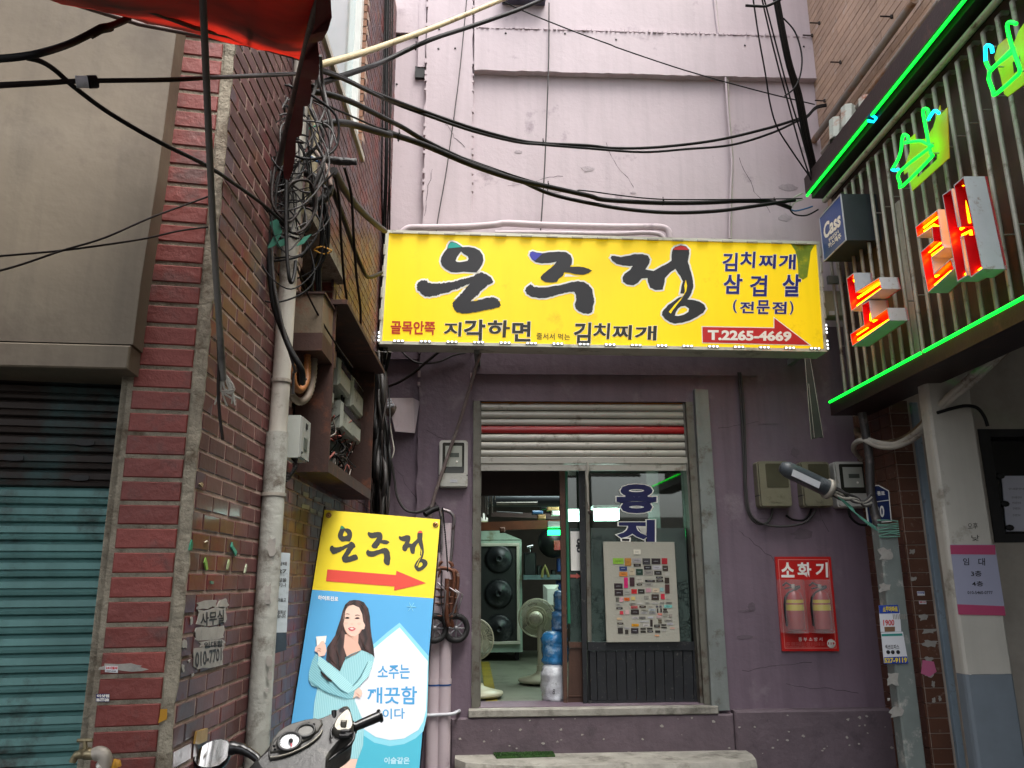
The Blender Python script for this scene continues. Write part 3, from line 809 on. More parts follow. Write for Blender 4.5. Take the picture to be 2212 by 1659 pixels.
JU_A = [(1437, 380), (1445, 350), (1470, 342), (1510, 355), (1560, 362), (1640, 350), (1720, 345), (1790, 350), (1835, 380), (1850, 420), (1845, 470), (1830, 490), (1900, 490), (1960, 495), (2010, 510), (2045, 530), (2010, 555), (1960, 570), (1880, 565), (1820, 550), (1775, 545), (1760, 580), (1720, 610), (1700, 640), (1650, 645), (1590, 640), (1550, 615), (1545, 590), (1570, 560), (1620, 520), (1670, 480), (1700, 442), (1640, 455), (1560, 460), (1500, 450), (1460, 420)]
JU_T = [(1441, 380), (1448, 354), (1471, 346), (1508, 359), (1562, 366), (1525, 400), (1490, 433), (1463, 418)]
JU_B = [(1393, 720), (1410, 690), (1450, 660), (1475, 685), (1540, 692), (1640, 685), (1740, 670), (1830, 645), (1900, 632), (1960, 638), (2010, 665), (2045, 710), (2055, 770), (2065, 830), (2050, 890), (2045, 930), (2005, 950), (1950, 940), (1910, 920), (1885, 895), (1875, 860), (1890, 810), (1885, 760), (1870, 735), (1820, 735), (1740, 755), (1660, 780), (1590, 795), (1520, 795), (1450, 780), (1410, 755)]
JG_B = [(125, 385), (135, 365), (170, 368), (220, 378), (290, 365), (350, 350), (420, 350), (470, 365), (488, 400), (478, 440), (445, 490), (520, 505), (580, 470), (640, 440), (685, 410), (685, 360), (695, 310), (715, 285), (770, 268), (820, 280), (848, 310), (845, 360), (835, 420), (850, 470), (870, 540), (882, 600), (885, 650), (870, 700), (850, 740), (830, 765), (880, 770), (940, 785), (985, 815), (1000, 850), (975, 890), (920, 925), (850, 960), (780, 980), (720, 988), (670, 975), (625, 945), (597, 910), (600, 880), (650, 820), (700, 785), (750, 750), (790, 735), (806, 715), (765, 710), (775, 650), (790, 600), (765, 550), (720, 485), (670, 520), (625, 570), (618, 620), (605, 675), (540, 680), (490, 660), (470, 610), (465, 570), (410, 575), (380, 610), (340, 635), (280, 630), (240, 605), (235, 570), (255, 530), (300, 500), (330, 460), (300, 460), (240, 455), (180, 440), (140, 410)]
JG_H = [(770, 830), (810, 825), (845, 850), (840, 880), (800, 905), (750, 918), (715, 915), (725, 880), (745, 850)]
JG_S = [(815, 585), (828, 640), (820, 690), (770, 770), (700, 860), (678, 895), (660, 880), (715, 812), (786, 742), (808, 692), (803, 640)]
JG_T = [(700, 312), (716, 290), (770, 273), (817, 284), (843, 312)]
def rough(P, k=3.2, n=4, seed=5):
    r_ = random.Random(seed); out = []
    for i, (x, y) in enumerate(P):
        x1, y1 = P[(i+1) % len(P)]
        for j in range(n):
            t = j/n; q = 0 if j == 0 else k; out.append((x+(x1-x)*t+r_.uniform(-q, q), y+(y1-y)*t+r_.uniform(-q, q)))
    return out
EUN_B = rough(EUN_B, 5, 4); JU_B = rough(JU_B, 3.2, 4); JG_B = rough(JG_B, 2.2, 3); JU_A = rough(JU_A, 1.5, 3)
def px(c, P): return [c(x, y) for x, y in P]
def letters(fr, parent, groups, d0, wo=0, tall=.0012):
    for nm, body, tips in groups:
        if wo:
            m = MB(); [m.flat(fr, b, d0, off=wo) for b in body]; m.build('outline', M['white_print'], parent)
        m = MB(); [m.flat(fr, b, d0+tall) for b in body]; s = m.build('syllable', M['ink'] if not wo else M['ink'], parent)
        for t, mm in tips: MB().flat(fr, [t], d0+tall*2).build('stroke_tip', mm, s)
G = [('eun', [[px(s1, EUN_O), px(s1, EUN_H)], [px(s1, EUN_B)]], [(px(s1, EUN_T), M['teal_print'])]),
     ('ju', [[px(s1, JU_A)], [px(s1, JU_B)]], [(px(s1, JU_T), M['violet_print'])]),
     ('jeong', [[px(s2, JG_B), px(s2, JG_H)]], [(px(s2, JG_T), M['red_print']), (px(s2, JG_S), M['yellow_sign'])])]
letters(SG, sign, G, .0015, .012)
def sgt(body, q, bold, m, wo=0, d=.0015):
    if wo: MB().text(SG, body, q, d, bold, outline=wo).build('text_outline', M['white_print'], sign)
    MB().text(SG, body, q, d+.0012, bold).build('text', m, sign)
sgt('골목안쪽', [s1(95, 1012), s1(527, 1020), s1(522, 1153), s1(92, 1143)], .03, M['red_text'])
sgt('줄서서 먹는', [s1(1505, 1130), s1(1830, 1142), s1(1830, 1202), s1(1505, 1195)], .008, M['ink2'])
def glyphs(c, items, m, bold=.026, wo=.018):
    for ch, x0, x1, y0, y1, sk in items: sgt(ch, [c(x0+sk, y0), c(x1+sk, y0+sk*.3), c(x1-sk*.3, y1), c(x0-sk*.3, y1-sk*.2)], bold, m, wo)
glyphs(s1, [('지', 608, 776, 1028, 1166, 6), ('각', 800, 1008, 1002, 1208, 5), ('하', 1030, 1245, 1008, 1178, 8), ('면', 1268, 1448, 1020, 1216, 5), ('김', 1865, 2030, 1030, 1236, 6), ('치', 2052, 2212, 1036, 1192, 8)], M['ink2'])
glyphs(s2, [('찌', 140, 318, 1000, 1136, 6), ('개', 345, 546, 1006, 1142, 5)], M['ink2'])
glyphs(s2, [('김', 1150, 1288, 338, 508, 5), ('치', 1312, 1450, 326, 478, 7), ('찌', 1482, 1640, 352, 486, 6), ('개', 1666, 1822, 350, 492, 5), ('삼', 1158, 1332, 532, 716, 6), ('살', 1700, 1868, 534, 740, 6), ('전', 1310, 1440, 785, 892, 4), ('문', 1465, 1585, 772, 900, 3), ('점', 1605, 1738, 786, 900, 4), ('(', 1248, 1285, 768, 890, 0), (')', 1768, 1803, 782, 905, 0)], M['blue_text'])
glyphs(s2, [('겹', 1402, 1558, 542, 738, 5)], M['blue_text'], .02, .010)
AR = [(968, 1018), (1628, 1030), (1628, 938), (1948, 1183), (972, 1160)]
MB().flat(SG, [px(s2, AR)], .0015, off=.006).build('arrow_outline', M['white_print'], sign)
MB().flat(SG, [px(s2, AR)], .0027).build('arrow', M['red_print'], sign)
MB().text(SG, 'T.2265-4669', [s2(1018, 1043), s2(1785, 1058), s2(1783, 1152), s2(1018, 1140)], .004, .045).build('phone_number', M['white_print'], sign)
# torn corner with green peeking out, brackets back to the wall
tg = mat('dull_green_film', '7f9420', .5, var=.3, dirt=('c4b20e', .4, 12))
MB().flat(SG, [px(s2, [(1770, 245), (2010, 240), (1960, 330), (1950, 420), (1930, 560), (1890, 585), (1850, 560), (1840, 400), (1820, 320)])], .0016).build('torn_patch', tg, sign)
for u in (1030, 1740):
    a, b = SG.loc(u, 752, -.1); p = SG.p(a, b, -.1)
    m = MB(); m.box(p+Vector((0, .24, -.02)), (.04, .5, .04)); m.build('bracket', M['steel'], sign)
# ================================================================ neon fascia on the right building
XF, XP = 2.40, 2.58
NF = Fr((XP, 5.5, 0), (0, -1, 0))           # panel behind the bars; a towards the camera, d towards the alley
zt_, zb_ = 4.42, 2.79
neon = thing('neon_sign_board', (XP, 4, zb_), 'brown sign board with grey bars, green neon edges and red neon channel letters', 'sign')
LN = 4.4
mb = MB(); mb.fbox(NF, 0, LN, zb_-.04, zt_+.1, -.09, 0); mb.build('back_panel', M['brown_wall'], neon)
mb = MB(); mb.fbox(NF, -.0, LN, zt_+.01, zt_+.14, -.02, .195); mb.build('top_trough', M['brown_sheet'], neon)
mb = MB(); mb.fbox(NF, -.0, LN, zt_-.03, zt_+.008, .003, .15); mb.build('top_channel', M['black'], neon)
mb = MB(); mb.fbox(NF, 0, LN, zb_-.10, zb_-.012, .165, .18); mb.fbox(NF, 0, LN, zb_-.10, zb_-.085, -.09, .164)
mb.build('bottom_trough', M['brown_sheet'], neon)
mb = MB(); mb.tube([NF.p(0, zb_+.03, .10), NF.p(LN, zb_+.03, .10)], .02, 10); mb.build('gutter_pipe', M['bar_grey'], neon)
mb = MB(); mb.tube([NF.p(.1, zt_-.10, .10), NF.p(LN, zt_-.10, .10)], .02, 10); mb.build('gutter_pipe', M['bar_grey'], neon)
def neon_tube(pts, m=None, r=.009, name='neon_tube', parent=None):
    return MB().tube(pts, r, 8).build(name, m or M['neon_green'], parent or neon)
neon_tube([NF.p(0.0, zt_-.005, .185), NF.p(1.02, zt_-.005, .185)]); neon_tube([NF.p(1.08, zt_-.005, .185), NF.p(2.6, zt_-.005, .185)]); neon_tube([NF.p(2.66, zt_-.005, .185), NF.p(LN, zt_-.005, .185)])
neon_tube([NF.p(0.0, zb_, .18), NF.p(1.25, zb_, .18)]); neon_tube([NF.p(1.29, zb_, .18), NF.p(LN, zb_, .18)])
neon_tube([NF.p(1.02, zt_-.005, .185), NF.p(1.03, zt_-.02, .15), NF.p(1.07, zt_-.02, .15), NF.p(1.08, zt_-.005, .185)], M['neon_cyan'], .009)
bar0 = None
for i in range(27):
    a = .03+i*.118
    if bar0 is None:
        m = MB(); m.tube([(0, 0, 0), (0, 0, .01), (0, 0, 1.42), (.03, 0, 1.45), (.06, 0, 1.45)], .0125, 8); m.tube([(0, 0, .35), (.07, 0, .35)], .004, 5); m.tube([(0, 0, 1.05), (.07, 0, 1.05)], .004, 5)
        bar0 = m.build('bar', M['bar_grey'], neon, local=True); bar0.location = NF.p(a, zb_+.06, .07)-worldloc(neon)
    else: inst(bar0, 'bar', NF.p(a, zb_+.06+random.uniform(-.008, .008), .07), neon)
# channel letters
LF = Fr((XP, 5.5, 0), (0, -1, 0)); DL = .26
NO1 = [(482, 822), (542, 775), (560, 930), (750, 812), (772, 908), (522, 1092)]
NO2 = [(607, 1035), (668, 1000), (690, 1150), (818, 1062), (836, 1165), (530, 1378), (512, 1275), (625, 1200)]
RA1 = [(1045, 400), (1228, 257), (1268, 545), (1290, 570), (1180, 655), (1200, 780), (1338, 655), (1365, 745), (1148, 942), (1086, 605), (1190, 515), (1180, 410), (1060, 492)]
RA2 = [(1265, 140), (1340, 88), (1396, 395), (1414, 390), (1358, 60), (1442, -12), (1598, 745), (1497, 817), (1436, 480), (1418, 488), (1468, 800), (1388, 850)]
def channel(parts, tubes):
    let = None
    for poly in parts:
        q = [LF.loc(*cJ(x, y), DL) for x, y in poly]; n = len(q)
        ar = sum(q[i][0]*q[(i+1) % n][1]-q[(i+1) % n][0]*q[i][1] for i in range(n))
        if ar < 0: q = q[::-1]
        ii = inset(q, .006); m = MB(); d0 = .155
        m.prism(LF, q, d0-.012, d0, 1)
        for i in range(n):
            j = (i+1) % n
            m.quad(LF.p(*q[i], d0-.01), LF.p(*q[j], d0-.01), LF.p(*q[j], DL), LF.p(*q[i], DL), 0)
            m.quad(LF.p(*ii[j], d0+.001), LF.p(*ii[i], d0+.001), LF.p(*ii[i], DL), LF.p(*ii[j], DL), 1)
            m.quad(LF.p(*q[i], DL), LF.p(*q[j], DL), LF.p(*ii[j], DL), LF.p(*ii[i], DL), 0)
        if let is None: let = m.build('channel_letter', [M['letter_white'], M['letter_red']], neon)
        else: m.build('letter_piece', [M['letter_white'], M['letter_red']], let)
    for t in tubes:
        neon_tube([LF.hit(*cJ(x, y), DL-.045) for x, y in t], M['neon_amber'], .0075, parent=let)
channel([NO1, NO2], [[(540, 835), (548, 950), (560, 1055), (762, 912)], [(578, 980), (755, 862)], [(662, 1050), (682, 1165), (655, 1222), (560, 1285), (562, 1335), (830, 1162)], [(703, 1172), (815, 1102)]])
channel([RA1, RA2], [[(1235, 312), (1110, 408), (1108, 448), (1200, 385), (1232, 398), (1250, 530), (1142, 620), (1192, 888), (1340, 765)], [(1285, 562), (1185, 632)], [(1212, 805), (1340, 712)], [(1338, 180), (1360, 300), (1448, 792), (1462, 785)], [(1443, 42), (1428, 80), (1488, 368), (1418, 418)], [(1432, 468), (1495, 432), (1555, 758), (1588, 742)]])
# yellow cut-outs with green tubes
def cutout(poly, hole, tubes):
    m = MB(); m.flat(LF, [px(cI, poly)] + [px(cI, h) for h in hole], .17)
    q = [LF.loc(*cI(x, y), .17) for x, y in poly]; n = len(q)
    for i in range(n): j = (i+1) % n; m.quad(LF.p(*q[i], .165), LF.p(*q[j], .165), LF.p(*q[j], .17), LF.p(*q[i], .17), 0)
    o = m.build('cut_out_letter', M['letter_yellow'], neon)
    for t, mm in tubes: neon_tube(smooth([LF.hit(*cI(x, y), .215) for x, y in t], 3), mm, .0085, parent=o)
    for t, mm in tubes:
        p = LF.hit(*cI(*t[len(t)//2]), .215); MB().tube([p, p+Vector((.05, 0, 0))], .004, 5).build('tube_clip', M['bar_grey'], o)
g_, c_ = M['neon_green'], M['neon_cyan']
cutout([(1020, 1560), (985, 1400), (955, 1425), (948, 1385), (1000, 1240), (1000, 1130), (1040, 1092), (1050, 1150), (1130, 1130), (1190, 1040), (1245, 860), (1252, 935), (1305, 877), (1320, 1290)],
       [[(1062, 1400), (1222, 1245), (1222, 1300), (1064, 1450)]],
       [([(990, 1160), (985, 1115), (950, 1100), (935, 1150), (930, 1220), (905, 1300), (855, 1385)], g_), ([(855, 1385), (880, 1392), (905, 1382)], c_),
        ([(1155, 985), (1150, 900), (1115, 890), (1110, 930), (1140, 1090), (1170, 1250), (1170, 1290), (940, 1520), (920, 1490), (920, 1400), (1185, 1190)], g_), ([(960, 1165), (1080, 1150), (1130, 1170), (1180, 1190)], g_), ([(1240, 925), (1200, 905), (1150, 980)], c_)])
cutout([(1690, 470), (1720, 370), (1790, 310), (1830, 400), (1890, 250), (1933, 190), (2050, 80), (2050, 600), (1933, 690), (1800, 790), (1770, 770), (1740, 620)], [[(1840, 510), (1900, 450), (1910, 560), (1850, 600)]],
       [([(1675, 430), (1665, 380), (1620, 380), (1620, 500)], c_), ([(1620, 500), (1650, 560), (1690, 545), (1850, 390)], g_), ([(1870, 195), (1820, 180), (1795, 210), (1820, 330), (1870, 480), (1900, 580), (1850, 640), (1700, 770), (1680, 740), (1650, 590), (1850, 420)], g_)])
# beer brand box
CB = Fr((2.34, 5.5, 0), (0, -1, 0))
q = [CB.loc(*cJ(*p)) for p in ((262, 325), (432, 142), (488, 505), (312, 675))]
a0_, a1_ = q[0][0], (q[1][0]+q[2][0])/2; b0_, b1_ = (q[3][1]+q[2][1])/2, (q[0][1]+q[1][1])/2
bx = thing('beer_box_sign', CB.p((a0_+a1_)/2, b0_, -.1), 'small blue box sign for beer, at the far end of the neon board', 'box sign')
cass_blue = mat('beer_blue', '27488c', .35, var=.08, vs_=2, coat=.3); dk = mat('dark_grey_case', '30363a', .5, var=.15)
MB().fbox(CB, a0_, a1_, b0_, b1_, -.24, -.004).build('case', dk, bx)
MB().fbox(CB, a0_+.006, a1_-.006, b0_+.006, b1_-.006, -.004, .0).build('face', cass_blue, bx)
m = MB()
for (x0, x1, y0, y1) in ((a0_, a1_, b0_, b0_+.006), (a0_, a1_, b1_-.006, b1_), (a0_, a0_+.006, b0_+.0065, b1_-.0065), (a1_-.006, a1_, b0_+.0065, b1_-.0065)): m.fbox(CB, x0, x1, y0, y1, -.003, .004)
m.build('rim', M['letter_white'], bx)
MB().text(CB, 'Cass', px(cJ, [(290, 385), (428, 262), (440, 388), (303, 508)]), .002, .035, slant=.15).build('text', M['white_print'], bx)
MB().text(CB, 'FRESH', px(cJ, [(338, 498), (415, 422), (421, 450), (343, 524)]), .002, .02).build('text', M['white_print'], bx)
MB().text(CB, '카스맥주', px(cJ, [(330, 540), (435, 445), (444, 492), (340, 580)]), .002, .03).build('text', M['white_print'], bx)
# steel bracket between sign and fascia
m = MB(); m.box(at(1808, 605, 5.45), (.14, .03, .06)); m.build('bracket', M['steel'], neon)
ab_ = thing('ballast_box', at(1806, 665, 5.5), 'beige transformer box between the yellow sign and the neon board', 'electrical box')
m = MB(); m.box(at(1800, 660, 5.52), (.24, .1, .2), bev=.006); m.build('case', mat('beige_case', '96927c', .5), ab_)
m = MB(); m.box(at(1797, 676, 5.465), (.04, .004, .03)); m.build('rating_sticker', M['letter_white'], ab_)
# conduits on the tan wall
for i, (p, q_, r) in enumerate([(cI(205, 1165), cI(1040, 0), .026), (cI(290, 1250), cI(1250, 0), .020)]):
    a = RR.hit(*p, .06+.02*i); b = RR.hit(*q_, .06+.02*i)
    MB().tube([a, b], r, 12).build('conduit', M['conduit'], label=['upper ochre stained conduit pipe sloping over the tan brick wall', 'lower mauve grey conduit pipe just above the neon board'][i], category='pipe', group='conduit pipes on the tan wall')
# stub pipes standing on the board's top
for i, (x, y) in enumerate([(400, 1020), (500, 920), (650, 850)]):
    p = NF.hit(*cI(x, y+60), .05); m = MB(); m.lathe([(.05, -.1), (.055, .12), (.05, .12), (.045, -.1)], p, (.25, .35, 1), 8, smooth=False)
    m.build('stub_pipe', mat('rusty_pale_pipe', 'a6aca2', .6, var=.1, dirt=('8c4316', .5, 6)), label=['rusty topped eight sided pipe stub furthest along the top of the neon board', 'pale grey pipe stub between the two rusty ones on the neon board', 'orange rusted flat pipe stub nearest the conduit end on the neon board'][i], category='pipe stub', group='pipe stubs on the neon board')
# bolts in the tan wall
for i, (x, y) in enumerate([(520, 360), (408, 552), (602, 1568), (850, 970), (1650, 260)]):
    p = RR.hit(*cX(x, y)); m = MB(); m.tube([p, p+Vector((-.09, 0, .003))], .006, 6); m.tube([p+Vector((-.012, 0, -.012)), p+Vector((-.012, 0, .012))], .01, 6)
    m.build('wall_peg', M['rust_dark'], label=['rusty peg highest on the tan brick wall, left part', 'rusty peg beside the plaster edge below the highest one', 'rusty peg just above the cable loop on the tan wall', 'bent rusty peg in the middle of the tan wall', 'dark hooked peg by the tan building window'][i], category='peg', group='rusty pegs in the tan wall')
# ================================================================ inside the shop
M['room_floor'] = mat('shop_floor', '6f7364', .5, var=.2, vs_=2, dirt=('47493e', .4, 3), bump=(.2, 10))
M['room_wall'] = mat('sooty_wall', '3a332c', .85, var=.4, vs_=2)
M['dark_wood'] = mat('dark_joist', '2c1713', .7, var=.3)
M['orange_wood'] = mat('orange_joist', '4f2814', .6, var=.3)
M['mint'] = mat('mint_steel', '92a899', .45, var=.12, dirt=('6a6b50', .3, 5))
M['cream_plastic'] = mat('cream_plastic', 'b3b298', .4, var=.06, bump=None)
room = thing('shop_room', (.8, 8, .7), 'dim cluttered workshop room seen through the open shop door', 'room')
Y0, Y1 = 5.99, 10.4
m = MB(); m.box((.7, (Y0+Y1)/2, .66), (4.0, Y1-Y0, .12)); m.build('floor', M['room_floor'], room)
yl = mat('yellow_floor_line', '8a7a1c', .7, var=.3, dirt=('5e5a40', .4, 12))
m = MB(); a_, b_, c_, d_ = atz(*cL(330, 945), .724), atz(*cL(385, 945), .724), atz(*cL(445, 1225), .724), atz(*cL(365, 1225), .724); m.quad(d_, c_, b_, a_); m.build('floor_line', yl, room)
m = MB(); m.box((.7, Y1+.05, 2), (4.2, .1, 2.8)); m.build('back_wall', M['room_wall'], room)
m = MB(); m.box((-1.3, (Y0+Y1)/2, 2), (.1, Y1-Y0, 2.8)); m.box((2.75, (Y0+Y1)/2, 2), (.1, Y1-Y0, 2.8)); m.build('side_wall', M['room_wall'], room, kind='stuff')
m = MB(); m.box((.7, (Y0+Y1)/2+.01, 3.35), (4.2, Y1-Y0+.1, .1)); m.build('ceiling', M['room_wall'], room)
def bar3(p, q, w, h, name, mt, parent=room):
    p, q = Vector(p), Vector(q); d = q-p; f = Fr(p, d, (0, 0, 1)); m = MB(); m.fbox(f, 0, d.length, -h/2, h/2, -w/2, w/2); return m.build(name, mt, parent)
bar3(at(*cK(325, 755), 6.25), at(*cK(975, 755), 6.25), .05, .24, 'lintel_board', M['dark_wood'])
bar3(at(*cK(330, 1105), 8.7), at(*cK(980, 1085), 8.4), .08, .09, 'joist', M['orange_wood'])
bar3(at(*cK(450, 1010), 8.2), at(*cK(990, 1030), 8.2), .06, .05, 'joist', M['dark_wood'])
m = MB(); m.tube([at(*cK(400, 905), 7.4), at(*cK(975, 905), 7.4)], .06, 12); m.build('duct_pipe', mat('grey_duct', '50545a', .4, .5, var=.2), room)
m = MB(); m.tube([at(*cK(490, 930), 7.0), at(*cK(800, 928), 7.0)], .014, 8); m.build('rail', M['bar_grey'], room)
m = MB(); m.tube([at(*cK(492, 990), 6.9), at(*cK(690, 1002), 6.9)], .005, 6); m.build('wire_rail', M['letter_white'], room)
# shelves with clutter
def clutter(items, Y, parent=room, nm='clutter'):
    for (x0, y0, x1, y1, mt, c) in items:
        p, q = at(*c(x0, y1), Y), at(*c(x1, y0), Y); m = MB(); m.box((p+q)/2, (abs(q.x-p.x), .12, abs(q.z-p.z)), bev=.01); m.build(nm, mt, parent)
blu = mat('blue_plastic', '1f3f8a', .4); drk = mat('dark_thing', '17181a', .4, .2, var=.3); brn = mat('tan_thing', '8a6a40', .7, var=.3); wht = mat('white_thing', 'b8bab4', .6, var=.2)
rdd = mat('red_lens', '8a1c18', .3)
m = MB(); p, q = at(*cL(612, 385), 9.0), at(*cL(880, 375), 9.0); m.box((p+q)/2, (q.x-p.x, .3, .05)); m.build('shelf', mat('blue_grey_shelf', '56686e', .5), room)
clutter([(618, 215, 697, 368, drk, cL), (840, 255, 868, 345, blu, cL), (705, 300, 735, 370, drk, cL), (835, 400, 865, 470, blu, cL), (800, 330, 830, 370, drk, cL)], 9.0)
clutter([(760, 985, 840, 1010, mat('blue_tool', '35587e', .4), cK), (800, 1015, 860, 1050, brn, cK), (870, 925, 905, 985, brn, cK), (905, 985, 965, 1020, wht, cK), (820, 930, 870, 975, drk, cK), (480, 845, 530, 865, wht, cK), (900, 940, 960, 980, brn, cK), (515, 1110, 555, 1150, M['orange_wood'], cK)], 7.8)
m = MB()
for i, (x, y0, y1) in enumerate([(380, 830, 1040), (392, 820, 1000), (405, 850, 1050), (420, 830, 1010), (440, 820, 930), (455, 850, 1000), (475, 820, 900)]):
    m.tube([at(*cK(x, y0), 6.6), at(*cK(x+3, y1), 6.6)], .006, 5)
m.build('hanging_rods', M['bar_grey'], room, kind='stuff')
m = MB(); m.lathe([(.0, -.16), (.12, -.15), (.17, -.05), (.17, .05), (.12, .15), (0, .16)], at(*cL(815, 145), 8.9), (0, -1, 0), 16); m.build('fan_heater', drk, room)
m = MB(); m.box(at(*cL(845, 165), 8.7), (.08, .02, .1)); m.build('red_lens', rdd, room)
m = MB(); pts = [at(*cL(x, y), 8.85) for x, y in ((740, 380), (745, 335), (760, 300), (775, 340), (785, 378))]; m.tube(pts, .016, 6); m.build('hand_tool', mat('brass_yellow', '8d8450', .4, .3), room)
m = MB(); pts = [at(*cL(x, y), 8.85) for x, y in ((640, 178), (665, 172), (680, 168))]; m.tube(pts, .02, 6); m.tube([at(*cL(658, 178), 8.85), at(*cL(660, 215), 8.85)], .02, 6); m.build('chrome_tap', mat('chrome', 'c8ccd0', .15, 1, var=0, bump=None), room)
# lamps that are lit inside
glow = mat('lit_diffuser', 'ffffff', emis='d8fff4', es=9, bump=None, var=0); gg = mat('green_lamp', '20ff80', emis='18ff70', es=3, bump=None, var=0)
lampt = thing('fluorescent_lamp', at(*cK(1320, 1015), 7.4), 'bright white ceiling lamp seen through the upper door glass', 'lamp')
p, q = at(*cK(1238, 1045), 7.6), at(*cK(1408, 983), 7.6)
m = MB(); m.box((p+q)/2, (q.x-p.x, .18, .10), bev=.01); m.build('diffuser', glow, lampt)
m = MB(); m.box((p+q)/2+Vector((0, .02, .07)), (q.x-p.x+.05, .2, .03)); m.build('housing', wht, lampt)
lamp2 = thing('fluorescent_lamp', at(*cK(1080, 1015), 7.4), 'white lamp seen between the brown and black door frames', 'lamp')
p, q = at(*cK(1028, 1050), 7.6), at(*cK(1125, 985), 7.6)
m = MB(); m.box((p+q)/2, (q.x-p.x, .18, .10), bev=.01); m.build('diffuser', glow, lamp2)
glt = thing('green_lamp', at(*cK(930, 1145), 8.3), 'small lamp glowing green under the orange joist', 'lamp')
p, q = at(*cK(880, 1158), 8.3), at(*cK(975, 1138), 8.3)
m = MB(); m.box((p+q)/2, (q.x-p.x, .12, q.z-p.z+.02)); m.build('tube', gg, glt)
m = MB(); m.box((p+q)/2+Vector((0, 0, .08)), (q.x-p.x, .14, .06)); m.build('housing', wht, glt)
al = bpy.data.lights.new('lamp_light', 'AREA'); al.energy = 17; al.size = 1.2; al.color = (.86, 1, .93)
ao = bpy.data.objects.new('lamp_light', al); COL.objects.link(ao); ao.location = (.75, 7.6, 3.1)
# dust cabinet with three discs
CY = 9.0; CF = Fr((0, CY, 0), (1, 0, 0))
cab = thing('grinder_cabinet', (0, CY+.2, .73), 'mint green steel cabinet with sloped hood and three dark round discs', 'cabinet')
def cl(c, x, y, d=0): return CF.loc(*c(x, y), d)
mint = M['mint']
a1 = cl(cL, 603, 130)[0]; zt1 = cl(cL, 400, 130)[1]; zb1 = cl(cL, 400, 885)[1]; a0 = -.55
m = MB(); m.fbox(CF, a0, a1, zb1, zt1, -.5, -.03); m.build('body', mint, cab)
ht = cl(cL, 400, 60)[1]; xr = cl(cL, 435, 60)[0]
m = MB(); m.prism(CF, [(a0, zt1+.003), (a1, zt1+.003), (xr, ht), (a0, ht)], -.45, -.02); m.build('hood', mint, cab)
m = MB(); pale = mat('pale_frame', 'b4b2a4', .5, var=.15)
f1, fz0, fz1 = cl(cL, 588, 150)[0], cl(cL, 400, 832)[1], cl(cL, 400, 152)[1]
for (x0, x1, y0, y1) in ((a0, f1, fz1-.035, fz1), (a0, f1, fz0, fz0+.035), (f1-.035, f1, fz0+.036, fz1-.036)): m.fbox(CF, x0, x1, y0, y1, -.03, .02, bev=.006)
m.build('front_frame', pale, cab)
m = MB(); m.fbox(CF, a0+.01, f1-.036, fz0+.036, fz1-.036, -.029, -.012); m.build('front_mesh', mat('dark_mesh', '0e1110', .6), cab)
disc = mat('worn_disc', '2b2d30', .35, .5, var=.3, vs_=3, dirt=('5b5d60', .3, 5))
for (x, y) in ((452, 255), (450, 488), (453, 726)):
    a, z = cl(cL, x, y); m = MB(); r = .155
    m.lathe([(0, .0), (.02, .0), (.021, .03), (.04, .032), (.042, .012), (r*.8, .02), (r, .008), (r, -.01)], CF.p(a, z, 0), (0, -1, 0), 28); m.build('disc', disc, cab)
for a in (a0+.1, a1-.08):
    m = MB(); m.fbox(CF, a, a+.05, .72, zb1, -.3, -.25); m.build('leg', drk, cab)
pb_ = thing('pump_bottle', at(*cR(795, 400), 8.8), 'cloudy bottle with white pump cap standing on the cabinet hood', 'bottle')
c0 = at(*cR(795, 402), 8.8); sc_ = 8.8/1710*1.22*K/3.016/K
m = MB(); m.lathe([(0, 0), (.055, 0), (.06, .01), (.06, .07), (.045, .085)], c0, seg=12); m.build('bottle', mat('cloudy_plastic', 'b9b894', .3), pb_)
m = MB(); m.lathe([(.048, .086), (.05, .12), (.04, .125), (.02, .13), (.012, .17), (0, .175)], c0, seg=12); m.build('cap', M['white_print'], pb_)
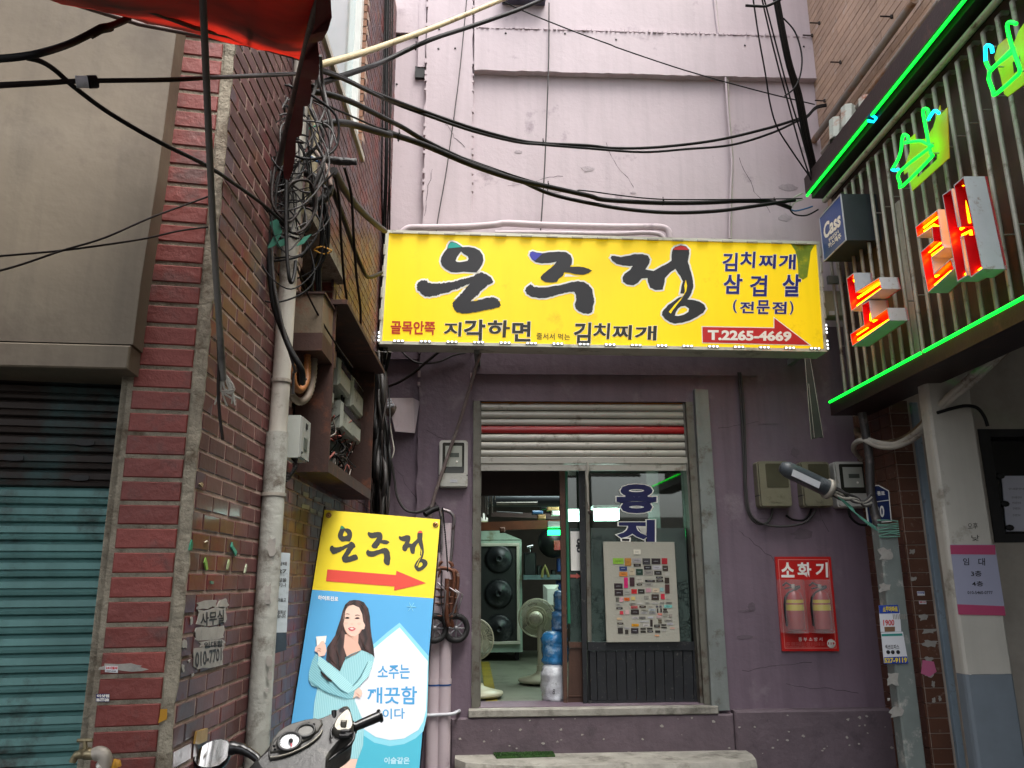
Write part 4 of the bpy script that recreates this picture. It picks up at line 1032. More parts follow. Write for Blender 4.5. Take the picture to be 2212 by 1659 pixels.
# pedestal fans
def fan(base, head, rad, yawz, label):
    bz = Vector(base); hd = Vector(head)
    t = thing('pedestal_fan', bz, label, 'fan', 'cream pedestal fans in the shop')
    cp = M['cream_plastic']
    m = MB(); m.lathe([(0, 0), (.17, 0), (.19, .012), (.185, .03), (.10, .05), (.045, .07), (.035, .09)], bz, seg=28); m.build('base', cp, t)
    hb = hd + Vector((0, .02, -.06)); m = MB(); top = Vector((bz.x, bz.y, hd.z-.38))
    m.tube([bz+Vector((0, 0, .07)), top], .032, 14); m.tube([top, Vector((bz.x, bz.y, hd.z-.06))], .022, 12); m.build('pole', cp, t)
    f = Vector((math.sin(yawz), math.cos(yawz), 0))   # the rear of the fan looks at the street: blades beyond
    m = MB(); m.lathe([(0, -.14), (.035, -.135), (.055, -.10), (.06, -.02), (.05, .02), (0, .03)], hd, f, 20); mo = m.build('motor_housing', cp, t)
    m = MB()
    for k in range(16):
        a = k*math.pi/8; q = f.orthogonal().normalized(); w_ = f.cross(q); m.tube([hd+f*-.137+(q*math.cos(a)+w_*math.sin(a))*.012, hd+f*-.13+(q*math.cos(a)+w_*math.sin(a))*.045], .003, 4)
    m.build('vent_fin', M['bar_grey'], mo, kind='stuff')
    q = Vector((0, 0, 1)).cross(f).normalized(); w_ = Vector((0, 0, 1))
    C_ = hd+f*.06; m = MB()
    for k in range(84):
        a = 2*math.pi*k/84; e = q*math.cos(a)+w_*math.sin(a)
        m.tube([C_-f*.04+e*.07, C_-f*.045+e*rad*.6, C_-f*.01+e*rad*.93, C_+f*.03+e*rad], .0016, 3, cap=False)
        m.tube([C_+f*.03+e*rad, C_+f*.075+e*rad*.9, C_+f*.10+e*rad*.5, C_+f*.11+e*.05], .0016, 3, cap=False)
    for r_, dd, th in ((rad, .03, .006), (rad*.6, -.046, .003), (.07, -.04, .004), (rad*.5, .10, .003)):
        m.tube([C_+f*dd+(q*math.cos(i*math.pi/18)+w_*math.sin(i*math.pi/18))*r_ for i in range(36)], th, 5, closed=True)
    m.build('wire_guard', cp, t, kind='stuff')
    bl = mat('translucent_blade', '9fa58e', .3, var=0, bump=None, alpha=.8)
    for k in range(4):
        m = MB(); V = []; F = []
        for i in range(7):
            s_ = i/6; r_ = .05+s_*(rad*.88-.05); wd = .18+.5*math.sin(s_*2.2)
            for j in range(5):
                a = k*math.pi/2 + .3 + (j/4-.5)*wd*1.3 + s_*.25; V.append(C_+f*(.025+.02*(j/4-.5))+(q*math.cos(a)+w_*math.sin(a))*r_)
        for i in range(6):
            for j in range(4): b = i*5+j; F.append((b, b+1, b+6, b+5))
        m.add(V, F, 0, True); m.build('blade', bl, t)
    return t
fY = 7.05
h = at(*cL(700, 655), fY); fan((h.x+.03, fY, .735), h, .158, .12, 'cream pedestal fan in full view beside the blue bag')
h = at(*cL(262, 800), 6.25); fan((at(*cL(310, 1210), 6.25).x, 6.25, .735), h, .15, .3, 'cream pedestal fan half hidden behind the left door jamb')
# bags of packed goods
def bag(x0, x1, y0, y1, Y, m_, label, seed, name='plastic_bag', cat_='bag', group='plastic bags stacked by the door'):
    r_ = random.Random(seed); p, q = at(*cL(x0, y1), Y), at(*cL(x1, y0), Y); c = (p+q)/2; rx, rz = (q.x-p.x)/2, (q.z-p.z)/2
    m = MB(); V = []; F = []; sg, rg = 24, 18
    for i in range(rg+1):
        t = math.pi*i/rg
        for k in range(sg):
            a = 2*math.pi*k/sg
            s_ = min(1, 1.25*math.sin(t))**.6 if math.sin(t) > 0 else 0
            rr = 1+.05*math.sin(i*2.1+r_.random())+.05*math.sin(a*5+i*.9+seed)+r_.uniform(-.03, .03)
            V.append(c+Vector((rx*s_*math.cos(a)*rr, .13*s_*math.sin(a)*rr, rz*math.copysign(abs(math.cos(t))**.8, math.cos(t)))))
    for i in range(rg):
        for k in range(sg):
            k2 = (k+1) % sg; F.append((i*sg+k, (i+1)*sg+k, (i+1)*sg+k2, i*sg+k2))
    m.add(V, F, 0, True)
    m.tube([c+Vector((0, 0, rz*.93)), c+Vector((.01, 0, rz*1.1))], [.02, .035], 8)
    return m.build(name, m_, None, label, category=cat_, group=group)
def bagmat(name, c1, c2, a=1):
    m = mat(name, c1, .22, var=.25, vs_=14, dirt=(c2, .45, 9), bump=(1, 28), coat=.6); return m
bb_ = bagmat('blue_bag_film', '2f7fb8', 'a9c4d4'); wb_ = bagmat('white_bag_film', 'c9cdd2', 'e8ecef'); lb_ = bagmat('pale_blue_bag_film', '4f8cc0', 'b7cddd')
bag(735, 905, 955, 1238, 6.05, wb_, 'white plastic bag with handwriting at the bottom of the stack', 3)
bag(738, 910, 735, 985, 6.1, bb_, 'bulging bright blue plastic bag in the middle of the stack', 5)
bag(805, 910, 600, 745, 6.15, lb_, 'small blue bag on top of the bulging blue one', 8)
bag(820, 905, 465, 615, 6.2, lb_, 'topmost loose pale blue bag of the stack', 11)
m = MB(); f_ = Fr((0, 5.915, 0), (1, 0, 0))
m.text(f_, '8', px(cL, [(812, 1130), (828, 1130), (826, 1165), (810, 1165)]), 0, 0); m.text(f_, 'ㅇ', px(cL, [(828, 1090), (838, 1090), (838, 1104), (828, 1104)]), 0, 0)
m.build('marker_writing', M['ink'], room)
bc = thing('crumpled_sack', at(*cL(800, 500), 8.5), 'pale crumpled paper sack behind the pale blue bag', 'sack')
m = MB(); m.box(at(*cL(800, 510), 8.5), (.16, .1, .24), bev=.04); m.build('sack', wht, bc)
# ================================================================ sliding doors
pbd = pb
DB, DK = -.165, -.105        # depth of the brown and the black leaf
def leafbox(parent, name, mt, quadpx, d0, d1):
    m = MB(); m.prism(W, [wl(u, v, d1) for u, v in quadpx], d0, d1); return m.build(name, mt, parent)
leaf1 = leafbox(pbd, 'brown_door', M['wood_brown'], px(cK, [(972, 660), (1000, 660), (1000, 668), (972, 668)]), DB-.03, DB)
leafbox(leaf1, 'stile', M['wood_brown'], [cK(968, 665), cK(1008, 665), cL(912, 1262), cL(886, 1262)], DB-.03, DB+.012)
leafbox(leaf1, 'weather_strip', mat('green_strip', '0f6a4a', .5), [cK(1012, 670), cK(1028, 670), cL(931, 690), cL(912, 690)], DB-.02, DB+.016)
leafbox(leaf1, 'lower_panel', mat('brown_panel_low', '4c3326', .6, var=.2, streak=.2), [cL(922, 855), cL(1030, 855), cL(1030, 1262), cL(914, 1262)], DB-.03, DB-.006)
leafbox(leaf1, 'rail', M['wood_brown'], [cL(920, 815), cL(1030, 815), cL(1030, 852), cL(920, 852)], DB-.03, DB+.008)
leafbox(leaf1, 'rail', M['wood_brown'], [cL(920, 1175), cL(1030, 1175), cL(1030, 1180), cL(920, 1180)], DB-.03, DB+.002)
flo = bpy.data.materials.new('floral_glass'); flo.use_nodes = True
def floral(m):
    n = m.node_tree.nodes; l = m.node_tree.links; b = n['Principled BSDF']; geo = n.new('ShaderNodeNewGeometry')
    mp = n.new('ShaderNodeMapping'); mp.inputs['Scale'].default_value = (1, 1, 1); l.new(geo.outputs['Position'], mp.inputs[0])
    v = n.new('ShaderNodeTexVoronoi'); v.feature = 'DISTANCE_TO_EDGE'; v.inputs['Scale'].default_value = 34; l.new(mp.outputs[0], v.inputs['Vector'])
    ns = n.new('ShaderNodeTexNoise'); ns.inputs['Scale'].default_value = 5; l.new(geo.outputs['Position'], ns.inputs['Vector'])
    c = n.new('ShaderNodeMath'); c.operation = 'LESS_THAN'; l.new(v.outputs['Distance'], c.inputs[0]); c.inputs[1].default_value = .07
    g = n.new('ShaderNodeMath'); g.operation = 'GREATER_THAN'; l.new(ns.outputs['Fac'], g.inputs[0]); g.inputs[1].default_value = .48
    mu = n.new('ShaderNodeMath'); mu.operation = 'MULTIPLY'; l.new(c.outputs[0], mu.inputs[0]); l.new(g.outputs[0], mu.inputs[1])
    x = n.new('ShaderNodeMix'); x.data_type = 'RGBA'; l.new(mu.outputs[0], x.inputs[0]); x.inputs[6].default_value = rgb('45544f'); x.inputs[7].default_value = rgb('182624')
    l.new(x.outputs[2], b.inputs['Base Color']); b.inputs['Roughness'].default_value = .18; b.inputs['Alpha'].default_value = .82
floral(flo); MATS['floral_glass'] = flo
leafbox(leaf1, 'clear_pane', M['glass'], [cK(1029, 668), cK(1135, 668), cK(1135, 1118), cK(1036, 1118)], DB-.018, DB-.012)
leafbox(leaf1, 'patterned_pane', flo, [cL(926, 52), cL(1010, 52), cL(1018, 813), cL(930, 813)], DB-.018, DB-.010)
leafbox(leaf1, 'paper_sign', M['white_print'], [cL(930, 72), cL(1005, 72), cL(1005, 335), cL(935, 335)], DB-.008, DB-.004)
m = MB(); m.text(W, '용', px(cL, [(968, 120), (1010, 120), (1010, 215), (968, 215)]), DB-.003, .04); m.build('text', M['ink'], leaf1)
m = MB(); m.flat(W, [px(cL, [(930, 362), (970, 362), (970, 352), (1004, 374), (970, 390), (970, 382), (930, 382)])], DB-.005); m.build('red_arrow', mat('faded_red', 'b0574c', .6, var=0, bump=None), leaf1)
bk = M['black_metal']
leaf2 = leafbox(pbd, 'black_door', bk, [cK(1112, 655), cK(1160, 655), cL(1045, 1268), cL(1018, 1268)], DK-.03, DK)
leafbox(leaf2, 'stile', bk, [cK(1945, 655), cK(1968, 655), cL(1822, 1268), cL(1785, 1268)], DK-.03, DK+.001)
leafbox(leaf2, 'top_rail', bk, [cK(1162, 655), cK(1944, 655), cK(1944, 664), cK(1162, 664)], DK-.03, DK)
leafbox(leaf2, 'glass_bead', M['jamb'], [cK(1162, 665), cK(1190, 665), cL(1072, 812), cL(1046, 812)], DK-.02, DK-.004)
leafbox(leaf2, 'clear_pane', M['glass'], [cK(1190, 665), cK(1945, 665), cK(1945, 1120), cK(1190, 1120)], DK-.016, DK-.012)
leafbox(leaf2, 'patterned_pane', flo, [cL(1068, 50), cL(1700, 50), cL(1740, 812), cL(1072, 812)], DK-.016, DK-.009)
leafbox(leaf2, 'dark_pane', M['dark_glass'], [cL(1702, 50), cL(1770, 50), cL(1785, 812), cL(1742, 812)], DK-.016, DK-.009)
leafbox(leaf2, 'lower_rail', bk, [cL(1047, 815), cL(1783, 812), cL(1790, 870), cL(1050, 872)], DK-.03, DK+.006)
xs0 = [1057, 1104, 1168, 1235, 1302, 1367, 1432, 1494, 1557, 1619, 1683, 1750, 1784]
for i in range(12):
    a, b = xs0[i], xs0[i+1]
    leafbox(leaf2, 'plank', bk, [cL(a+3+.03*(i), 876), cL(b-3, 876), cL(b-3+10, 1203), cL(a+3+8, 1206)], DK-.03, DK-.004+.002*(i % 2))
leafbox(leaf2, 'bottom_rail', bk, [cL(1052, 1208), cL(1800, 1203), cL(1808, 1270), cL(1052, 1270)], DK-.03, DK+.003)
leafbox(leaf2, 'backing', M['black'], [cL(1045, 872), cL(1790, 870), cL(1800, 1262), cL(1045, 1262)], DK-.045, DK-.034)
# curtain side darkness behind the right end of the glass: a cupboard
m = MB(); m.box((1.45, 6.5, 1.9), (.32, .5, 2.3)); m.build('cupboard', mat('dull_brown_cupboard', '4a3a30', .6, var=.25), room)
# window lettering
def wtxt(ch, q, bold=.05, wo=.03):
    MB().text(W, ch, q, DK-.003, bold, outline=wo).build('text_outline', M['white_print'], leaf2)
    MB().text(W, ch, q, DK-.0015, bold).build('text', M['navy'], leaf2)
wtxt('용', px(cK, [(1400, 782), (1702, 782), (1702, 1002), (1400, 1002)]))
wtxt('지', px(cK, [(1400, 1055), (1690, 1052), (1690, 1240), (1400, 1212)]))
MB().flat(W, [px(cZ, [(340, 62), (475, 68), (472, 110), (345, 108)])], DK-.0018, off=.004).build('text_outline', M['white_print'], leaf2)
MB().flat(W, [px(cZ, [(356, 74), (462, 78), (460, 112), (358, 108)])], DK-.001).build('text', M['ink'], leaf2)
# hanging pull cord
cd = thing('pull_cord', W.p(.6, 2.2, .0), 'short dirty pull cord hanging from the shutter bottom bar', 'cord')
m = MB(); m.tube([W.hit(*cK(x, y), .0) for x, y in ((1178, 615), (1183, 660), (1172, 720), (1180, 800), (1183, 900), (1190, 960), (1185, 985))], [.009, .014, .012, .01, .007, .006, .008], 6, sub=3); m.build('cord', M['cable_white'], cd)
m = MB(); m.ball(W.hit(*cK(1196, 997), .0), (.012, .01, .016), 8); m.build('knot', M['rust_dark'], cd)
# ================================================================ notice board with clothing labels
BD = .004-.105+.02
bt = thing('notice_board', W.hit(*cZ(650, 1540), DK+.03), 'white board covered with small coloured cloth labels, fixed on the black door', 'board')
m = MB(); m.prism(W, [wl(*cZ(x, y), DK+.03) for x, y in ((90, 117), (1100, 122), (1180, 1538), (141, 1545))], DK+.008, DK+.03); m.build('board', mat('off_white_board', 'a9a79a', .5, var=.06, vs_=3, dirt=('a09a84', .12, 5)), bt)
LB = """228,352,380,435,84b43a 300,355,380,430,9ad04a 398,352,487,460,b07a34 503,355,632,415,9a9798 648,354,758,443,3b3a3e 776,355,902,437,2a2024 921,352,1000,438,a8202c
522,432,624,470,2e2620 320,470,428,532,2a3c6c 318,548,435,610,c47a34 458,492,535,595,b8ac92 556,505,652,592,1f3c30 668,458,775,515,26262a 790,455,915,515,b4b2b8 932,458,1010,536,3a3028 672,528,797,590,8d8a84 815,532,920,590,2e2c28 966,556,1030,606,b2b0a8
386,625,440,775,c81c6a 466,625,535,752,3c2228 556,614,660,700,b4b0a4 838,612,937,640,26221e 685,660,826,692,1c1a18 843,655,943,690,3a332c 964,628,1027,710,32281f 683,705,795,744,98968e 566,714,642,740,4a4030 968,726,1032,852,4c2a28
246,710,366,787,2c2024 253,803,373,886,2e2226 384,805,478,866,9a9a92 490,792,568,858,c01c24 585,792,676,856,2c2824 697,780,765,836,b88a94 897,770,947,822,8cb4b4 790,780,880,840,c4b49c 268,908,312,970,5a5850 325,912,370,972,d09aa4 386,912,465,957,cc5c1c 485,900,545,950,c4b070 670,890,735,930,8a8880 775,866,882,947,3a2c26 908,860,963,936,c02c40 990,880,1035,930,a8a498
272,995,350,1025,a4a29c 465,985,550,1012,8a887e 570,985,650,1005,b8b6b0 680,975,760,1002,9a9a90 780,980,865,1002,aaa8a4 895,975,958,998,84827c 978,972,1067,1000,7e7c74 276,1048,367,1078,34322e 483,1030,578,1066,b05454 605,1025,695,1055,46382c 720,1030,800,1056,a4a094 838,1025,872,1052,5a5860 888,1025,920,1052,5a5860 957,1016,1068,1056,74b8b0
326,1102,376,1152,c0283c 400,1090,458,1150,c8a4a4 483,1082,597,1152,2c2222 624,1078,720,1105,8e8c7e 740,1070,830,1100,a8b0b4 626,1112,712,1145,a2a2a0 742,1115,832,1142,8c8c8c 855,1065,872,1130,2e2424 902,1065,922,1122,2e2424 943,1068,996,1094,38302a 937,1106,1008,1122,38302a 866,1136,925,1160,cc7a6c 945,1140,1006,1188,8f8c80 1020,1142,1070,1192,9a958c
602,1180,690,1215,6e6c68 500,1185,590,1215,b0acac 725,1182,800,1206,b4b4bc 848,1168,915,1200,b8a0a0 757,1226,792,1325,332826 872,1220,920,1278,5c5444 958,1222,1072,1254,8a8880 610,1238,740,1260,b0b0b0 290,1265,376,1290,4a4238 291,1308,375,1330,9a9890 494,1285,596,1322,d0920c 812,1295,897,1335,38322a 916,1290,986,1312,2c2622 915,1325,992,1348,33302b 1000,1270,1080,1300,a8a6ac
298,1342,370,1422,2c2624 400,1370,447,1430,34302a 485,1345,590,1418,2c262a 620,1342,694,1368,3a362f 620,1382,695,1412,343028 712,1342,790,1366,2e2a26 715,1378,798,1406,322c28 828,1378,900,1412,2e2c28 390,1335,470,1358,9c9a9a 920,1362,985,1386,a8a6a0 822,1440,885,1462,cc9a74 1040,1335,1105,1358,c09a8a 285,1200,355,1228,c4a884 655,1285,745,1325,bcb8b4 520,230,620,300,d6d2c2"""
for it in LB.split():
    x0, y0, x1, y1, c = it.split(',')
    x0, y0, x1, y1 = map(float, (x0, y0, x1, y1))
    mm = mat('label_'+c, c, .8, var=.15, vs_=60, bump=None)
    m = MB(); m.prism(W, [wl(*cZ(x, y), DK+.033) for x, y in ((x0, y0), (x1, y0+1), (x1+2, y1), (x0+2, y1))], DK+.0302, DK+.0325+random.uniform(0, .0015))
    lo = m.build('cloth_label', mm, bt)
    dark = sum(rgb(c)[:3]) < .35
    if x1-x0 > 75 and y1-y0 > 24:      # woven line of tiny unreadable print
        m = MB(); cy_ = (y0+y1)/2; x = x0+(x1-x0)*.25
        while x < x1-(x1-x0)*.25: m.prism(W, [wl(*cZ(x+a, cy_+b), DK+.0345) for a, b in ((0, -4), (4, -4), (4, 4), (0, 4))], DK+.0343, DK+.0348); x += 8
        m.build('woven_mark', M['letter_white'] if dark else M['ink'], lo, kind='stuff')
for x, y in ((95, 125), (520, 135), (790, 145), (1095, 130), (115, 500), (150, 815), (1110, 520), (1120, 800), (1130, 1000), (140, 1155), (1148, 1170), (1155, 1350), (600, 1530), (160, 1535), (1170, 1530)):
    MB().ball(W.hit(*cZ(x, y), DK+.031), .004, 6).build('pin', M['bar_grey'], bt)
# ================================================================ green mat on the step
m = MB(); q = [atz(*cL(x, y), .462) for x, y in ((373, 1505), (775, 1498), (828, 1578), (435, 1590))]
m.hexa([p-Vector((0, 0, .006)) for p in q]+[p+Vector((0, 0, .004)) for p in q])
r_ = random.Random(4)
for i in range(6000):
    s_, t_ = r_.random(), r_.random(); p = (q[0]*(1-s_)+q[1]*s_)*(1-t_)+(q[3]*(1-s_)+q[2]*s_)*t_; a = r_.random()*6.3
    e = Vector((math.cos(a), math.sin(a), 0))*.0035; m.add([p+e, p-e, p+Vector((r_.uniform(-.004, .004), r_.uniform(-.004, .004), .012))], [(0, 1, 2)])
m.build('doormat', mat('artificial_turf', '2f5220', .9, var=.5, vs_=16, dirt=('4d5a2c', .3, 14)), None, 'small green artificial turf mat on the left of the concrete step', category='mat')
# ================================================================ extinguisher board
ext = thing('extinguisher_board', W.p(2, 1.07, .02), 'red fire extinguisher board on the mauve wall with white Korean lettering', 'fire board')
RB_ = [cN(453, 76), cN(845, 76), cN(906, 743), cN(504, 744)]
redb = mat('signal_red', 'c01410', .35, var=.04, bump=None, coat=.4)
m = MB(); m.prism(W, [wl(u, v, .02) for u, v in RB_], .0, .02); m.build('board', redb, ext)
loc_in = inset([wl(u, v, .021) for u, v in RB_], .018); lo2 = inset(loc_in, .004)
m = MB()
for i in range(4): j = (i+1) % 4; m.add([W.p(*loc_in[i], .0212), W.p(*loc_in[j], .0212), W.p(*lo2[j], .0212), W.p(*lo2[i], .0212)], [(0, 1, 2, 3)])
m.build('border_line', mat('pink_line', 'd88a80', .5, var=0, bump=None), ext)
for ch, x0, x1 in (('소', 497, 588), ('화', 612, 708), ('기', 740, 826)):
    MB().text(W, ch, px(cN, [(x0-4, 116), (x1-2, 116), (x1+2, 222), (x0, 222)]), .0215, .032).build('text', M['white_print'], ext)
MB().text(W, '중부소방서', px(cN, [(616, 646), (786, 646), (788, 672), (618, 674)]), .0215, .01, sp=1.5).build('text', M['white_print'], ext)
for k, (y, x1) in enumerate(((686, 805), (699, 805), (713, 735))):
    MB().text(W, '소화기 사용법 안전핀을 뽑고 노즐을 잡고 손잡이를 누른다', px(cN, [(527, y-4), (x1, y-4), (x1+1, y+4), (528, y+4)]), .0215, .01).build('text', mat('pink_print', 'd0807a', .5, var=0, bump=None), ext)
c = wl(*cN(850, 690), .022); m = MB(); m.lathe([(0, .001), (.030, .001), (.030, 0)], W.p(*c, .0205), W.n, 20); em = m.build('emblem', M['white_print'], ext)
MB().text(W, '119', px(cN, [(828, 680), (874, 680), (874, 698), (828, 698)]), .0225, .05).build('text', redb, em)
frost = bpy.data.materials.new('frosted_case'); frost.use_nodes = True
n = frost.node_tree.nodes; l = frost.node_tree.links; n.remove(n['Principled BSDF'])
t1, t2, t3, mx = n.new('ShaderNodeBsdfTransparent'), n.new('ShaderNodeBsdfDiffuse'), n.new('ShaderNodeBsdfGlossy'), n.new('ShaderNodeMixShader')
t2.inputs[0].default_value = (.75, .68, .68, 1); mx.inputs[0].default_value = .2; l.new(t1.outputs[0], mx.inputs[1]); l.new(t2.outputs[0], mx.inputs[2])
mx2 = n.new('ShaderNodeMixShader'); mx2.inputs[0].default_value = .07; t3.inputs['Roughness'].default_value = .25; l.new(mx.outputs[0], mx2.inputs[1]); l.new(t3.outputs[0], mx2.inputs[2]); l.new(mx2.outputs[0], n['Material Output'].inputs[0])
for k, (x0, x1, xb0, xb1, side) in enumerate(((508, 697, 541, 738, 'left'), (697, 890, 742, 918, 'right'))):
    D = .16
    p = [wl(*cN(x, y), D) for x, y in ((x0, 236), (x1, 236), (xb1, 622), (xb0, 612))]
    a0, a1, z0, z1 = (p[0][0]+p[3][0])/2-.0, (p[1][0]+p[2][0])/2, (p[2][1]+p[3][1])/2, (p[0][1]+p[1][1])/2
    a0 += .004; a1 -= .004
    t = thing('fire_extinguisher', W.p((a0+a1)/2, z0, .09), f'red fire extinguisher with a yellow label in the {side} frosted case of the red board', 'fire extinguisher', 'extinguishers in frosted cases')
    cx = (a0+a1)/2+.0; c = W.p(cx, z0+.02, .085); H = z1-z0
    m = MB(); m.lathe([(0, 0), (.058, 0), (.06, .01), (.06, H*.58), (.05, H*.68), (.022, H*.74), (.02, H*.77), (0, H*.77)], c, seg=24); m.build('cylinder', mat('extinguisher_red', 'a01015', .3, var=.05, bump=None, coat=.5), t)
    m = MB(); m.lathe([(.0615, H*.36), (.0615, H*.47)], c, seg=24); m.lathe([(.0615, H*.50), (.0615, H*.56)], c, seg=24); m.build('label_band', mat('label_yellow', 'd8c62c', .5, var=.1, bump=None), t)
    m = MB(); top = c+Vector((0, 0, H*.77)); m.lathe([(.015, 0), (.015, .03), (0, .03)], top, seg=10); m.build('valve', M['bar_grey'], t)
    m = MB(); m.tube([top+Vector((-.01, 0, .02)), top+Vector((-.05, -.01, .04)), top+Vector((-.075, -.01, .02))], .007, 6); m.tube([top+Vector((-.01, 0, .01)), top+Vector((-.06, -.01, .0))], .006, 6); m.build('handle', drk, t)
    m = MB(); m.tube([top+Vector((.01, 0, .01)), top+Vector((.04, -.02, .01)), top+Vector((-.068, -.02, -.06)), top+Vector((-.07, -.01, -.25))], .008, 6, sub=4); m.build('hose', drk, t)
    m = MB(); f = W; sg = []
    for z in (z0, z1):
        for i in range(13):
            s_ = i/12; sg.append(W.p(a0+(a1-a0)*s_, z, .022+(D-.022)*min(1, (1-abs(2*s_-1)**5))))
    m.add(sg, [(i, i+1, i+14, i+13) for i in range(12)], 0, True); m.add(sg[13:]+[], [tuple(range(13))], 0); m.add(sg[:13], [tuple(range(12, -1, -1))], 0)
    m.build('frosted_case', frost, t)
# ================================================================ electricity meters on the mauve wall
case_w = mat('meter_white', 'b9b9b2', .4, var=.06, dirt=('8a8470', .2, 8)); case_b = mat('meter_beige', '77735f', .45, var=.1, dirt=('55503e', .3, 10)); lens = mat('meter_window', '2a2c26', .1, bump=None, var=.1)
lcd = mat('meter_face', 'a2a69c', .5, var=.1); lcdd = mat('lcd', '4a524a', .3)
def meter(a0, a1, z0, z1, mt, label, clear, parentname='electricity_meter'):
    t = thing(parentname, W.p((a0+a1)/2, z0, .05), label, 'electricity meter', 'electricity meters on the mauve wall')
    D = .10; m = MB(); w_, h = a1-a0, z1-z0; pts = []
    rc = .022
    def rr(x0, x1, y0, y1, r): 
        o = []
        for cx, cy, s in ((x1-r, y1-r, 0), (x0+r, y1-r, 1), (x0+r, y0+r, 2), (x1-r, y0+r, 3)):
            for i in range(5): a = (s+i/4)*math.pi/2; o.append((cx+r*math.cos(a), cy+r*math.sin(a)))
        return o
    m.prism(W, rr(a0, a1, z0, z1, rc), 0, D*.8); m.prism(W, rr(a0+.008, a1-.008, z0+.008, z1-.008, rc*.8), D*.8, D); m.build('case', mt, t)
    gz = z0+h*.27
    if clear:
        m = MB(); m.prism(W, rr(a0+w_*.12, a1-w_*.12, gz+.01, z1-.02, .01), D, D+.002); m.build('window', lens, t)
        m = MB(); m.fbox(W, a0+w_*.22, a1-w_*.2, gz+h*.16, z1-h*.13, D+.002, D+.004); f = m.build('face', lcd, t)
        m = MB(); m.fbox(W, a0+w_*.38, a1-w_*.3, gz+h*.36, gz+h*.45, D+.004, D+.006); m.build('display', lcdd, f)
        m = MB(); m.lathe([(0, .003), (.008, .003), (.008, 0)], W.p(a1-w_*.38, gz+h*.26, D+.004), W.n, 12); m.build('button', M['white_print'], f)
    else:
        m = MB(); m.prism(W, rr(a0+w_*.24, a1-w_*.08, gz+.05, z1-.02, .01), D, D+.0025); m.build('window', mat('murky_window', '4c4a3a', .15, var=.15, bump=None), t)
    m = MB(); m.fbox(W, a0-.001, a1+.001, gz-.008, gz, 0, D*.82); m.build('seam', M['cable_grey'], t)
    m = MB(); m.fbox(W, a0+w_*.4, a1-w_*.35, z0+h*.10, z0+h*.16, D, D+.003); m.build('plate', M['letter_white'] if clear else mt, t)
    return t
def mrect(c, x0, x1, y0, y1, d=.1):
    a, b = wl(*c(x0, y1), d), wl(*c(x1, y0), d); return a[0], b[0], a[1], b[1]
r1 = mrect(cQ, 722, 978, 845, 1258); meter(*r1, case_w, 'off-white meter with a glass window left of the shop door', True)
r2 = mrect(cM, 352, 552, 565, 892); meter(*r2, case_b, 'beige meter furthest left of the three right of the door', False)
r3 = mrect(cM, 662, 838, 568, 890); meter(*r3, case_b, 'beige meter behind the grey cable joint, middle of three', False)
r4 = mrect(cM, 905, 1105, 568, 893); meter(*r4, case_w, 'pale meter with a display next to the grey pole', True)
# ================================================================ cables
def cable(pts, r, m, label, category='cable', group=None, sub=5, seg=7, name='cable', parent=None):
    if sum(Vector(p).y for p in pts)/len(pts) < 3.15: r = [x*.66 for x in r] if isinstance(r, list) else r*.66
    return MB().tube(pts, r, seg, sub=sub).build(name, M[m] if isinstance(m, str) else m, parent, label, category=category, group=group)
def wc(c, P, d): return [W.hit(*c(x, y), d) for x, y in P]
cable(wc(cM, [(193, -60), (205, 60), (218, 280), (232, 570), (240, 780), (262, 930), (320, 1005), (390, 1005), (425, 960), (435, 900)], .03), .009, 'cable_grey', 'grey cable running down from the sign and looping into the left beige meter', group='cables on the mauve wall')
cable(wc(cM, [(207, -60), (222, 60), (235, 280), (245, 570), (250, 780), (285, 950), (400, 1020), (560, 1025), (680, 990), (745, 905)], .045), .008, 'cable_grey', 'grey cable sagging under the beige meters into the middle one', group='cables on the mauve wall')
cable(wc(cM, [(530, 950), (580, 980), (650, 985), (690, 950), (710, 905)], .03), .008, 'cable', 'short dark cable loop below the middle meter', group='cables on the mauve wall')
cable(wc(cM, [(970, 905), (985, 960), (1040, 1010), (1110, 1020), (1160, 1015)], .1), .009, 'cable', 'dark cable from the right meter to the grey pole', group='cables on the mauve wall')
cable(wc(cQ, [(785, 1262), (760, 1320), (700, 1390), (640, 1420)], .04), .008, 'cable_grey', 'grey cable leaving the door meter on its left side', group='cables on the mauve wall')
cable(wc(cQ, [(858, 1262), (830, 1330), (770, 1400), (700, 1440)], .04), .008, 'cable_grey', 'grey cable leaving the door meter on its right side', group='cables on the mauve wall')
cable(wc(cQ, [(310, 1030), (340, 1200), (360, 1330), (420, 1440), (500, 1475), (600, 1455), (700, 1390)], .05), .009, 'cable_grey', 'cable drooping from the corner bundle to the door meter cables', group='cables on the mauve wall')
cable(wc(cQ, [(170, 395), (260, 385), (380, 340), (500, 265), (600, 180), (720, 80), (780, 20)], .08), .011, 'cable_brown', 'brown cable rising from the rusty cabinet to the sign', group='cables on the mauve wall')
cable(wc(cQ, [(400, 70), (450, 120), (520, 165), (620, 180), (740, 160), (850, 110), (960, 85)], .07), .007, 'cable_grey', 'thin cable sagging just under the sign box', group='cables on the mauve wall')
cable(wc(cQ, [(205, 20), (240, 100), (262, 250), (268, 480)], .06), .008, 'cable_brown', 'brown cable hanging beside the rusty cabinet corner', group='cables on the mauve wall')
cable([W.hit(*cQ(1085, 90), .33), W.hit(*cQ(1050, 200), .28), W.hit(*cQ(905, 690), .16), W.hit(*cQ(690, 1320), .13), W.hit(*cQ(650, 1520), .13)], .0125, mat('scuffed_rod', '6b5f5c', .6, var=.3, dirt=('8b8580', .25, 14)), 'scuffed slanting rod from the sign down across the door meter', 'rod', sub=2, name='slanted_rod')
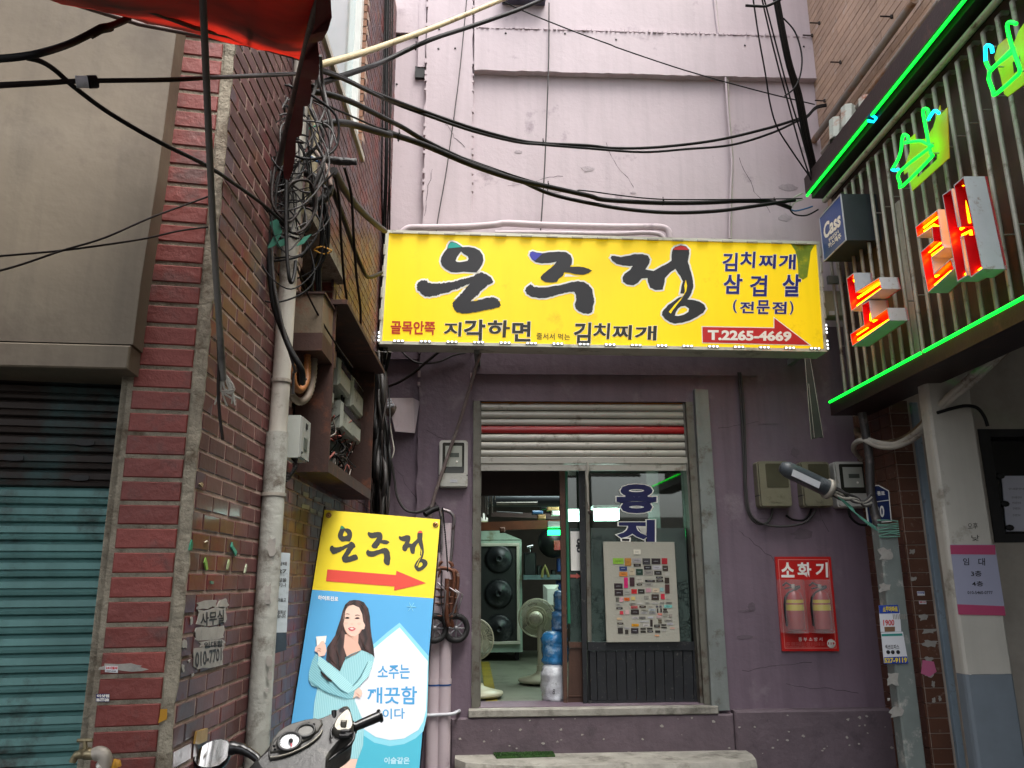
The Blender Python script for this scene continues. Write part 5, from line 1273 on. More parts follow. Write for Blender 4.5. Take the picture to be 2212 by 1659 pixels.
# vertical wires on the upper wall
cable(wc(cO, [(1330, 20), (1328, 400), (1315, 800), (1300, 1150), (1285, 1400), (1270, 1610)], .08), .0055, 'cable_grey', 'thin wire hanging straight down from the lamp bracket to the sign', group='wires down the upper wall')
cable(wc(cO, [(765, -20), (750, 150), (715, 500), (670, 850), (620, 1200), (570, 1480), (555, 1590)], .09), .0045, 'cable_grey', 'hair thin wire slanting down the plaster pilaster', group='wires down the upper wall')
cable(wc(cP, [(890, -20), (915, 200), (965, 480), (990, 800), (1010, 1050), (1015, 1150), (1003, 1400), (1000, 1640)], .05), .009, 'mauve', 'mauve painted cable down the right part of the upper wall', group='wires down the upper wall')
cable(wc(cP, [(905, -20), (935, 250), (985, 520), (1000, 800), (1022, 1060), (1018, 1250), (1010, 1640)], .04), .006, 'cable_white', 'pale thin cable beside the mauve painted one', group='wires down the upper wall')
# pipes painted mauve above the sign
cable(wc(cO, [(320, 1600), (370, 1568), (500, 1565), (760, 1560), (960, 1545), (1040, 1535), (1300, 1548), (1746, 1560)], .09)+wc(cP, [(400, 1560), (520, 1562), (575, 1585), (590, 1640)], .09), .026, 'mauve', 'mauve painted pipe lying along the top of the yellow sign', 'pipe', sub=4, seg=12, name='pipe')
cable(wc(cO, [(960, 1600), (1240, 1600), (1746, 1608)], .1)+wc(cP, [(420, 1600), (520, 1612), (545, 1640)], .1), .018, 'mauve', 'thinner mauve pipe just under the thick one', 'pipe', sub=3, seg=10, name='pipe')
# lamp bracket at the very top
br = thing('wall_bracket', W.hit(*cO(1180, 30), .1), 'grey metal bracket hanging at the top edge of the mauve wall', 'bracket')
m = MB(); a, z = wl(*cO(1140, 15), .08); m.fbox(W, a-.16, a+.2, z-.0, z+.12, 0, .16, bev=.01); m.build('plate', mat('blue_grey_steel', '5b5b6c', .5, .3), br)
# wall holes
for i, (c, x, y) in enumerate([(cO, 575, 200), (cO, 570, 335), (cO, 685, 332), (cO, 1032, 228), (cO, 1440, 230), (cP, 220, 272), (cP, 1105, 312), (cP, 1510, 320), (cO, 283, 578)]):
    m = MB(); m.lathe([(0, .002), (.009, .002), (.009, 0)], W.hit(*c(x, y), .064 if i not in (0, 1, 2, 8) else (.052 if i < 8 else .002)), W.n, 8); m.build('drill_hole', M['black'], pb)
# the long spans between the left pole and the right fascia
def span(P, r, m, label, group='overhead cables across the alley', sub=6, **k):
    return cable([at(*p, Y) for p, Y in P], r, m, label, group=group, sub=sub, **k)
Lp = 3.0
def sp(c, pts): return [(c(x, y), Y) for x, y, Y in pts]
span(sp(cB, [(1000, 600, 3.0), (1180, 660, 3.2), (1400, 770, 3.5), (1640, 865, 3.8)])+sp(cO, [(480, 770, 4.1), (800, 880, 4.4), (1100, 960, 4.7), (1290, 985, 4.85), (1600, 1000, 5.0)])+sp(cP, [(200, 1018, 5.1), (500, 1012, 5.2), (900, 965, 5.3), (1250, 885, 5.4), (1480, 815, 5.5)]), .011, 'cable', 'upper sagging black cable, top strand of the pair')
span(sp(cB, [(1000, 610, 3.0), (1200, 680, 3.2), (1500, 825, 3.6)])+sp(cO, [(290, 720, 3.95), (480, 790, 4.1), (800, 900, 4.4), (1100, 975, 4.7), (1300, 995, 4.85), (1600, 1020, 5.0)])+sp(cP, [(400, 1045, 5.15), (700, 1025, 5.25), (1020, 995, 5.35), (1300, 910, 5.42), (1500, 815, 5.5)]), .009, 'cable', 'upper sagging black cable, lower strand of the pair')
span(sp(cB, [(940, 790, 3.0), (1100, 820, 3.1), (1300, 890, 3.3), (1600, 1040, 3.7)])+sp(cO, [(330, 880, 3.9), (500, 980, 4.1), (800, 1120, 4.4), (1100, 1230, 4.7), (1330, 1330, 4.9), (1600, 1395, 5.0)])+sp(cP, [(300, 1440, 5.1), (600, 1462, 5.2), (900, 1452, 5.3), (1150, 1420, 5.35), (1450, 1375, 5.45)]), .014, 'cable', 'lowest thick black cable sagging above the yellow sign')
span(sp(cB, [(1030, 1075, 3.05), (1150, 1060, 3.1), (1300, 1080, 3.3), (1600, 1165, 3.6)])+sp(cO, [(240, 920, 3.75), (480, 1000, 4.0), (800, 1135, 4.3), (1100, 1235, 4.6), (1330, 1285, 4.8), (1600, 1345, 4.95)])+sp(cP, [(150, 1375, 5.05), (500, 1395, 5.2), (800, 1395, 5.3), (1100, 1382, 5.4), (1300, 1392, 5.45), (1420, 1430, 5.5)]), .017, 'cable', 'thickest black cable with wire ties crossing to the neon board')
span(sp(cB, [(940, 860, 3.0), (1180, 960, 3.2), (1500, 1100, 3.6)])+sp(cO, [(240, 900, 3.75), (600, 1030, 4.2), (900, 1140, 4.5), (1200, 1240, 4.75), (1500, 1310, 4.9)])+sp(cP, [(0, 1310, 5.0), (450, 1365, 5.15), (900, 1372, 5.3), (1500, 1365, 5.5)]), .005, 'cable', 'thin messenger wire tied along the thickest cable')
span(sp(cB, [(1005, 560, 3.0), (1300, 480, 3.3), (1600, 380, 3.7)])+sp(cO, [(600, 165, 4.2), (1000, 0, 4.7), (1150, -60, 4.9)]), .016, mat('cream_pipe_cable', 'b0a27c', .5, var=.1, dirt=('6f5230', .25, 9)), 'cream coloured stiff conduit rising to the top of the picture', seg=10)
span(sp(cB, [(945, 755, 3.0), (1070, 700, 3.1), (1400, 590, 3.5)])+sp(cO, [(200, 420, 3.9), (500, 280, 4.1), (800, 180, 4.4), (1100, 75, 4.6), (1300, -10, 4.8)]), .014, 'cable', 'black cable rising right beneath the cream conduit')
span(sp(cO, [(1000, 5, 4.8), (1200, 95, 4.9), (1500, 215, 5.1), (1746, 305, 5.2)])+sp(cP, [(250, 335, 5.3), (700, 485, 5.4), (1200, 625, 5.55), (1585, 718, 5.65)]), .005, 'cable', 'thin line crossing the upper wall down to the right corner')
# cable ties
for i, (c, x, y, Y, r) in enumerate([(cO, 298, 940, 3.8, .024), (cO, 1325, 1285, 4.8, .024), (cP, 545, 1390, 5.2, .022), (cP, 1310, 1390, 5.45, .022), (cO, 1290, 985, 4.85, .018), (cO, 675, 845, 4.3, .018), (cO, 415, 322, 4.05, .018)]):
    p = at(*c(x, y), Y); cable([p+Vector((.004*math.sin(t), r*math.cos(t), r*math.sin(t))) for t in [k*math.pi/4 for k in range(9)]]+[p+Vector((0, 0, r+.02))], .003, 'cable', 'black wire tie round the overhead cables', 'cable tie', 'wire ties on the overhead cables', sub=1, name='wire_tie')
# bundle coming down to the right corner of the board
bp = [(1320, 40), (1400, 400), (1470, 650), (1530, 950), (1590, 1200)]
for i in range(7):
    o = (i-3)*7
    cable([at(*cP(x+o*(.8+.05*k)+random.uniform(-3, 3), y-(60 if k == 0 else 0)), 4.9+.15*k+i*.01) for k, (x, y) in enumerate(bp)], .0085, 'cable', 'black strand of the thick bundle falling to the neon board corner', 'cable', 'strands of the cable bundle at the right corner')
for i, P in enumerate([[(1160, -20), (1200, 250), (1245, 500), (1280, 720), (1330, 880), (1430, 1040), (1555, 1220)], [(1220, -20), (1270, 200), (1340, 480), (1390, 660), (1440, 850), (1500, 1060), (1560, 1240)], [(1235, -20), (1300, 230), (1370, 500), (1430, 720), (1480, 880), (1530, 1060), (1570, 1230)]]):
    cable([at(*cP(x, y), 4.9+.08*k) for k, (x, y) in enumerate(P)], .006, 'cable', ['leftmost thin wire bowing out beside the right bundle', 'middle thin wire left of the right bundle', 'thin wire hugging the left side of the right bundle'][i], group='thin wires beside the right bundle')
cable([at(*cP(x, y), 4.9) for x, y in [(1370, 125), (1450, 220), (1495, 370), (1490, 500), (1450, 600), (1380, 660)]], .006, 'cable', 'single wire loop bulging right of the cable bundle')
cable([at(*cP(x, y), 4.8) for x, y in [(1110, 38), (1180, 42), (1260, 40), (1360, -10)]], .010, 'cable', 'short cable stub sticking out at the top of the right bundle')
for i, P in enumerate([[(1410, 1425), (1430, 1370), (1500, 1328)], [(1420, 1435), (1450, 1390), (1505, 1370)]]):
    cable([at(*cP(x, y), 5.5) for x, y in P], .006, 'cable_white', ['upper white wire plugged into the neon board end', 'lower white wire plugged into the neon board end'][i], group='white wires at the neon board end')
cable([at(*cP(x, y), 5.5) for x, y in [(1415, 1435), (1450, 1450), (1520, 1435), (1570, 1418)]], .006, mat('blue_wire', '2c5f96', .5), 'blue wire curling under the end of the neon board')
cable([at(*cP(x, y), 5.5) for x, y in [(1415, 1440), (1450, 1475), (1530, 1480), (1610, 1440)]], .006, 'cable', 'black wire curling lowest under the end of the neon board')
for i in range(3):
    cable([at(*cP(x, y+i*7), 5.6) for x, y in [(1430, 835), (1530, 795), (1600, 730), (1720, 712)]], .007, ['cable', 'cable_brown', 'cable'][i], 'cable bending from the upper span round to the conduit end', group='cables turning to the conduit')
# strip of splintered channel hanging below the sign
ch = thing('broken_channel', at(*cM(730, 400), 5.3), 'dark broken cable channel hanging down below the right end of the sign', 'cable channel')
m = MB(); f_ = Fr((0, 5.32, 0), (1, 0, 0)); P = [f_.loc(*cM(*p)) for p in ((663, -160), (705, -160), (795, 402), (765, 398), (745, 405), (708, 412))]; m.prism(f_, P, -.012, 0.004)
m.build('back', mat('olive_dark', '22231e', .6, var=.3), ch)
for p0, p1 in (((663, -160), (708, 412)), ((700, -160), (793, 400)), ((690, 20), (730, 400))):
    m = MB(); m.tube([f_.hit(*cM(*p0), .01), f_.hit(*cM(*p1), .01)], .002, 6); m.build('lip', M['bar_grey'], ch)
# pole in the right corner with the flyers
pole2x = [wl(*cM(1160, 1050), .6), wl(*cM(1290, 1050), .6)]
PB = W.p((pole2x[0][0]+pole2x[1][0])/2, 0, .6); pr_ = (pole2x[1][0]-pole2x[0][0])/2
gp = thing('grey_pole_cover', PB, 'grey scuffed square pole cover plastered with torn flyers in the right corner', 'pole')
zt = W.loc(*cM(1220, 1030), .6)[1]
gm = mat('grey_green_paint', '77807c', .6, var=.15, vs_=4, dirt=('b9b6ae', .28, 7), bump=(.3, 25))
m = MB(); m.box(PB+Vector((0, 0, zt/2)), (2*pr_, .10, zt), bev=.01); m.build('cover', gm, gp)
up = W.hit(*cM(1065, 240), .2); u2 = W.hit(*cM(1120, 470), .2); u3 = W.hit(*cM(1135, 780), .2)
cable([W.hit(*cM(1065, 225), .55), W.hit(*cM(1098, 400), .55), W.hit(*cM(1120, 560), .55), W.hit(*cM(1130, 800), .55), W.hit(*cM(1180, 1030), .6)], .028, mat('dark_pipe', '33302f', .5, var=.3, dirt=('6a625c', .2, 12)), 'dark pipe going up from the grey pole cover beside the right meter', 'pipe', seg=12, name='pipe')
# the cable joint bolted to it
J0, J1 = W.hit(*cM(505, 610), .62), W.hit(*cM(845, 770), .58)
jt = thing('cable_joint', J1, 'grey cylindrical cable joint capsule pointing up left in front of the meters', 'cable joint')
ax = (J0-J1); Lj = ax.length; ax.normalize()
m = MB(); m.lathe([(0, Lj+.015), (.035, Lj+.008), (.052, Lj-.03), (.055, Lj-.1), (.055, .0), (.05, -.01), (0, -.01)], J1, ax, 20); m.build('capsule', mat('joint_grey', '42484e', .4, var=.2, dirt=('7d8286', .3, 10)), jt)
m = MB(); m.lathe([(.05, 0), (.068, .004), (.068, .03), (.056, .034)], J1, ax, 20); m.build('collar', M['bar_grey'], jt)
sdv = ax.cross(Vector((0, -1, 0))).normalized()
m = MB(); q0 = J1+ax*.10; 
sgn = -1 if (sdv*1).z > 0 else 1
fl = Fr(q0 + Vector((0, -.057, 0)) + sdv*sgn*.02, ax, Vector((0, 0, 1)))
m.fbox(fl, 0, .20, -.022, .022, -.004, .002) if fl.n.y < 0 else m.fbox(fl, 0, .20, -.022, .022, -.002, .004); m.build('paper_label', M['letter_white'], jt)
for i in range(5):
    e = Vector((.0, .02*math.sin(i*1.3), .025*math.cos(i*1.3)))
    cable([J1+e, J1-ax*.08+e*1.3, W.hit(*cM(1000+i*8, 850-i*6), .58), W.hit(*cM(1080, 850+i*8), .58), W.hit(*cM(1135, 800+i*20), .58)], .009, ['cable_grey', 'cable_white'][i % 2], 'cable curling from the capsule joint to the dark pipe', group='cables curling from the joint')
for i in range(3):
    cable([J1-ax*.04+Vector((0, -.02, -.03)), W.hit(*cM(960+i*12, 880), .58), W.hit(*cM(1010+i*10, 925+i*10), .6), W.hit(*cM(1100, 990+i*8), .62), W.hit(*cM(1165+i*6, 1035+i*12), .66)], .0035, mat('green_string', '4d8a78', .7), 'green string tied from the joint to the grey pole cover', 'string', 'green strings on the pole cover', name='string')
m = MB(); c = W.p(wl(*cM(1215, 1070), .26)[0], wl(*cM(1215, 1070), .26)[1], .26)
for i in range(9):
    z = c.z-.05+.012*i; m.tube([Vector((PB.x-pr_*1.1, PB.y-.056, z+random.uniform(-.01, .01))), Vector((PB.x, PB.y-.064, z+random.uniform(-.01, .01))), Vector((PB.x+pr_*1.1, PB.y-.056, z))], .004, 5)
m.build('tape_wrap', mat('green_tape', '6f9f8d', .5, var=.3), None, 'frayed green tape wound round the top of the grey pole cover', category='tape', kind='stuff')
# flyers on the pole
FP = Fr((PB.x, PB.y-.052, 0), (1, 0, 0))
fl1 = thing('flyer', FP.hit(*cN(1260, 600)), 'blue and yellow apartment flyer with red 1900, upper one on the pole', 'flyer', 'flyers on the grey pole')
def fq(c, P, mt, parent, name, d0, d1):
    m = MB(); m.prism(FP, [FP.loc(*c(x, y), d1) for x, y in P], d0, d1); return m.build(name, mt, parent)
bl_ = P_('flyer_blue', '1c3f9c'); yl_ = P_('flyer_yellow', 'e8d020'); wh_ = P_('flyer_white', 'd8dade'); gr_ = P_('flyer_teal', '2a8a80'); rd_ = P_('flyer_red', 'c8323a')
fq(cN, [(1185, 420), (1322, 415), (1335, 475), (1345, 605), (1200, 608)], wh_, fl1, 'sheet', .0, .003)
fq(cN, [(1185, 420), (1322, 415), (1332, 475), (1190, 478)], bl_, fl1, 'header', .003, .004)
MB().text(FP, '소형아파트', px(cN, [(1212, 426), (1318, 424), (1322, 466), (1215, 468)]), .005, .04).build('text', yl_, fl1)
MB().text(FP, '1900', px(cN, [(1216, 522), (1294, 520), (1296, 562), (1218, 564)]), .005, .02).build('text', rd_, fl1)
m = MB(); [m.fbox(FP, *sorted((FP.loc(*cN(x, 0))[0], FP.loc(*cN(x+5, 0))[0])), FP.loc(*cN(1260, 518))[1], FP.loc(*cN(1260, 482))[1], .003, .0036) for x in range(1225, 1315, 11)]; m.build('print_block', M['bar_grey'], fl1, kind='stuff')
fq(cN, [(1225, 572), (1300, 570), (1300, 604), (1228, 606)], P_('food_brown', '7a5a40'), fl1, 'photo', .003, .004)
fl2 = thing('flyer', FP.hit(*cN(1300, 830)), 'white office flyer with blue footer number 527-9119, lower one on the pole', 'flyer', 'flyers on the grey pole')
fq(cN, [(1202, 612), (1356, 606), (1395, 830), (1224, 832)], wh_, fl2, 'sheet', .004, .008)
fq(cN, [(1205, 622), (1352, 618), (1354, 634), (1207, 638)], gr_, fl2, 'stripe', .008, .009)
fq(cN, [(1222, 786), (1385, 780), (1395, 830), (1224, 832)], bl_, fl2, 'footer', .008, .009)
MB().text(FP, '섹션오피스', px(cN, [(1228, 698), (1328, 696), (1330, 728), (1230, 730)]), .0095, .02).build('text', M['ink'], fl2)
MB().text(FP, '527-9119', px(cN, [(1224, 792), (1384, 788), (1386, 824), (1226, 826)]), .0095, .04).build('text', yl_, fl2)
for x in (1252, 1284, 1322):
    m = MB(); m.lathe([(0, .001), (.012, .001), (.012, 0)], FP.hit(*cN(x, 750), .0085), (0, -1, 0), 14); m.build('icon', M['ink'], fl2)
def scraps(fr, c, boxes, d, label, cat_='paper scrap', group=None, col='letter_white', seed=1, name='paper_scrap'):
    r_ = random.Random(seed)
    for k, (x0, y0, x1, y1) in enumerate(boxes):
        P = []
        for i in range(14):
            a = 2*math.pi*i/14; rr = r_.uniform(.55, 1.1); P.append(((x0+x1)/2+(x1-x0)/2*rr*max(-1, min(1, 1.25*math.cos(a))), (y0+y1)/2+(y1-y0)/2*rr*max(-1, min(1, 1.25*math.sin(a)))))
        m = MB(); m.prism(fr, [fr.loc(*c(x, y), d) for x, y in P], d-.001, d+.0008); m.build(name, M[col], None, label, category=cat_, group=group)
M['torn_paper'] = mat('torn_paper', 'a09d96', .8, var=.12, vs_=20, dirt=('8a8a86', .35, 30))
scraps(FP, cN, [(1180, 10, 1290, 95), (1185, 255, 1270, 330), (1240, 900, 1335, 985), (1250, 1135, 1375, 1220), (1245, 1070, 1265, 1095)], .001, 'torn white paper left on the grey pole cover', group='torn paper on the grey pole', col='torn_paper', seed=5)
tf = Fr(PF.p(0, 0, .007), PF.r)
scraps(tf, cN, [(1400, 20, 1445, 60), (1410, 215, 1455, 250), (1470, 475, 1540, 530), (1480, 580, 1590, 620), (1490, 660, 1600, 720), (1505, 780, 1570, 820), (1510, 880, 1580, 930), (1560, 1070, 1590, 1110), (1605, 1060, 1630, 1100), (1555, 950, 1585, 1000)], .001, 'scrap of torn paper stuck on the brown tiled pillar', group='torn paper on the tiled pillar', col='torn_paper', seed=9)
for i, (x, y, w_, h, c1, tx) in enumerate([(1455, 320, 56, 30, wh_, '이삿짐'), (1468, 388, 54, 22, wh_, '열쇠')]):
    a, z = tf.loc(*cN(x, y)); a2, z2 = tf.loc(*cN(x+w_, y+h)); m = MB(); m.fbox(tf, a, a2, z2, z, 0, .0015)
    s = m.build('sticker', c1, None, ['tiny white and blue sticker on the tiled pillar', 'tiny white and red sticker below the blue one'][i], category='sticker')
    MB().text(tf, tx, px(cN, [(x+4, y+3), (x+w_-4, y+3), (x+w_-4, y+h*.6), (x+4, y+h*.6)]), .002, .04).build('text', bl_ if i == 0 else rd_, s)
m = MB(); a, z = tf.loc(*cN(1535, 865)); m.prism(tf, [(a-.05, z-.03), (a+.0, z-.05), (a+.05, z-.02), (a+.04, z+.04), (a-.03, z+.05)], 0, .002); m.build('sticker', P_('pink_sticker', 'c86a90'), None, 'crumpled pink and orange sticker low on the tiled pillar', category='sticker')
# address plate
ad = thing('address_plate', RR.hit(*cM(1190, 1000), .05), 'navy address plate with white number 30 behind the grey pole', 'plate')
APf = Fr(W.p(0, 0, .5), W.r)
P = px(cM, [(1155, 735), (1185, 735), (1258, 775), (1278, 995), (1190, 1002), (1110, 1020), (1090, 860)])
m = MB(); m.pprism(APf, P, 0, .006); m.build('rim', M['white_print'], ad)
lo_ = inset([APf.loc(*p, .006) for p in P], .008); m = MB(); m.prism(APf, lo_, .006, .008); m.build('plate', P_('plate_navy', '1c2c5c', rough=.3), ad)
MB().text(APf, '30', px(cM, [(1158, 885), (1222, 880), (1226, 962), (1168, 968)]), .0085, .03).build('text', M['white_print'], ad)
MB().text(APf, '종로', px(cM, [(1172, 780), (1226, 780), (1230, 808), (1176, 810)]), .0085, .03).build('text', M['white_print'], ad)
m = MB(); a, z = APf.loc(*cM(1100, 858)), APf.loc(*cM(1262, 840)); m.tube([APf.hit(*cM(1108, 862), .009), APf.hit(*cM(1262, 842), .009)], .003, 4); m.build('line', M['white_print'], ad)
# bundle of hoses under the neon board
for i, P in enumerate([[(2100, -230), (1870, -20), (1760, 60), (1650, 130), (1560, 230), (1480, 320), (1380, 400), (1250, 440), (1120, 430), (1040, 380), (1030, 345)], [(2080, -230), (1840, -30), (1700, 90), (1600, 200), (1500, 320), (1420, 390), (1300, 450), (1180, 440), (1100, 410)], [(2090, -220), (1860, 0), (1720, 110), (1620, 210), (1520, 330), (1430, 410), (1300, 465), (1180, 460), (1080, 420), (1020, 440), (1010, 490), (1060, 550)]]):
    cable([at(*cM(x, y), 4.2+.13*k) for k, (x, y) in enumerate(P)], [.022, .02, .018][i], [mat('dirty_hose', '6b5a44', .6, var=.25, dirt=('3c2a1e', .4, 10)), 'cable_white', 'cable_white'][i], ['thick dirty brown hose bending down under the neon board', 'pale hose in the middle of the bundle under the neon board', 'pale hose hooking down beside the right meter'][i], 'hose', 'hoses under the neon board', seg=10, name='hose')
cable([at(*cM(x, y), 4.5) for x, y in [(1600, 225), (1700, 195), (1800, 175), (1880, 190), (1930, 250), (1955, 320)]], .010, 'cable', 'dark cable arching over the top of the white column')
# notices on the column and the entrance window
nf = Fr(PC.p(0, 0, .001), PC.r)
no = thing('rental_notice', nf.hit(*cN(1880, 490)), 'pink bordered paper rental notice pasted on the white column', 'notice')
def nq(P, mt, name, d0, d1, par): m = MB(); m.prism(nf, [nf.loc(*p, d1) for p in P], d0, d1); return m.build(name, mt, par)
pk = P_('notice_pink', 'a23c60'); lv = P_('notice_paper', '9294a8')
nq([cN(1690, -10), cN(2006, -10), cN(2083, 492), cN(1750, 484)], lv, 'sheet', 0, .003, no)
nq([cM(1690, 1160), cM(2008, 1160), cM(2012, 1228), cM(1695, 1225)], pk, 'band', .003, .004, no)
nq([cN(1740, 412), cN(2072, 425), cN(2083, 492), cN(1750, 484)], pk, 'band', .003, .004, no)
for tx, q in (('임', [(1780, 85), (1822, 85), (1825, 135), (1783, 135)]), ('대', [(1888, 85), (1935, 85), (1938, 138), (1891, 138)]), ('3층', [(1835, 175), (1910, 175), (1914, 215), (1839, 215)]), ('4층', [(1842, 248), (1922, 248), (1926, 285), (1846, 285)]), ('010-5460-0777', [(1812, 318), (1990, 318), (1992, 340), (1814, 340)])):
    MB().text(nf, tx, px(cN, q), .0045, .01).build('text', M['ink'], no)
hw = thing('handwritten_note', nf.hit(*cM(1850, 1130)), 'faint handwriting in two rows on the white column above the notice', 'handwriting')
MB().text(nf, '오후', px(cM, [(1812, 1005), (1885, 1000), (1885, 1045), (1815, 1050)]), .002, 0).build('text', M['cable_grey'], hw)
MB().text(nf, '낮', px(cM, [(1840, 1090), (1895, 1088), (1898, 1132), (1842, 1132)]), .002, 0).build('text', M['cable_grey'], hw)
pf = Fr(PE.p(0, 0, .0), PE.r)
pp = thing('door_paper', pf.hit(*cY(1230, 1220)), 'white printed paper taped to the dark entrance window with black tape', 'paper')
m = MB(); m.pprism(pf, px(cY, [(1130, 775), (1500, 775), (1520, 1228), (1170, 1228)]), -.078, -.07); m.build('sheet', P_('cool_paper', 'b8bac6'), pp)
for y, w_ in ((880, 130), (950, 80), (995, 70), (1040, 60), (1095, 60)): MB().text(pf, '안내문안내', px(cY, [(1240-w_/2+10, y-8), (1250+w_/2, y-8), (1250+w_/2, y+10), (1240-w_/2+10, y+10)]), -.0695, 0).build('text', M['ink'], pp)
for x, y in ((1120, 775), (1158, 1003), (1195, 1198)): m = MB(); m.ball(pf.hit(*cY(x, y), -.066), (.03, .004, .02), 8); m.build('tape', M['black'], pp)
# ================================================================ left side: downpipe and meter cabinet
pvc = mat('grey_pvc', 'bcb8ae', .45, var=.1, vs_=2, dirt=('6c6358', .2, 5), streak=.2)
sleeve = mat('grimy_sleeve', 'a2a39b', .7, var=.2, vs_=5, dirt=('5a5248', .42, 11), bump=(.5, 30))
YP = 2.80
pt_, pm_, pb2 = at(623, 545, YP), at(600, 935, YP), at(556, 1659, YP)
PX = (pt_.x+pm_.x+pb2.x)/3; PX = max(PX, LX+.042)
def pz(v): return at(590, v, YP).z
dp = thing('downpipe', (PX, YP, 0), 'grey plastic downpipe with a grimy lower sleeve in front of the brick side wall', 'downpipe')
c = Vector((PX, YP, 0)); rp = .032
m = MB(); m.tube([c+Vector((0, 0, pz(937))), c+Vector((0, 0, 4.6))], rp, 20); m.build('pipe', pvc, dp)
m = MB(); m.tube([c+Vector((.004, -.004, -.0)), c+Vector((0, -.004, pz(935)))], rp+.006, 20); m.build('sleeve', sleeve, dp)
for v, rr in ((824, rp+.004), (1069, rp+.011)):
    m = MB(); m.tube([c+Vector((0, -.002, pz(v)-.006)), c+Vector((0, -.002, pz(v)+.006))], rr, 20); m.build('band', M['bar_grey'], dp)
scraps(Fr((PX, YP-rp-.009, 0), (1, 0, 0)), cH, [(620, 30, 700, 170), (605, 350, 665, 480), (615, 470, 660, 500), (625, 865, 672, 950), (632, 965, 665, 1040), (610, 1095, 645, 1125)], 0, 'peeling scrap of pale paper on the downpipe sleeve', group='paper scraps on the downpipe', col='torn_paper', seed=3)
# long poster strip beside the pipe
ps = Fr(L.p(0, 0, .02), L.r); ps = Fr((LX+.09, YP+.06, 0), (1, .6, 0))
pst = thing('poster_strip', ps.hit(*cH(740, 840)), 'long narrow water stained poster strip hanging right beside the downpipe', 'poster')
m = MB(); m.pprism(ps, px(cH, [(722, 135), (795, 140), (770, 700), (680, 702)]), 0, .002); m.build('sheet', mat('pale_blue_poster', 'aab4b8', .7, var=.12, dirt=('7d8486', .25, 14)), pst)
m = MB(); m.pprism(ps, px(cH, [(680, 703), (770, 701), (768, 825), (677, 852)]), 0, .002); m.build('footer', mat('dark_poster', '2c3a44', .7, var=.3, vs_=20), pst)
for tx, y, c_ in (('상태', 215, 'cable_grey'), ('27', 268, 'cable_grey'), ('일을', 330, 'cable_grey'), ('이나', 365, 'cable_grey'), ('이올고', 470, 'ink'), ('정화상', 558, 'cable_grey'), ('습니다', 585, 'cable_grey')):
    MB().text(ps, tx, px(cH, [(716-y*.02, y-14), (775-y*.02, y-14), (775-y*.02, y+14), (716-y*.02, y+14)]), .003, .02).build('text', M[c_], pst)
# rusty meter cabinet on the side wall
rust = mat('rust_brown_steel', '3c231a', .65, .1, var=.3, vs_=3, dirt=('6a3a22', .3, 7), streak=.25)
rust2 = mat('pale_rusty_steel', '6f6250', .6, .15, var=.25, vs_=5, dirt=('6b3014', .5, 5), streak=.3)
y0, y1 = 3.18, 4.29; X2 = -.672; z0, z1 = 1.985, 2.69
mc = thing('meter_cabinet', (LX+.07, (y0+y1)/2, z0), 'big open rust brown cabinet full of old meters and tangled wires on the side wall', 'meter cabinet')
th = .014
def bx_(x0, x1, ya, yb, za, zb, name, mt, par, rz=0): m = MB(); m.box(((x0+x1)/2, (ya+yb)/2, (za+zb)/2), (x1-x0, yb-ya, zb-za)); return m.build(name, mt, par)
bx_(LX+.002, X2, y0, y0+th, z0, z1, 'side_panel', rust, mc); bx_(LX+.002, X2, y1-th, y1, z0, z1, 'side_panel', rust, mc)
bx_(LX+.002, X2, y0+th, y1-th, z0, z0+th, 'bottom_panel', rust, mc); bx_(LX+.002, X2+.05, y0-.02, y1+.02, z1, z1+.02, 'top_panel', rust, mc)
bx_(LX+.002, LX+.02, y0+th, y1-th, z0+th, z1, 'back_panel', mat('grimy_board', '3c4044', .7, var=.4, dirt=('241c18', .5, 8)), mc)
bx_(X2-.01, X2, y0+th, y1-th, z0+th, z0+.05, 'front_lip', rust, mc)
oldm = mat('old_meter', '989c92', .5, var=.15, dirt=('3a382f', .4, 12))
CFR = Fr((X2-.05, y0, 0), (0, 1, 0))
for i, (x0, x1, ya, yb) in enumerate([(1320, 1420, 205, 370), (1425, 1522, 340, 550), (1340, 1445, 540, 720), (1425, 1500, 612, 790), (1250, 1285, 335, 515)]):
    p = [CFR.loc(*cF(x, y)) for x, y in ((x0, yb), (x1, ya))]
    a0, a1 = min(p[0][0], p[1][0]), max(p[0][0], p[1][0]); zc = (p[0][1]+p[1][1])/2
    hh = abs(p[1][1]-p[0][1])*.5*.8
    t = MB(); t.fbox(CFR, a0, a1, zc-hh, zc+hh*.9, -.08, 0, bev=.012); mo = t.build('meter', oldm, mc)
    t = MB(); t.fbox(CFR, a0+.02, a1-.02, zc+hh*.2, zc+hh*.7, .0, .002); t.build('meter_window', lens, mo)
r_ = random.Random(12)
m = MB()
for i in range(44):
    a, z = r_.uniform(.05, 1.0), r_.uniform(z0+.05, z0+.34); P = [CFR.p(a, z, -.06)]
    for k in range(4): a += r_.uniform(-.12, .12); z += r_.uniform(-.08, .07); P.append(CFR.p(min(max(a, .03), 1.06), max(z, z0+.03), r_.uniform(-.07, .0)))
    m.tube(P, r_.choice([.0035, .005, .0025]), 5, sub=4, mi=r_.choice([0, 0, 0, 1, 2]), cap=False)
m.build('wire_tangle', [M['cable'], mat('pink_wire', '9c5a50', .6), mat('dusty_wire', '77706a', .7)], mc, kind='stuff')
for i in range(9):
    a = r_.uniform(.1, 1.0); mm_ = MB(); mm_.tube([CFR.p(a, z1-.02, -.06), CFR.p(a+r_.uniform(-.1, .1), z1-.2, -.03), CFR.p(a+r_.uniform(-.12, .12), z0+.3, -.04)], .006, 5, sub=4); mm_.build('drop_wire', M['cable'], mc)
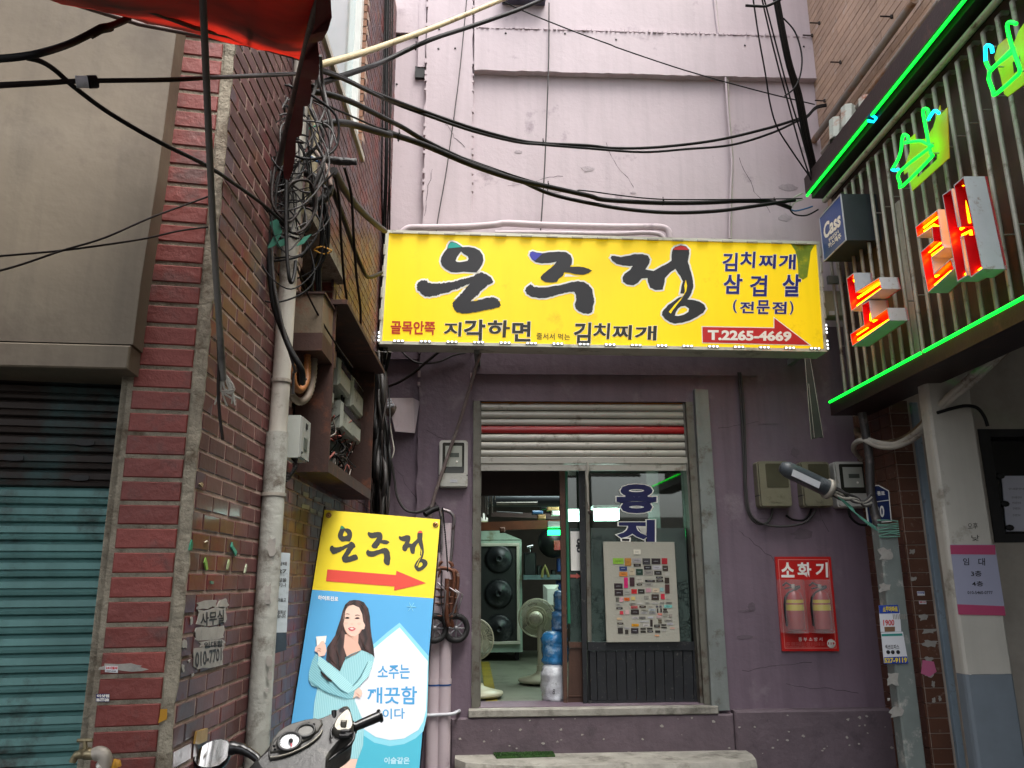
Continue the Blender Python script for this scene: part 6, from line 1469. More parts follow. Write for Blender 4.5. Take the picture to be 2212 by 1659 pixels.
# rusty junction box above
jb_ = thing('junction_box', (LX+.07, 3.0, 2.5), 'rust streaked upright steel junction box above the meter cabinet', 'junction box')
Yj = 2.98; p0, p1 = at(*cD(810, 1490), Yj), at(*cD(1040, 1005), Yj)
bx_(LX+.003, p1.x, Yj, Yj+.26, p0.z, p1.z, 'case', rust2, jb_)
bx_(LX+.003, p1.x+.006, Yj-.006, Yj+.27, p0.z-.002, p0.z+.07, 'bottom_band', rust, jb_)
bx_(LX+.003, p1.x+.008, Yj-.008, Yj+.27, p1.z, p1.z+.008, 'lid', rust, jb_)
flexo = mat('ribbed_conduit_orange', '8a5526', .6, var=.25, dirt=('5c3a22', .4, 8)); flexg = mat('ribbed_conduit_grey', '76695b', .6, var=.25)
def ribbed(P, r, m, label, group=None, sub=10):
    P = smooth([Vector(p) for p in P], sub); r *= .7; rad = [r*(1.0 if i % 2 else .84) for i in range(len(P))]
    mb = MB(); mb.tube(P, rad, 9); return mb.build('flexible_conduit', m, None, label, category='conduit', group=group)
ribbed([at(*cF(x, y), Y) for x, y, Y in [(1058, 80, 3.04), (1058, 200, 3.03), (1050, 310, 3.0), (1000, 385, 2.95), (950, 340, 2.9), (935, 200, 2.88), (905, 60, 2.87)]], .021, flexo, 'orange ribbed conduit looping out of the junction box bottom', 'ribbed conduits')
ribbed([at(*cF(x, y), Y) for x, y, Y in [(1110, 100, 3.1), (1105, 260, 3.08), (1070, 420, 3.05), (1000, 480, 3.0), (930, 430, 2.95), (915, 350, 2.9)]], .023, flexg, 'brown ribbed conduit making the wider loop under the junction box', 'ribbed conduits')
ribbed([at(*cB(x, y), Y) for x, y, Y in [(900, 900, 3.0), (930, 1000, 3.0), (960, 1120, 3.0), (950, 1400, 3.0), (910, 1650, 3.0)]]+[at(*cD(880, 180), 3.0), at(*cD(800, 330), 2.95)], .030, mat('cream_ribbed', '8f8468', .6, var=.2, dirt=('5e5440', .3, 8)), 'cream ribbed conduit coming down behind the awning edge', 'ribbed conduits', 14)
# white electronic meter beside the pipe
wm = thing('meter_box', (LX+.05, 2.93, 1.9), 'pale grey electronic meter box fixed right of the downpipe', 'meter box')
Ym = 2.9; q0, q1 = at(*cF(900, 935), Ym), at(*cF(1002, 590), Ym)
xw0, xw1 = max(LX+.004, q0.x-.02), q1.x
m = MB(); m.box(((xw0+xw1)/2, Ym+.07, (q0.z+q1.z)/2), (xw1-xw0, .14, q1.z-q0.z), bev=0); m.build('case', mat('pale_meter', 'a9ada6', .45, var=.06, dirt=('77766c', .15, 9)), wm)
m = MB(); m.box((xw1+.004, Ym+.07, (q0.z+q1.z)/2), (.008, .13, (q1.z-q0.z)*.95)); m.build('cover', mat('grey_cover', '8f918c', .5, var=.05), wm)
m = MB(); m.box((xw1+.009, Ym+.065, q1.z-.10), (.004, .05, .045)); m.build('display', lcdd, wm)
m = MB(); m.box((xw1+.009, Ym+.07, q1.z-.03), (.004, .025, .02)); m.build('seal', drk, wm)
for dz in (.02, .3): m = MB(); m.ball((xw1+.008, Ym+.015, q0.z+dz), .006, 6); m.build('screw', drk, wm)
for i in range(6):
    P = [at(*cF(920+i*12, 925), Ym+.03), at(*cF(970-i*6, 1000+i*8), Ym+.02), at(*cF(930-i*4, 1070+i*8), Ym+.03), at(*cF(885, 1060+i*14), Ym+.02)]
    cable(P, .0075, 'cable_grey' if i % 2 else 'cable_brown', 'stiff grey wire curling under the pale meter box', group='wires under the pale meter box')
# ================================================================ tangle of cables round the pipe top
def tc(c, P, r, m, label, group='big cables by the downpipe', **k): return cable([at(*c(x, y), Y) for x, y, Y in P], r, m, label, group=group, **k)
tc(cB, [(525, 810, 2.6), (430, 850, 2.6), (340, 960, 2.6), (290, 1100, 2.6), (270, 1250, 2.6), (300, 1480, 2.6), (360, 1659, 2.62)], .016, 'cable', 'very thick black cable arching left of the pipe top')
cable([at(*cD(x, y), Y) for x, y, Y in [(310, -20, 2.6), (340, 80, 2.6), (400, 220, 2.6), (500, 400, 2.65), (620, 490, 2.7), (720, 540, 2.7)]], .013, 'cable', 'thick black cable running down into the knot at the pipe', group='big cables by the downpipe')
cable([at(*cD(x, y), Y) for x, y, Y in [(570, 330, 2.66), (560, 520, 2.66), (575, 800, 2.66), (610, 1100, 2.68), (690, 1330, 2.7), (760, 1500, 2.7), (850, 1659, 2.72)]]+[at(*cF(1020, 330), 2.78)], .017, 'cable', 'fat black cable falling along the left of the pipe then across it')
cable([at(*cD(x, y), Y) for x, y, Y in [(590, 590, 2.68), (600, 760, 2.66), (620, 960, 2.66), (680, 1250, 2.68), (730, 1450, 2.7), (790, 1659, 2.72)]]+[at(*cF(945, 250), 2.76), at(*cF(940, 420), 2.78)], .008, 'cable_grey', 'thin grey cable beside the fat one across the pipe')
cable([at(*cD(x, y), Y) for x, y, Y in [(720, -20, 2.6), (715, 300, 2.6), (720, 600, 2.6), (740, 850, 2.6), (765, 905, 2.62), (790, 820, 2.64), (800, 720, 2.66)]], .010, 'cable', 'black cable hanging in a narrow U in front of the pipe')
cable([at(*cD(x, y), Y) for x, y, Y in [(130, 130, 2.4), (250, 190, 2.45), (400, 150, 2.5), (500, 220, 2.55), (560, 290, 2.6)]], .009, 'cable', 'black cable joining the knot from the left')
cable([at(*cD(x, y), Y) for x, y, Y in [(810, 770, 2.75), (900, 1000, 2.9), (1020, 1230, 3.0), (1150, 1440, 3.1), (1290, 1640, 3.2)]], .006, 'cable_brown', 'thin line crossing the junction box diagonally')
cable([at(*cD(x, y), Y) for x, y, Y in [(1130, -60, 3.0), (1240, 130, 3.3), (1370, 290, 3.7), (1490, 400, 4.1), (1570, 460, 4.6)]], .018, 'cable_grey', 'thick grey cable descending to the corner of the yellow sign')
cable([at(*cD(x, y), Y) for x, y, Y in [(1080, -20, 3.1), (1140, 160, 3.2), (1230, 400, 3.5), (1300, 600, 3.8), (1370, 770, 4.1), (1430, 860, 4.4), (1540, 820, 4.8)]], .012, 'cable', 'black cable following the brick wall down to the sign side')
for i, x in enumerate((1170, 1280)):
    cable([at(*cD(x+dx, y), Y) for dx, y, Y in [(-60, -90, 3.0), (0, 150, 3.1), (20, 500, 3.2), (45, 850, 3.35), (80, 1150, 3.6), (70, 1450, 3.8)]], .006, 'cable_brown', ['thin brown wire hanging down the side wall, nearer one', 'thin brown wire hanging down the side wall, farther one'][i], group='wires hanging on the side wall')
for i, (x, e) in enumerate(((1000, 940), (1040, 990), (1060, 1010))):
    cable([at(*cD(xx, y), Y) for xx, y, Y in [(x-20, 180, 2.95), (x+20, 400, 2.97), (x+10, 620, 3.0), (x-50, 780, 3.02), (e, 1000, 3.05)]], .012, 'cable', ['left of three black cables entering the junction box', 'middle of three black cables entering the junction box', 'right of three black cables entering the junction box'][i], group='cables into the junction box')
m = MB(); p = at(*cD(1035, 628), 2.97); m.tube([p+Vector((.035*math.cos(t), .03*math.sin(t), .003*math.sin(3*t))) for t in [k*math.pi/6 for k in range(12)]], .003, 5, closed=True); m.build('cable_tie', mat('yellow_tie', 'c08a28', .5), None, 'yellow tie holding three cables above the junction box', category='cable tie')
# taped splices
def splice(P, rr, label):
    P = smooth([Vector(p) for p in P], 5); n = len(P); rad = [rr*.72*(.75+.3*math.sin(math.pi*i/n))*(1+.08*math.sin(i*2.3)) for i in range(n)]
    MB().tube(P, rad, 10).build('taped_splice', mat('black_tape', '1b1a1a', .5, var=.2, dirt=('5a5652', .25, 24), bump=(.8, 60)), None, label, category='cable splice', group='taped cable splices')
splice([at(*cB(x, y), 2.9) for x, y in [(1040, 1380), (1120, 1385), (1200, 1395), (1330, 1398)]], .022, 'taped cable splice pointing right with its bare end sticking out')
splice([at(*cD(x, y), 2.9) for x, y in [(1100, 20), (1090, 110), (1030, 190), (920, 225)]], .024, 'ringed taped splice bending left below the others')
splice([at(*cB(x, y), 2.92) for x, y in [(850, 1480), (940, 1520), (1060, 1590)]], .022, 'smooth black splice between the two taped ones')
for i, (dy, mt) in enumerate(((0, 'cable_grey'), (12, 'blue_wire'), (24, 'blue_wire'))):
    cable([at(*cB(x, y+dy), 2.92) for x, y in [(820, 1310), (900, 1330), (980, 1370), (1060, 1380)]], .006, MATS.get(mt), 'blue and grey core wire feeding the right pointing splice', group='core wires of the splices')
for i in range(3):
    cable([at(*cD(x, y+i*14), 2.9) for x, y in [(740, 190), (820, 215), (900, 215), (930, 220)]], .006, mat('copper_brown_wire', '5a3428', .5), 'brown core wire feeding the ringed splice', group='core wires of the splices')
cable([at(*cB(x, y), 2.95) for x, y in [(860, 1150), (900, 1120), (970, 1090), (1030, 1070)]], .006, mat('green_wire', '2f8a6a', .5), 'short green wire at the end of the thickest span', group='core wires of the splices')
cable([at(*cB(x, y), 2.88) for x, y in [(850, 1150), (930, 1270), (1030, 1390), (1085, 1520), (1100, 1600)]], .014, mat('dusty_pink_cable', '8f7a6f', .6, var=.2), 'dusty pinkish cable running down behind the awning edge', group='big cables by the downpipe')
# random loops of the knot
r_ = random.Random(21); K0 = at(*cD(640, 260), 2.72)
for i in range(62):
    c0 = K0 + Vector((r_.uniform(-.14, .12), r_.uniform(-.08, .08), r_.uniform(-.20, .40)))
    rx, rz = r_.uniform(.04, .17), r_.uniform(.05, .24); ph = r_.uniform(0, 6.3); n = r_.randint(5, 8); tw = r_.uniform(-.6, .6)
    P = [c0+Vector((rx*math.cos(ph+k*.9)+r_.uniform(-.02, .02), .05*math.sin(ph+k*1.3+tw), rz*math.sin(ph+k*.9)+r_.uniform(-.02, .02))) for k in range(n)]
    cable(P, r_.choice([.003, .004, .005, .006, .008]), r_.choice(['cable', 'cable', 'cable_brown', 'cable_grey']), 'loose dark cable loop in the knot round the pipe top', 'cable', 'cable loops in the knot on the downpipe', sub=6)
for i in range(18):
    a = r_.uniform(0, 60); x0 = 900+r_.uniform(-30, 200)
    x0 = r_.uniform(330, 1050)
    P = [at(*cB(x0+r_.uniform(-60, 60)*k/2+k*8, 480+k*230), 2.75+r_.uniform(-.05, .1)) for k in range(6)]
    cable(P, r_.choice([.005, .007, .010]), r_.choice(['cable', 'cable_brown', 'cable_grey']), 'dark cable dropping from the awning corner into the knot', 'cable', 'cables dropping into the knot', sub=6)
for i, P in enumerate([[(905, 500), (870, 540), (840, 580)], [(610, 370), (630, 430), (650, 490)], [(640, 500), (610, 560), (590, 600)], [(690, 530), (670, 560), (690, 590)]]):
    p = [at(*cD(x, y), 2.62) for x, y in P]; m = MB(); wv = Vector((.014, 0, .006))
    for a, b in zip(p, p[1:]): m.hexa([a-wv, a+wv, b+wv, b-wv]+[v+Vector((0, -.002, 0)) for v in (a-wv, a+wv, b+wv, b-wv)])
    m.build('tape_end', mat('green_plastic_tape', '1f6a55', .5, var=.2), None, ['light green tape end sticking out right of the pipe', 'dark green tape strip on the knot, upper one', 'pale green tape tail on the left of the knot', 'small green tape piece in the middle of the knot'][i], category='tape', group='green tape on the cable knot')
# torn black rags stuck on the side wall
# ================================================================ red awning at the top left
red_cl = bpy.data.materials.new('red_tarpaulin'); red_cl.use_nodes = True
n = red_cl.node_tree.nodes; l = red_cl.node_tree.links; b = n['Principled BSDF']; b.inputs['Roughness'].default_value = .6
geo = n.new('ShaderNodeNewGeometry'); ns = n.new('ShaderNodeTexNoise'); ns.inputs['Scale'].default_value = 3.2; ns.inputs['Detail'].default_value = 5; l.new(geo.outputs['Position'], ns.inputs['Vector'])
rp_ = n.new('ShaderNodeValToRGB'); rp_.color_ramp.elements[0].color = (.03, .004, .003, 1); rp_.color_ramp.elements[0].position = .36; rp_.color_ramp.elements[1].color = (.42, .014, .006, 1); rp_.color_ramp.elements[1].position = .66
l.new(ns.outputs['Fac'], rp_.inputs[0]); l.new(rp_.outputs[0], b.inputs['Base Color'])
tl = n.new('ShaderNodeBsdfTranslucent'); l.new(rp_.outputs[0], tl.inputs[0]); mx = n.new('ShaderNodeMixShader'); mx.inputs[0].default_value = .6
l.new(b.outputs[0], mx.inputs[1]); l.new(tl.outputs[0], mx.inputs[2]); l.new(mx.outputs[0], n['Material Output'].inputs[0]); MATS['red_tarpaulin'] = red_cl
fr_ = mat('awning_frame', '1f1f22', .5, .3, var=.3, dirt=('5a5048', .2, 9))
aw = thing('awning', at(646, 125, 1.9), 'ragged red tarpaulin awning on a dark steel frame overhead', 'awning')
A0, A1 = at(100, 0, 1.65), at(648, 127, 2.05)        # along the wall
B0, B1 = at(160, -330, .75), at(716, -60, 1.15)      # towards the street
m = MB(); V = []; N_ = 20; r_ = random.Random(2)
for i in range(N_+1):
    for j in range(11):
        s_, t_ = i/N_, j/10; p = (A0*(1-s_)+A1*s_)*(1-t_)+(B0*(1-s_)+B1*s_)*t_
        p = p+Vector((0, 0, -.05*math.sin(math.pi*t_)*(.6+.4*math.sin(s_*9))+r_.uniform(-.004, .004))); V.append(p)
m.add(V, [(i*11+j, i*11+j+1, (i+1)*11+j+1, (i+1)*11+j) for i in range(N_) for j in range(10)], 0, True)
m.build('tarpaulin', red_cl, aw)
E0, E1 = at(604, 352, 2.12), at(712, -60, 1.15)
MB().tube([E0, at(646, 175, 1.72), at(690, 0, 1.28), E1], .011, 10).build('edge_bar', fr_, aw)
MB().tube([at(150, 5, 1.7), at(300, 52, 1.85), at(553, 100, 2.0), at(648, 127, 2.06)], .0065, 8).build('wall_rail', mat('rusty_tube', '5c4c48', .6, .2, var=.3), aw)
MB().tube([at(546, -20, 1.3), at(545, 60, 1.6), at(540, 82, 1.9)], .006, 8).build('rib', fr_, aw)
MB().tube([at(130, -30, 1.3), at(300, 15, 1.55), at(420, 60, 1.7), at(560, 95, 1.95)], .006, 8).build('rib', fr_, aw)
m = MB()   # scalloped ragged fringe along the outer edge
fp = [((1100, -40), (980, -40)), ((1112, 150), (965, 200)), ((1080, 260), (930, 300)), ((1030, 350), (900, 380)), ((990, 360), (890, 420)), ((1003, 520), (870, 520)), ((1000, 640), (850, 600)), ((985, 690), (840, 650)), ((930, 690), (830, 700)), ((935, 800), (815, 780)), ((925, 890), (800, 850)), ((900, 918), (790, 900)), ((862, 920), (780, 950)), ((862, 1080), (750, 1080)), ((850, 1170), (730, 1150)), ((800, 1190), (720, 1200)), ((800, 1330), (700, 1330)), ((770, 1480), (690, 1450)), ((740, 1560), (700, 1540))]
k = len(fp); Vv = []
for i, (o_, n_) in enumerate(fp):
    Y = 1.2+(2.13-1.2)*i/k; Vv += [at(*cB(*n_), Y), at(*cB(*o_), Y+.03*math.sin(i*2))]
m.add(Vv, [(2*i, 2*i+1, 2*i+3, 2*i+2) for i in range(k-1)], 0, True)
m.build('fringe', mat('dark_red_cloth', '5c1714', .8, var=.35, vs_=6), aw)
m = MB(); m.pprism(Fr((0, 3.6, 0), (1, 0, 0)), px(cB, [(640, 500), (830, 540), (830, 640), (790, 690), (780, 740), (700, 745), (650, 660), (640, 580)]), 0, .004)
m.pprism(Fr((0, 3.6, 0), (1, 0, 0)), px(cB, [(690, 820), (740, 830), (735, 930), (700, 890)]), 0, .004)
m.build('orange_sheet', mat('corrugated_orange', 'b5701c', .5, var=.15), None, 'orange corrugated plastic sheet glimpsed behind the awning corner', category='plastic sheet')
# grey pole hanging from the awning, its end frayed
gpz = thing('hanging_pole', at(*cC(1920, 1600), 1.75), 'long grey pole hanging from the awning in front of the brick pillar', 'pole')
P = [at(437, -30, 1.35), at(441, 60, 1.42), at(447, 200, 1.5), at(455, 380, 1.6), at(462, 520, 1.66), at(474, 700, 1.72), at(482, 822, 1.76)]
MB().tube(P, .0075, 12, sub=3).build('pole', mat('dusty_grey_pole', '5d5a55', .6, var=.15, dirt=('3a3632', .2, 8)), gpz)
m = MB(); e = P[-1]; r_ = random.Random(6)
for i in range(12): m.tube([e+Vector((0, 0, .02)), e+Vector((r_.uniform(-.01, .03), 0, -.02)), e+Vector((r_.uniform(-.03, .045), r_.uniform(-.01, .01), r_.uniform(-.075, -.01)))], .0022, 4, sub=3)
m.build('frayed_cord', M['cable_white'], gpz, kind='stuff')
cable([at(*cF(x, y), 1.75) for x, y in [(330, -20), (335, 200), (330, 400), (345, 620), (368, 790)]], .0055, 'cable_brown', 'black strip hanging lower than the grey pole beside it')
# cables over the beige sheet
def lc(c, P, r, m, label, **k): return cable([at(*c(x, y), Y) for x, y, Y in P], r, m, label, group='cables over the beige sheet', **k)
lc(cA, [(-20, 510, 1.5), (150, 495, 1.5), (350, 460, 1.52), (600, 380, 1.6), (850, 260, 1.65), (1000, 210, 1.7), (1110, 160, 1.75)], .013, 'cable', 'thick black cable bending up to the awning rail')
lc(cA, [(230, 500, 1.52), (350, 530, 1.55), (480, 610, 1.6), (650, 760, 1.65), (950, 980, 1.75), (1380, 1230, 1.85), (1800, 1440, 2.05), (2100, 1640, 2.3), (2300, 1790, 2.5), (2480, 1960, 2.65)], .009, 'cable', 'black cable sloping down right across the beige sheet')
lc(cA, [(-20, 742, 1.55), (400, 718, 1.6), (700, 700, 1.65), (1450, 690, 1.8), (1800, 672, 1.9), (2230, 655, 2.2), (2600, 640, 2.6)], .009, 'cable_brown', 'brown pipe like cable running level across the beige sheet')
lc(cA, [(-20, 720, 1.55), (400, 700, 1.6), (660, 690, 1.64), (1500, 675, 1.8), (2230, 640, 2.2), (2600, 625, 2.6)], .004, 'cable', 'thin wire lying on the level brown cable')
lc(cC, [(-20, 808, 1.7), (200, 745, 1.75), (550, 625, 1.8), (900, 520, 1.85), (1290, 350, 1.95), (1600, 235, 2.05), (1830, 150, 2.1)], .004, 'cable_brown', 'thin wire rising to the right over the beige sheet')
lc(cC, [(-20, 678, 1.7), (500, 632, 1.8), (900, 580, 1.85), (1270, 522, 1.95), (1600, 450, 2.05), (2000, 410, 2.3), (2180, 430, 2.5)], .004, 'cable_brown', 'thin wire nearly level, crossing the rising one')
cp = thing('cable_connector', at(*cA(735, 705), 1.63), 'white and black cable connector on the level brown cable', 'connector')
MB().tube([at(*cA(655, 706), 1.63), at(*cA(760, 708), 1.64)], .014, 10).build('sleeve', M['letter_white'], cp)
MB().tube([at(*cA(765, 708), 1.64), at(*cA(835, 705), 1.65)], .015, 10).build('nut', M['cable'], cp)
m = MB(); m.tube([at(*cA(780, 300), 1.64), at(*cA(870, 250), 1.65), at(*cA(950, 235), 1.68)], .011, 8); m.build('tape_lump', M['cable'], None, 'lump of black tape with pink rag on the thick black cable', category='tape')
# ================================================================ paper and bits on the brick corner
ff = Fr(FF.p(0, 0, .008), FF.r)
scraps(ff, cG, [(775, 822, 1200, 888)], .0, 'long torn strip of white paper on the red brick pillar', col='torn_paper', seed=14)
m = MB(); m.pprism(ff, px(cG, [(842, 845), (940, 845), (940, 900), (838, 893)]), .0005, .0025); s = m.build('sticker', wh_, None, 'small white and red sticker on the torn strip on the pillar', category='sticker')
MB().text(ff, '24시열쇠', px(cG, [(845, 847), (938, 848), (937, 872), (844, 870)]), .003, .05).build('text', rd_, s)
MB().text(ff, '2227-4104', px(cG, [(850, 878), (925, 880), (925, 893), (850, 891)]), .003, .02).build('text', M['ink'], s)
m = MB(); m.pprism(ff, px(cG, [(767, 1068), (874, 1068), (872, 1132), (766, 1130)]), .0005, .002); s = m.build('sticker', P_('sticker_navy', '2c2c62'), None, 'navy sticker with white Korean letters on the red brick pillar', category='sticker')
MB().text(ff, '이삿짐', px(cG, [(774, 1071), (872, 1071), (872, 1096), (774, 1096)]), .0025, .05).build('text', M['white_print'], s)
MB().text(ff, '080-7777-2404', px(cG, [(770, 1102), (872, 1102), (870, 1128), (769, 1128)]), .0025, .06).build('text', M['white_print'], s)
m = MB(); m.pprism(ff, px(cG, [(1280, 1190), (1335, 1188), (1332, 1270), (1262, 1302), (1275, 1240)]), .004, .006); m.build('tape', mat('yellow_tape', 'b08018', .5, var=.15), None, 'yellow tape patch on the rendered pillar corner', category='tape')
lf = Fr(L.p(0, 0, .008), L.r)
scraps(lf, cG, [(1455, 625, 1500, 715), (1450, 830, 1472, 895), (1520, 450, 1540, 515), (1500, 790, 1520, 820), (1525, 900, 1550, 930)], .0, 'small torn bit of white paper on the side wall near the corner', group='paper bits near the wall corner', col='torn_paper', seed=4)
fly = thing('torn_flyer', lf.hit(*cG(1690, 860)), 'big torn white flyer with broken black letters on the side wall', 'flyer')
r_ = random.Random(8)
for (x0, y0, x1, y1) in ((1575, 335, 1735, 390), (1742, 315, 1822, 385), (1578, 400, 1810, 530), (1560, 545, 1790, 650), (1600, 650, 1790, 700), (1540, 700, 1785, 870)):
    P = []
    for i in range(18):
        t = i/18*4; k = int(t); f = t-k
        x, y = [(x0+(x1-x0)*f, y0), (x1, y0+(y1-y0)*f), (x1-(x1-x0)*f, y1), (x0, y1-(y1-y0)*f)][k]; P.append((x+r_.uniform(-14, 10), y-(x-x0)*.12+r_.uniform(-9, 9)))
    m = MB(); m.prism(lf, [lf.loc(*cG(x, y), 0) for x, y in P], -.001, .001); m.build('paper_piece', M['torn_paper'], fly)
for tx, q in (('사무실', [(1600, 420), (1790, 395), (1790, 505), (1600, 530)]), ('임대함', [(1630, 655), (1780, 635), (1780, 690), (1630, 705)]), ('010-7701', [(1560, 735), (1770, 700), (1770, 800), (1560, 860)])):
    MB().text(lf, tx, px(cG, q), .002, .02).build('text', M['ink'], fly)
m = MB(); m.pprism(lf, px(cG, [(1575, 1365), (1660, 1340), (1655, 1440), (1590, 1470), (1560, 1465)]), .0, .006); tg_ = m.build('plastic_tag', mat('yellow_plastic_tag', '9c7a3c', .4, var=.3), None, 'yellowed plastic tag on the dark bricks above the mirror', category='tag')
for i, (P, c1) in enumerate([([(435, 620), (445, 660), (435, 740), (405, 735), (415, 680)], '1f7a5c'), ([(873, 650), (890, 700), (925, 750), (912, 800), (895, 770), (862, 700)], '2f8a78'), ([(585, 815), (597, 860), (610, 940), (590, 955), (572, 870)], '7fae52'), ([(838, 838), (848, 860), (828, 948), (815, 945), (825, 880)], '8d9c78'), ([(1030, 885), (1034, 910), (1014, 990), (1004, 985), (1018, 920)], 'a0a890'), ([(640, 1070), (672, 1075), (668, 1105), (640, 1100)], '5f8a78'), ([(545, 0), (558, 20), (545, 50), (515, 15)], 'b09a70'), ([(600, 630), (612, 640), (580, 650)], 'c8c4b0')]):
    m = MB(); m.pprism(lf, px(cS, P), .0, .004); m.build('tape_bit', mat('tape_'+c1, c1, .5, var=.2), None, ['dark green tape curl at the wall corner', 'teal tape curl in the middle of the brown bricks', 'bright green tape strip below the orange bricks', 'pale olive tape strip right of the bright green one', 'whitish tape strip nearest the downpipe', 'small round green spot on an orange brick', 'tan tape flake above the orange bricks', 'tiny white flake on an orange brick'][i], category='tape bit', group='tape bits on the side wall')
for i, (x0, y0, w_) in enumerate([(1025, 1215, 45), (1115, 1255, 55), (1205, 1300, 50), (1015, 1315, 60), (1085, 1350, 45), (1145, 1375, 45)]):
    m = MB(); m.pprism(lf, px(cF, [(x0, y0), (x0+w_, y0+14), (x0+w_-2, y0+48), (x0-2, y0+34)]), .0, .002); m.build('paper_slip', M['torn_paper'], None, 'small pale paper slip in the two rows under the meter cabinet', category='paper slip', group='paper slips under the meter cabinet')
# ================================================================ tap
tp = thing('water_tap', at(*cG(720, 1659), 1.98), 'old brass water tap on a bent pipe at the foot of the pillar', 'tap')
brs = mat('worn_brass', '8f8468', .35, .7, var=.2, dirt=('5a4a34', .3, 14)); plb = mat('pipe_elbow', '9c958a', .5, .3, var=.2)
Yt = 1.98
def tp_(x, y, d=0): return at(*cG(x, y), Yt+d)
MB().tube([tp_(820, 1720), tp_(835, 1640), tp_(835, 1570), tp_(800, 1540), tp_(755, 1552)], .0155, 12, sub=4).build('elbow', plb, tp)
MB().tube([tp_(760, 1552), tp_(700, 1548), tp_(640, 1548), tp_(600, 1570), tp_(580, 1612)], [.012, .013, .011, .0095, .008, .008], 12, sub=4).build('body', brs, tp)
m = MB(); m.tube([tp_(680, 1545), tp_(680, 1500)], .0125, 8); m.tube([tp_(680, 1500), tp_(680, 1440)], .005, 8); m.build('stem', brs, tp)
MB().tube([tp_(618, 1440), tp_(740, 1436)], .0042, 8).build('handle', brs, tp)
MB().tube([tp_(835, 1640), tp_(815, 1662)], .018, 12).build('collar', mat('shiny_collar', 'b8b4ac', .3, .6), tp)
MB().tube([tp_(905, 1700), tp_(930, 1600), tp_(945, 1650)], .007, 6, sub=3).build('yellow_rag', mat('yellow_rag', 'b0801c', .6, var=.3), tp)
# ================================================================ standing banner
YBn = 3.6
TLp, TRp = at(*cV(423, 18), 3.6), at(*cV(1502, 108), 3.66)
BLd = at(*cV(212, 1659), 3.42)
BN = Fr(TLp, TRp-TLp, TLp-BLd)
bt_ = thing('standing_banner', (at(800, 1650, YBn).x, YBn, 0), 'tall standing banner, yellow with a red arrow above a blue drink advert', 'banner')
wB = BN.loc(*cV(1500, 108))[0]; hB = 1.78
aY = BN.loc(*cV(322, 764))[1]
ybn = mat('banner_yellow', 'e6cf0c', .4, var=.04, bump=None); bbn = mat('banner_blue', '4fa3d6', .4, var=.05, vs_=2, bump=None)
m = MB(); m.fbox(BN, 0, wB, aY, 0, -.004, 0); m.build('header_sheet', ybn, bt_)
m = MB(); m.fbox(BN, 0, wB, -hB, aY-.0, -.004, 0); m.build('advert_sheet', bbn, bt_)
m = MB(); m.tube([BN.p(wB+.004, .02, -.012), BN.p(wB+.004, -hB, -.012)], .003, 8); m.tube([BN.p(-.004, .02, -.012), BN.p(-.004, -hB, -.012)], .003, 8); m.tube([BN.p(0, -hB+.02, -.01), BN.p(wB/2, -.8, -.14), BN.p(wB/2, -hB+.1, -.4)], .008, 6); m.build('stand_frame', M['cable'], bt_, kind='stuff')
for x, y in ((460, 68), (1458, 155)):
    m = MB(); p = BN.hit(*cV(x, y), .001); m.lathe([(.006, .0), (.006, .002), (.0125, .003), (.013, 0)], p, BN.n, 16); m.ball(p+BN.n*.003, .006, 8); m.build('grommet', mat('grommet_brass', 'a07a4a', .3, .8, var=0, bump=None), bt_)
def fit(P, src, dst):
    (sx0, sx1, sy0, sy1), (dx0, dx1, dy0, dy1) = src, dst
    return [(dx0+(x-sx0)/(sx1-sx0)*(dx1-dx0), dy0+(y-sy0)/(sy1-sy0)*(dy1-dy0)) for x, y in P]
e_ = ((345, 1160, 250, 945), (470, 735, 165, 512)); j_ = ((1393, 2065, 342, 950), (808, 1037, 222, 536)); g2 = ((125, 1000, 268, 988), (1112, 1385, 210, 592))
tealb = P_('banner_green', '17855a'); redb2 = P_('banner_red', 'd8402c'); ink3 = P_('banner_ink', '1f2019')
def bshape(polys, mt, name, par, d=.0012): m = MB(); m.flat(BN, polys, d); return m.build(name, mt, par)
s_ = bshape([px(cV, fit(EUN_O, *e_)), px(cV, fit(EUN_H, *e_))], ink3, 'syllable', bt_); m = MB(); bshape([px(cV, fit(EUN_B, *e_))], ink3, 'stroke', s_); bshape([px(cV, fit(EUN_T, *e_))], tealb, 'stroke_tip', s_, .002)
s_ = bshape([px(cV, fit(JU_A, *j_))], ink3, 'syllable', bt_); bshape([px(cV, fit(JU_B, *j_))], ink3, 'stroke', s_)
s_ = bshape([px(cV, fit(JG_B, *g2)), px(cV, fit(JG_H, *g2))], ink3, 'syllable', bt_); bshape([px(cV, fit(JG_T, *g2))], redb2, 'stroke_tip', s_, .002); bshape([px(cV, fit(JG_S, *g2))], ybn, 'brush_gap', s_, .002)
bshape([px(cV, [(448, 573), (1088, 626), (1093, 586), (1370, 702), (1070, 772), (1074, 732), (435, 684)])], P_('arrow_red', 'cf3a28'), 'arrow', bt_)
MB().text(BN, '하이트진로', px(cV, [(362, 815), (550, 830), (548, 872), (360, 858)]), .0012, .02).build('text', M['white_print'], bt_)
aqua = P_('pale_aqua', '86cfe0'); wht2 = P_('banner_white', 'dfe2ea'); tealw = P_('teal_water', '45b0c8')
m = MB(); m.fbox(BN, .001, wB-.001, -hB, BN.loc(*cH(1300, 1400))[1], 0, .0006); m.build('water_band', tealw, bt_)
HS = [(1568, 665), (1640, 750), (1768, 905), (1762, 1060), (1755, 1250), (1735, 1330), (1700, 1390), (1600, 1450), (1500, 1462), (1400, 1440), (1310, 1380), (1270, 1300), (1240, 1100), (1380, 820), (1480, 735)]
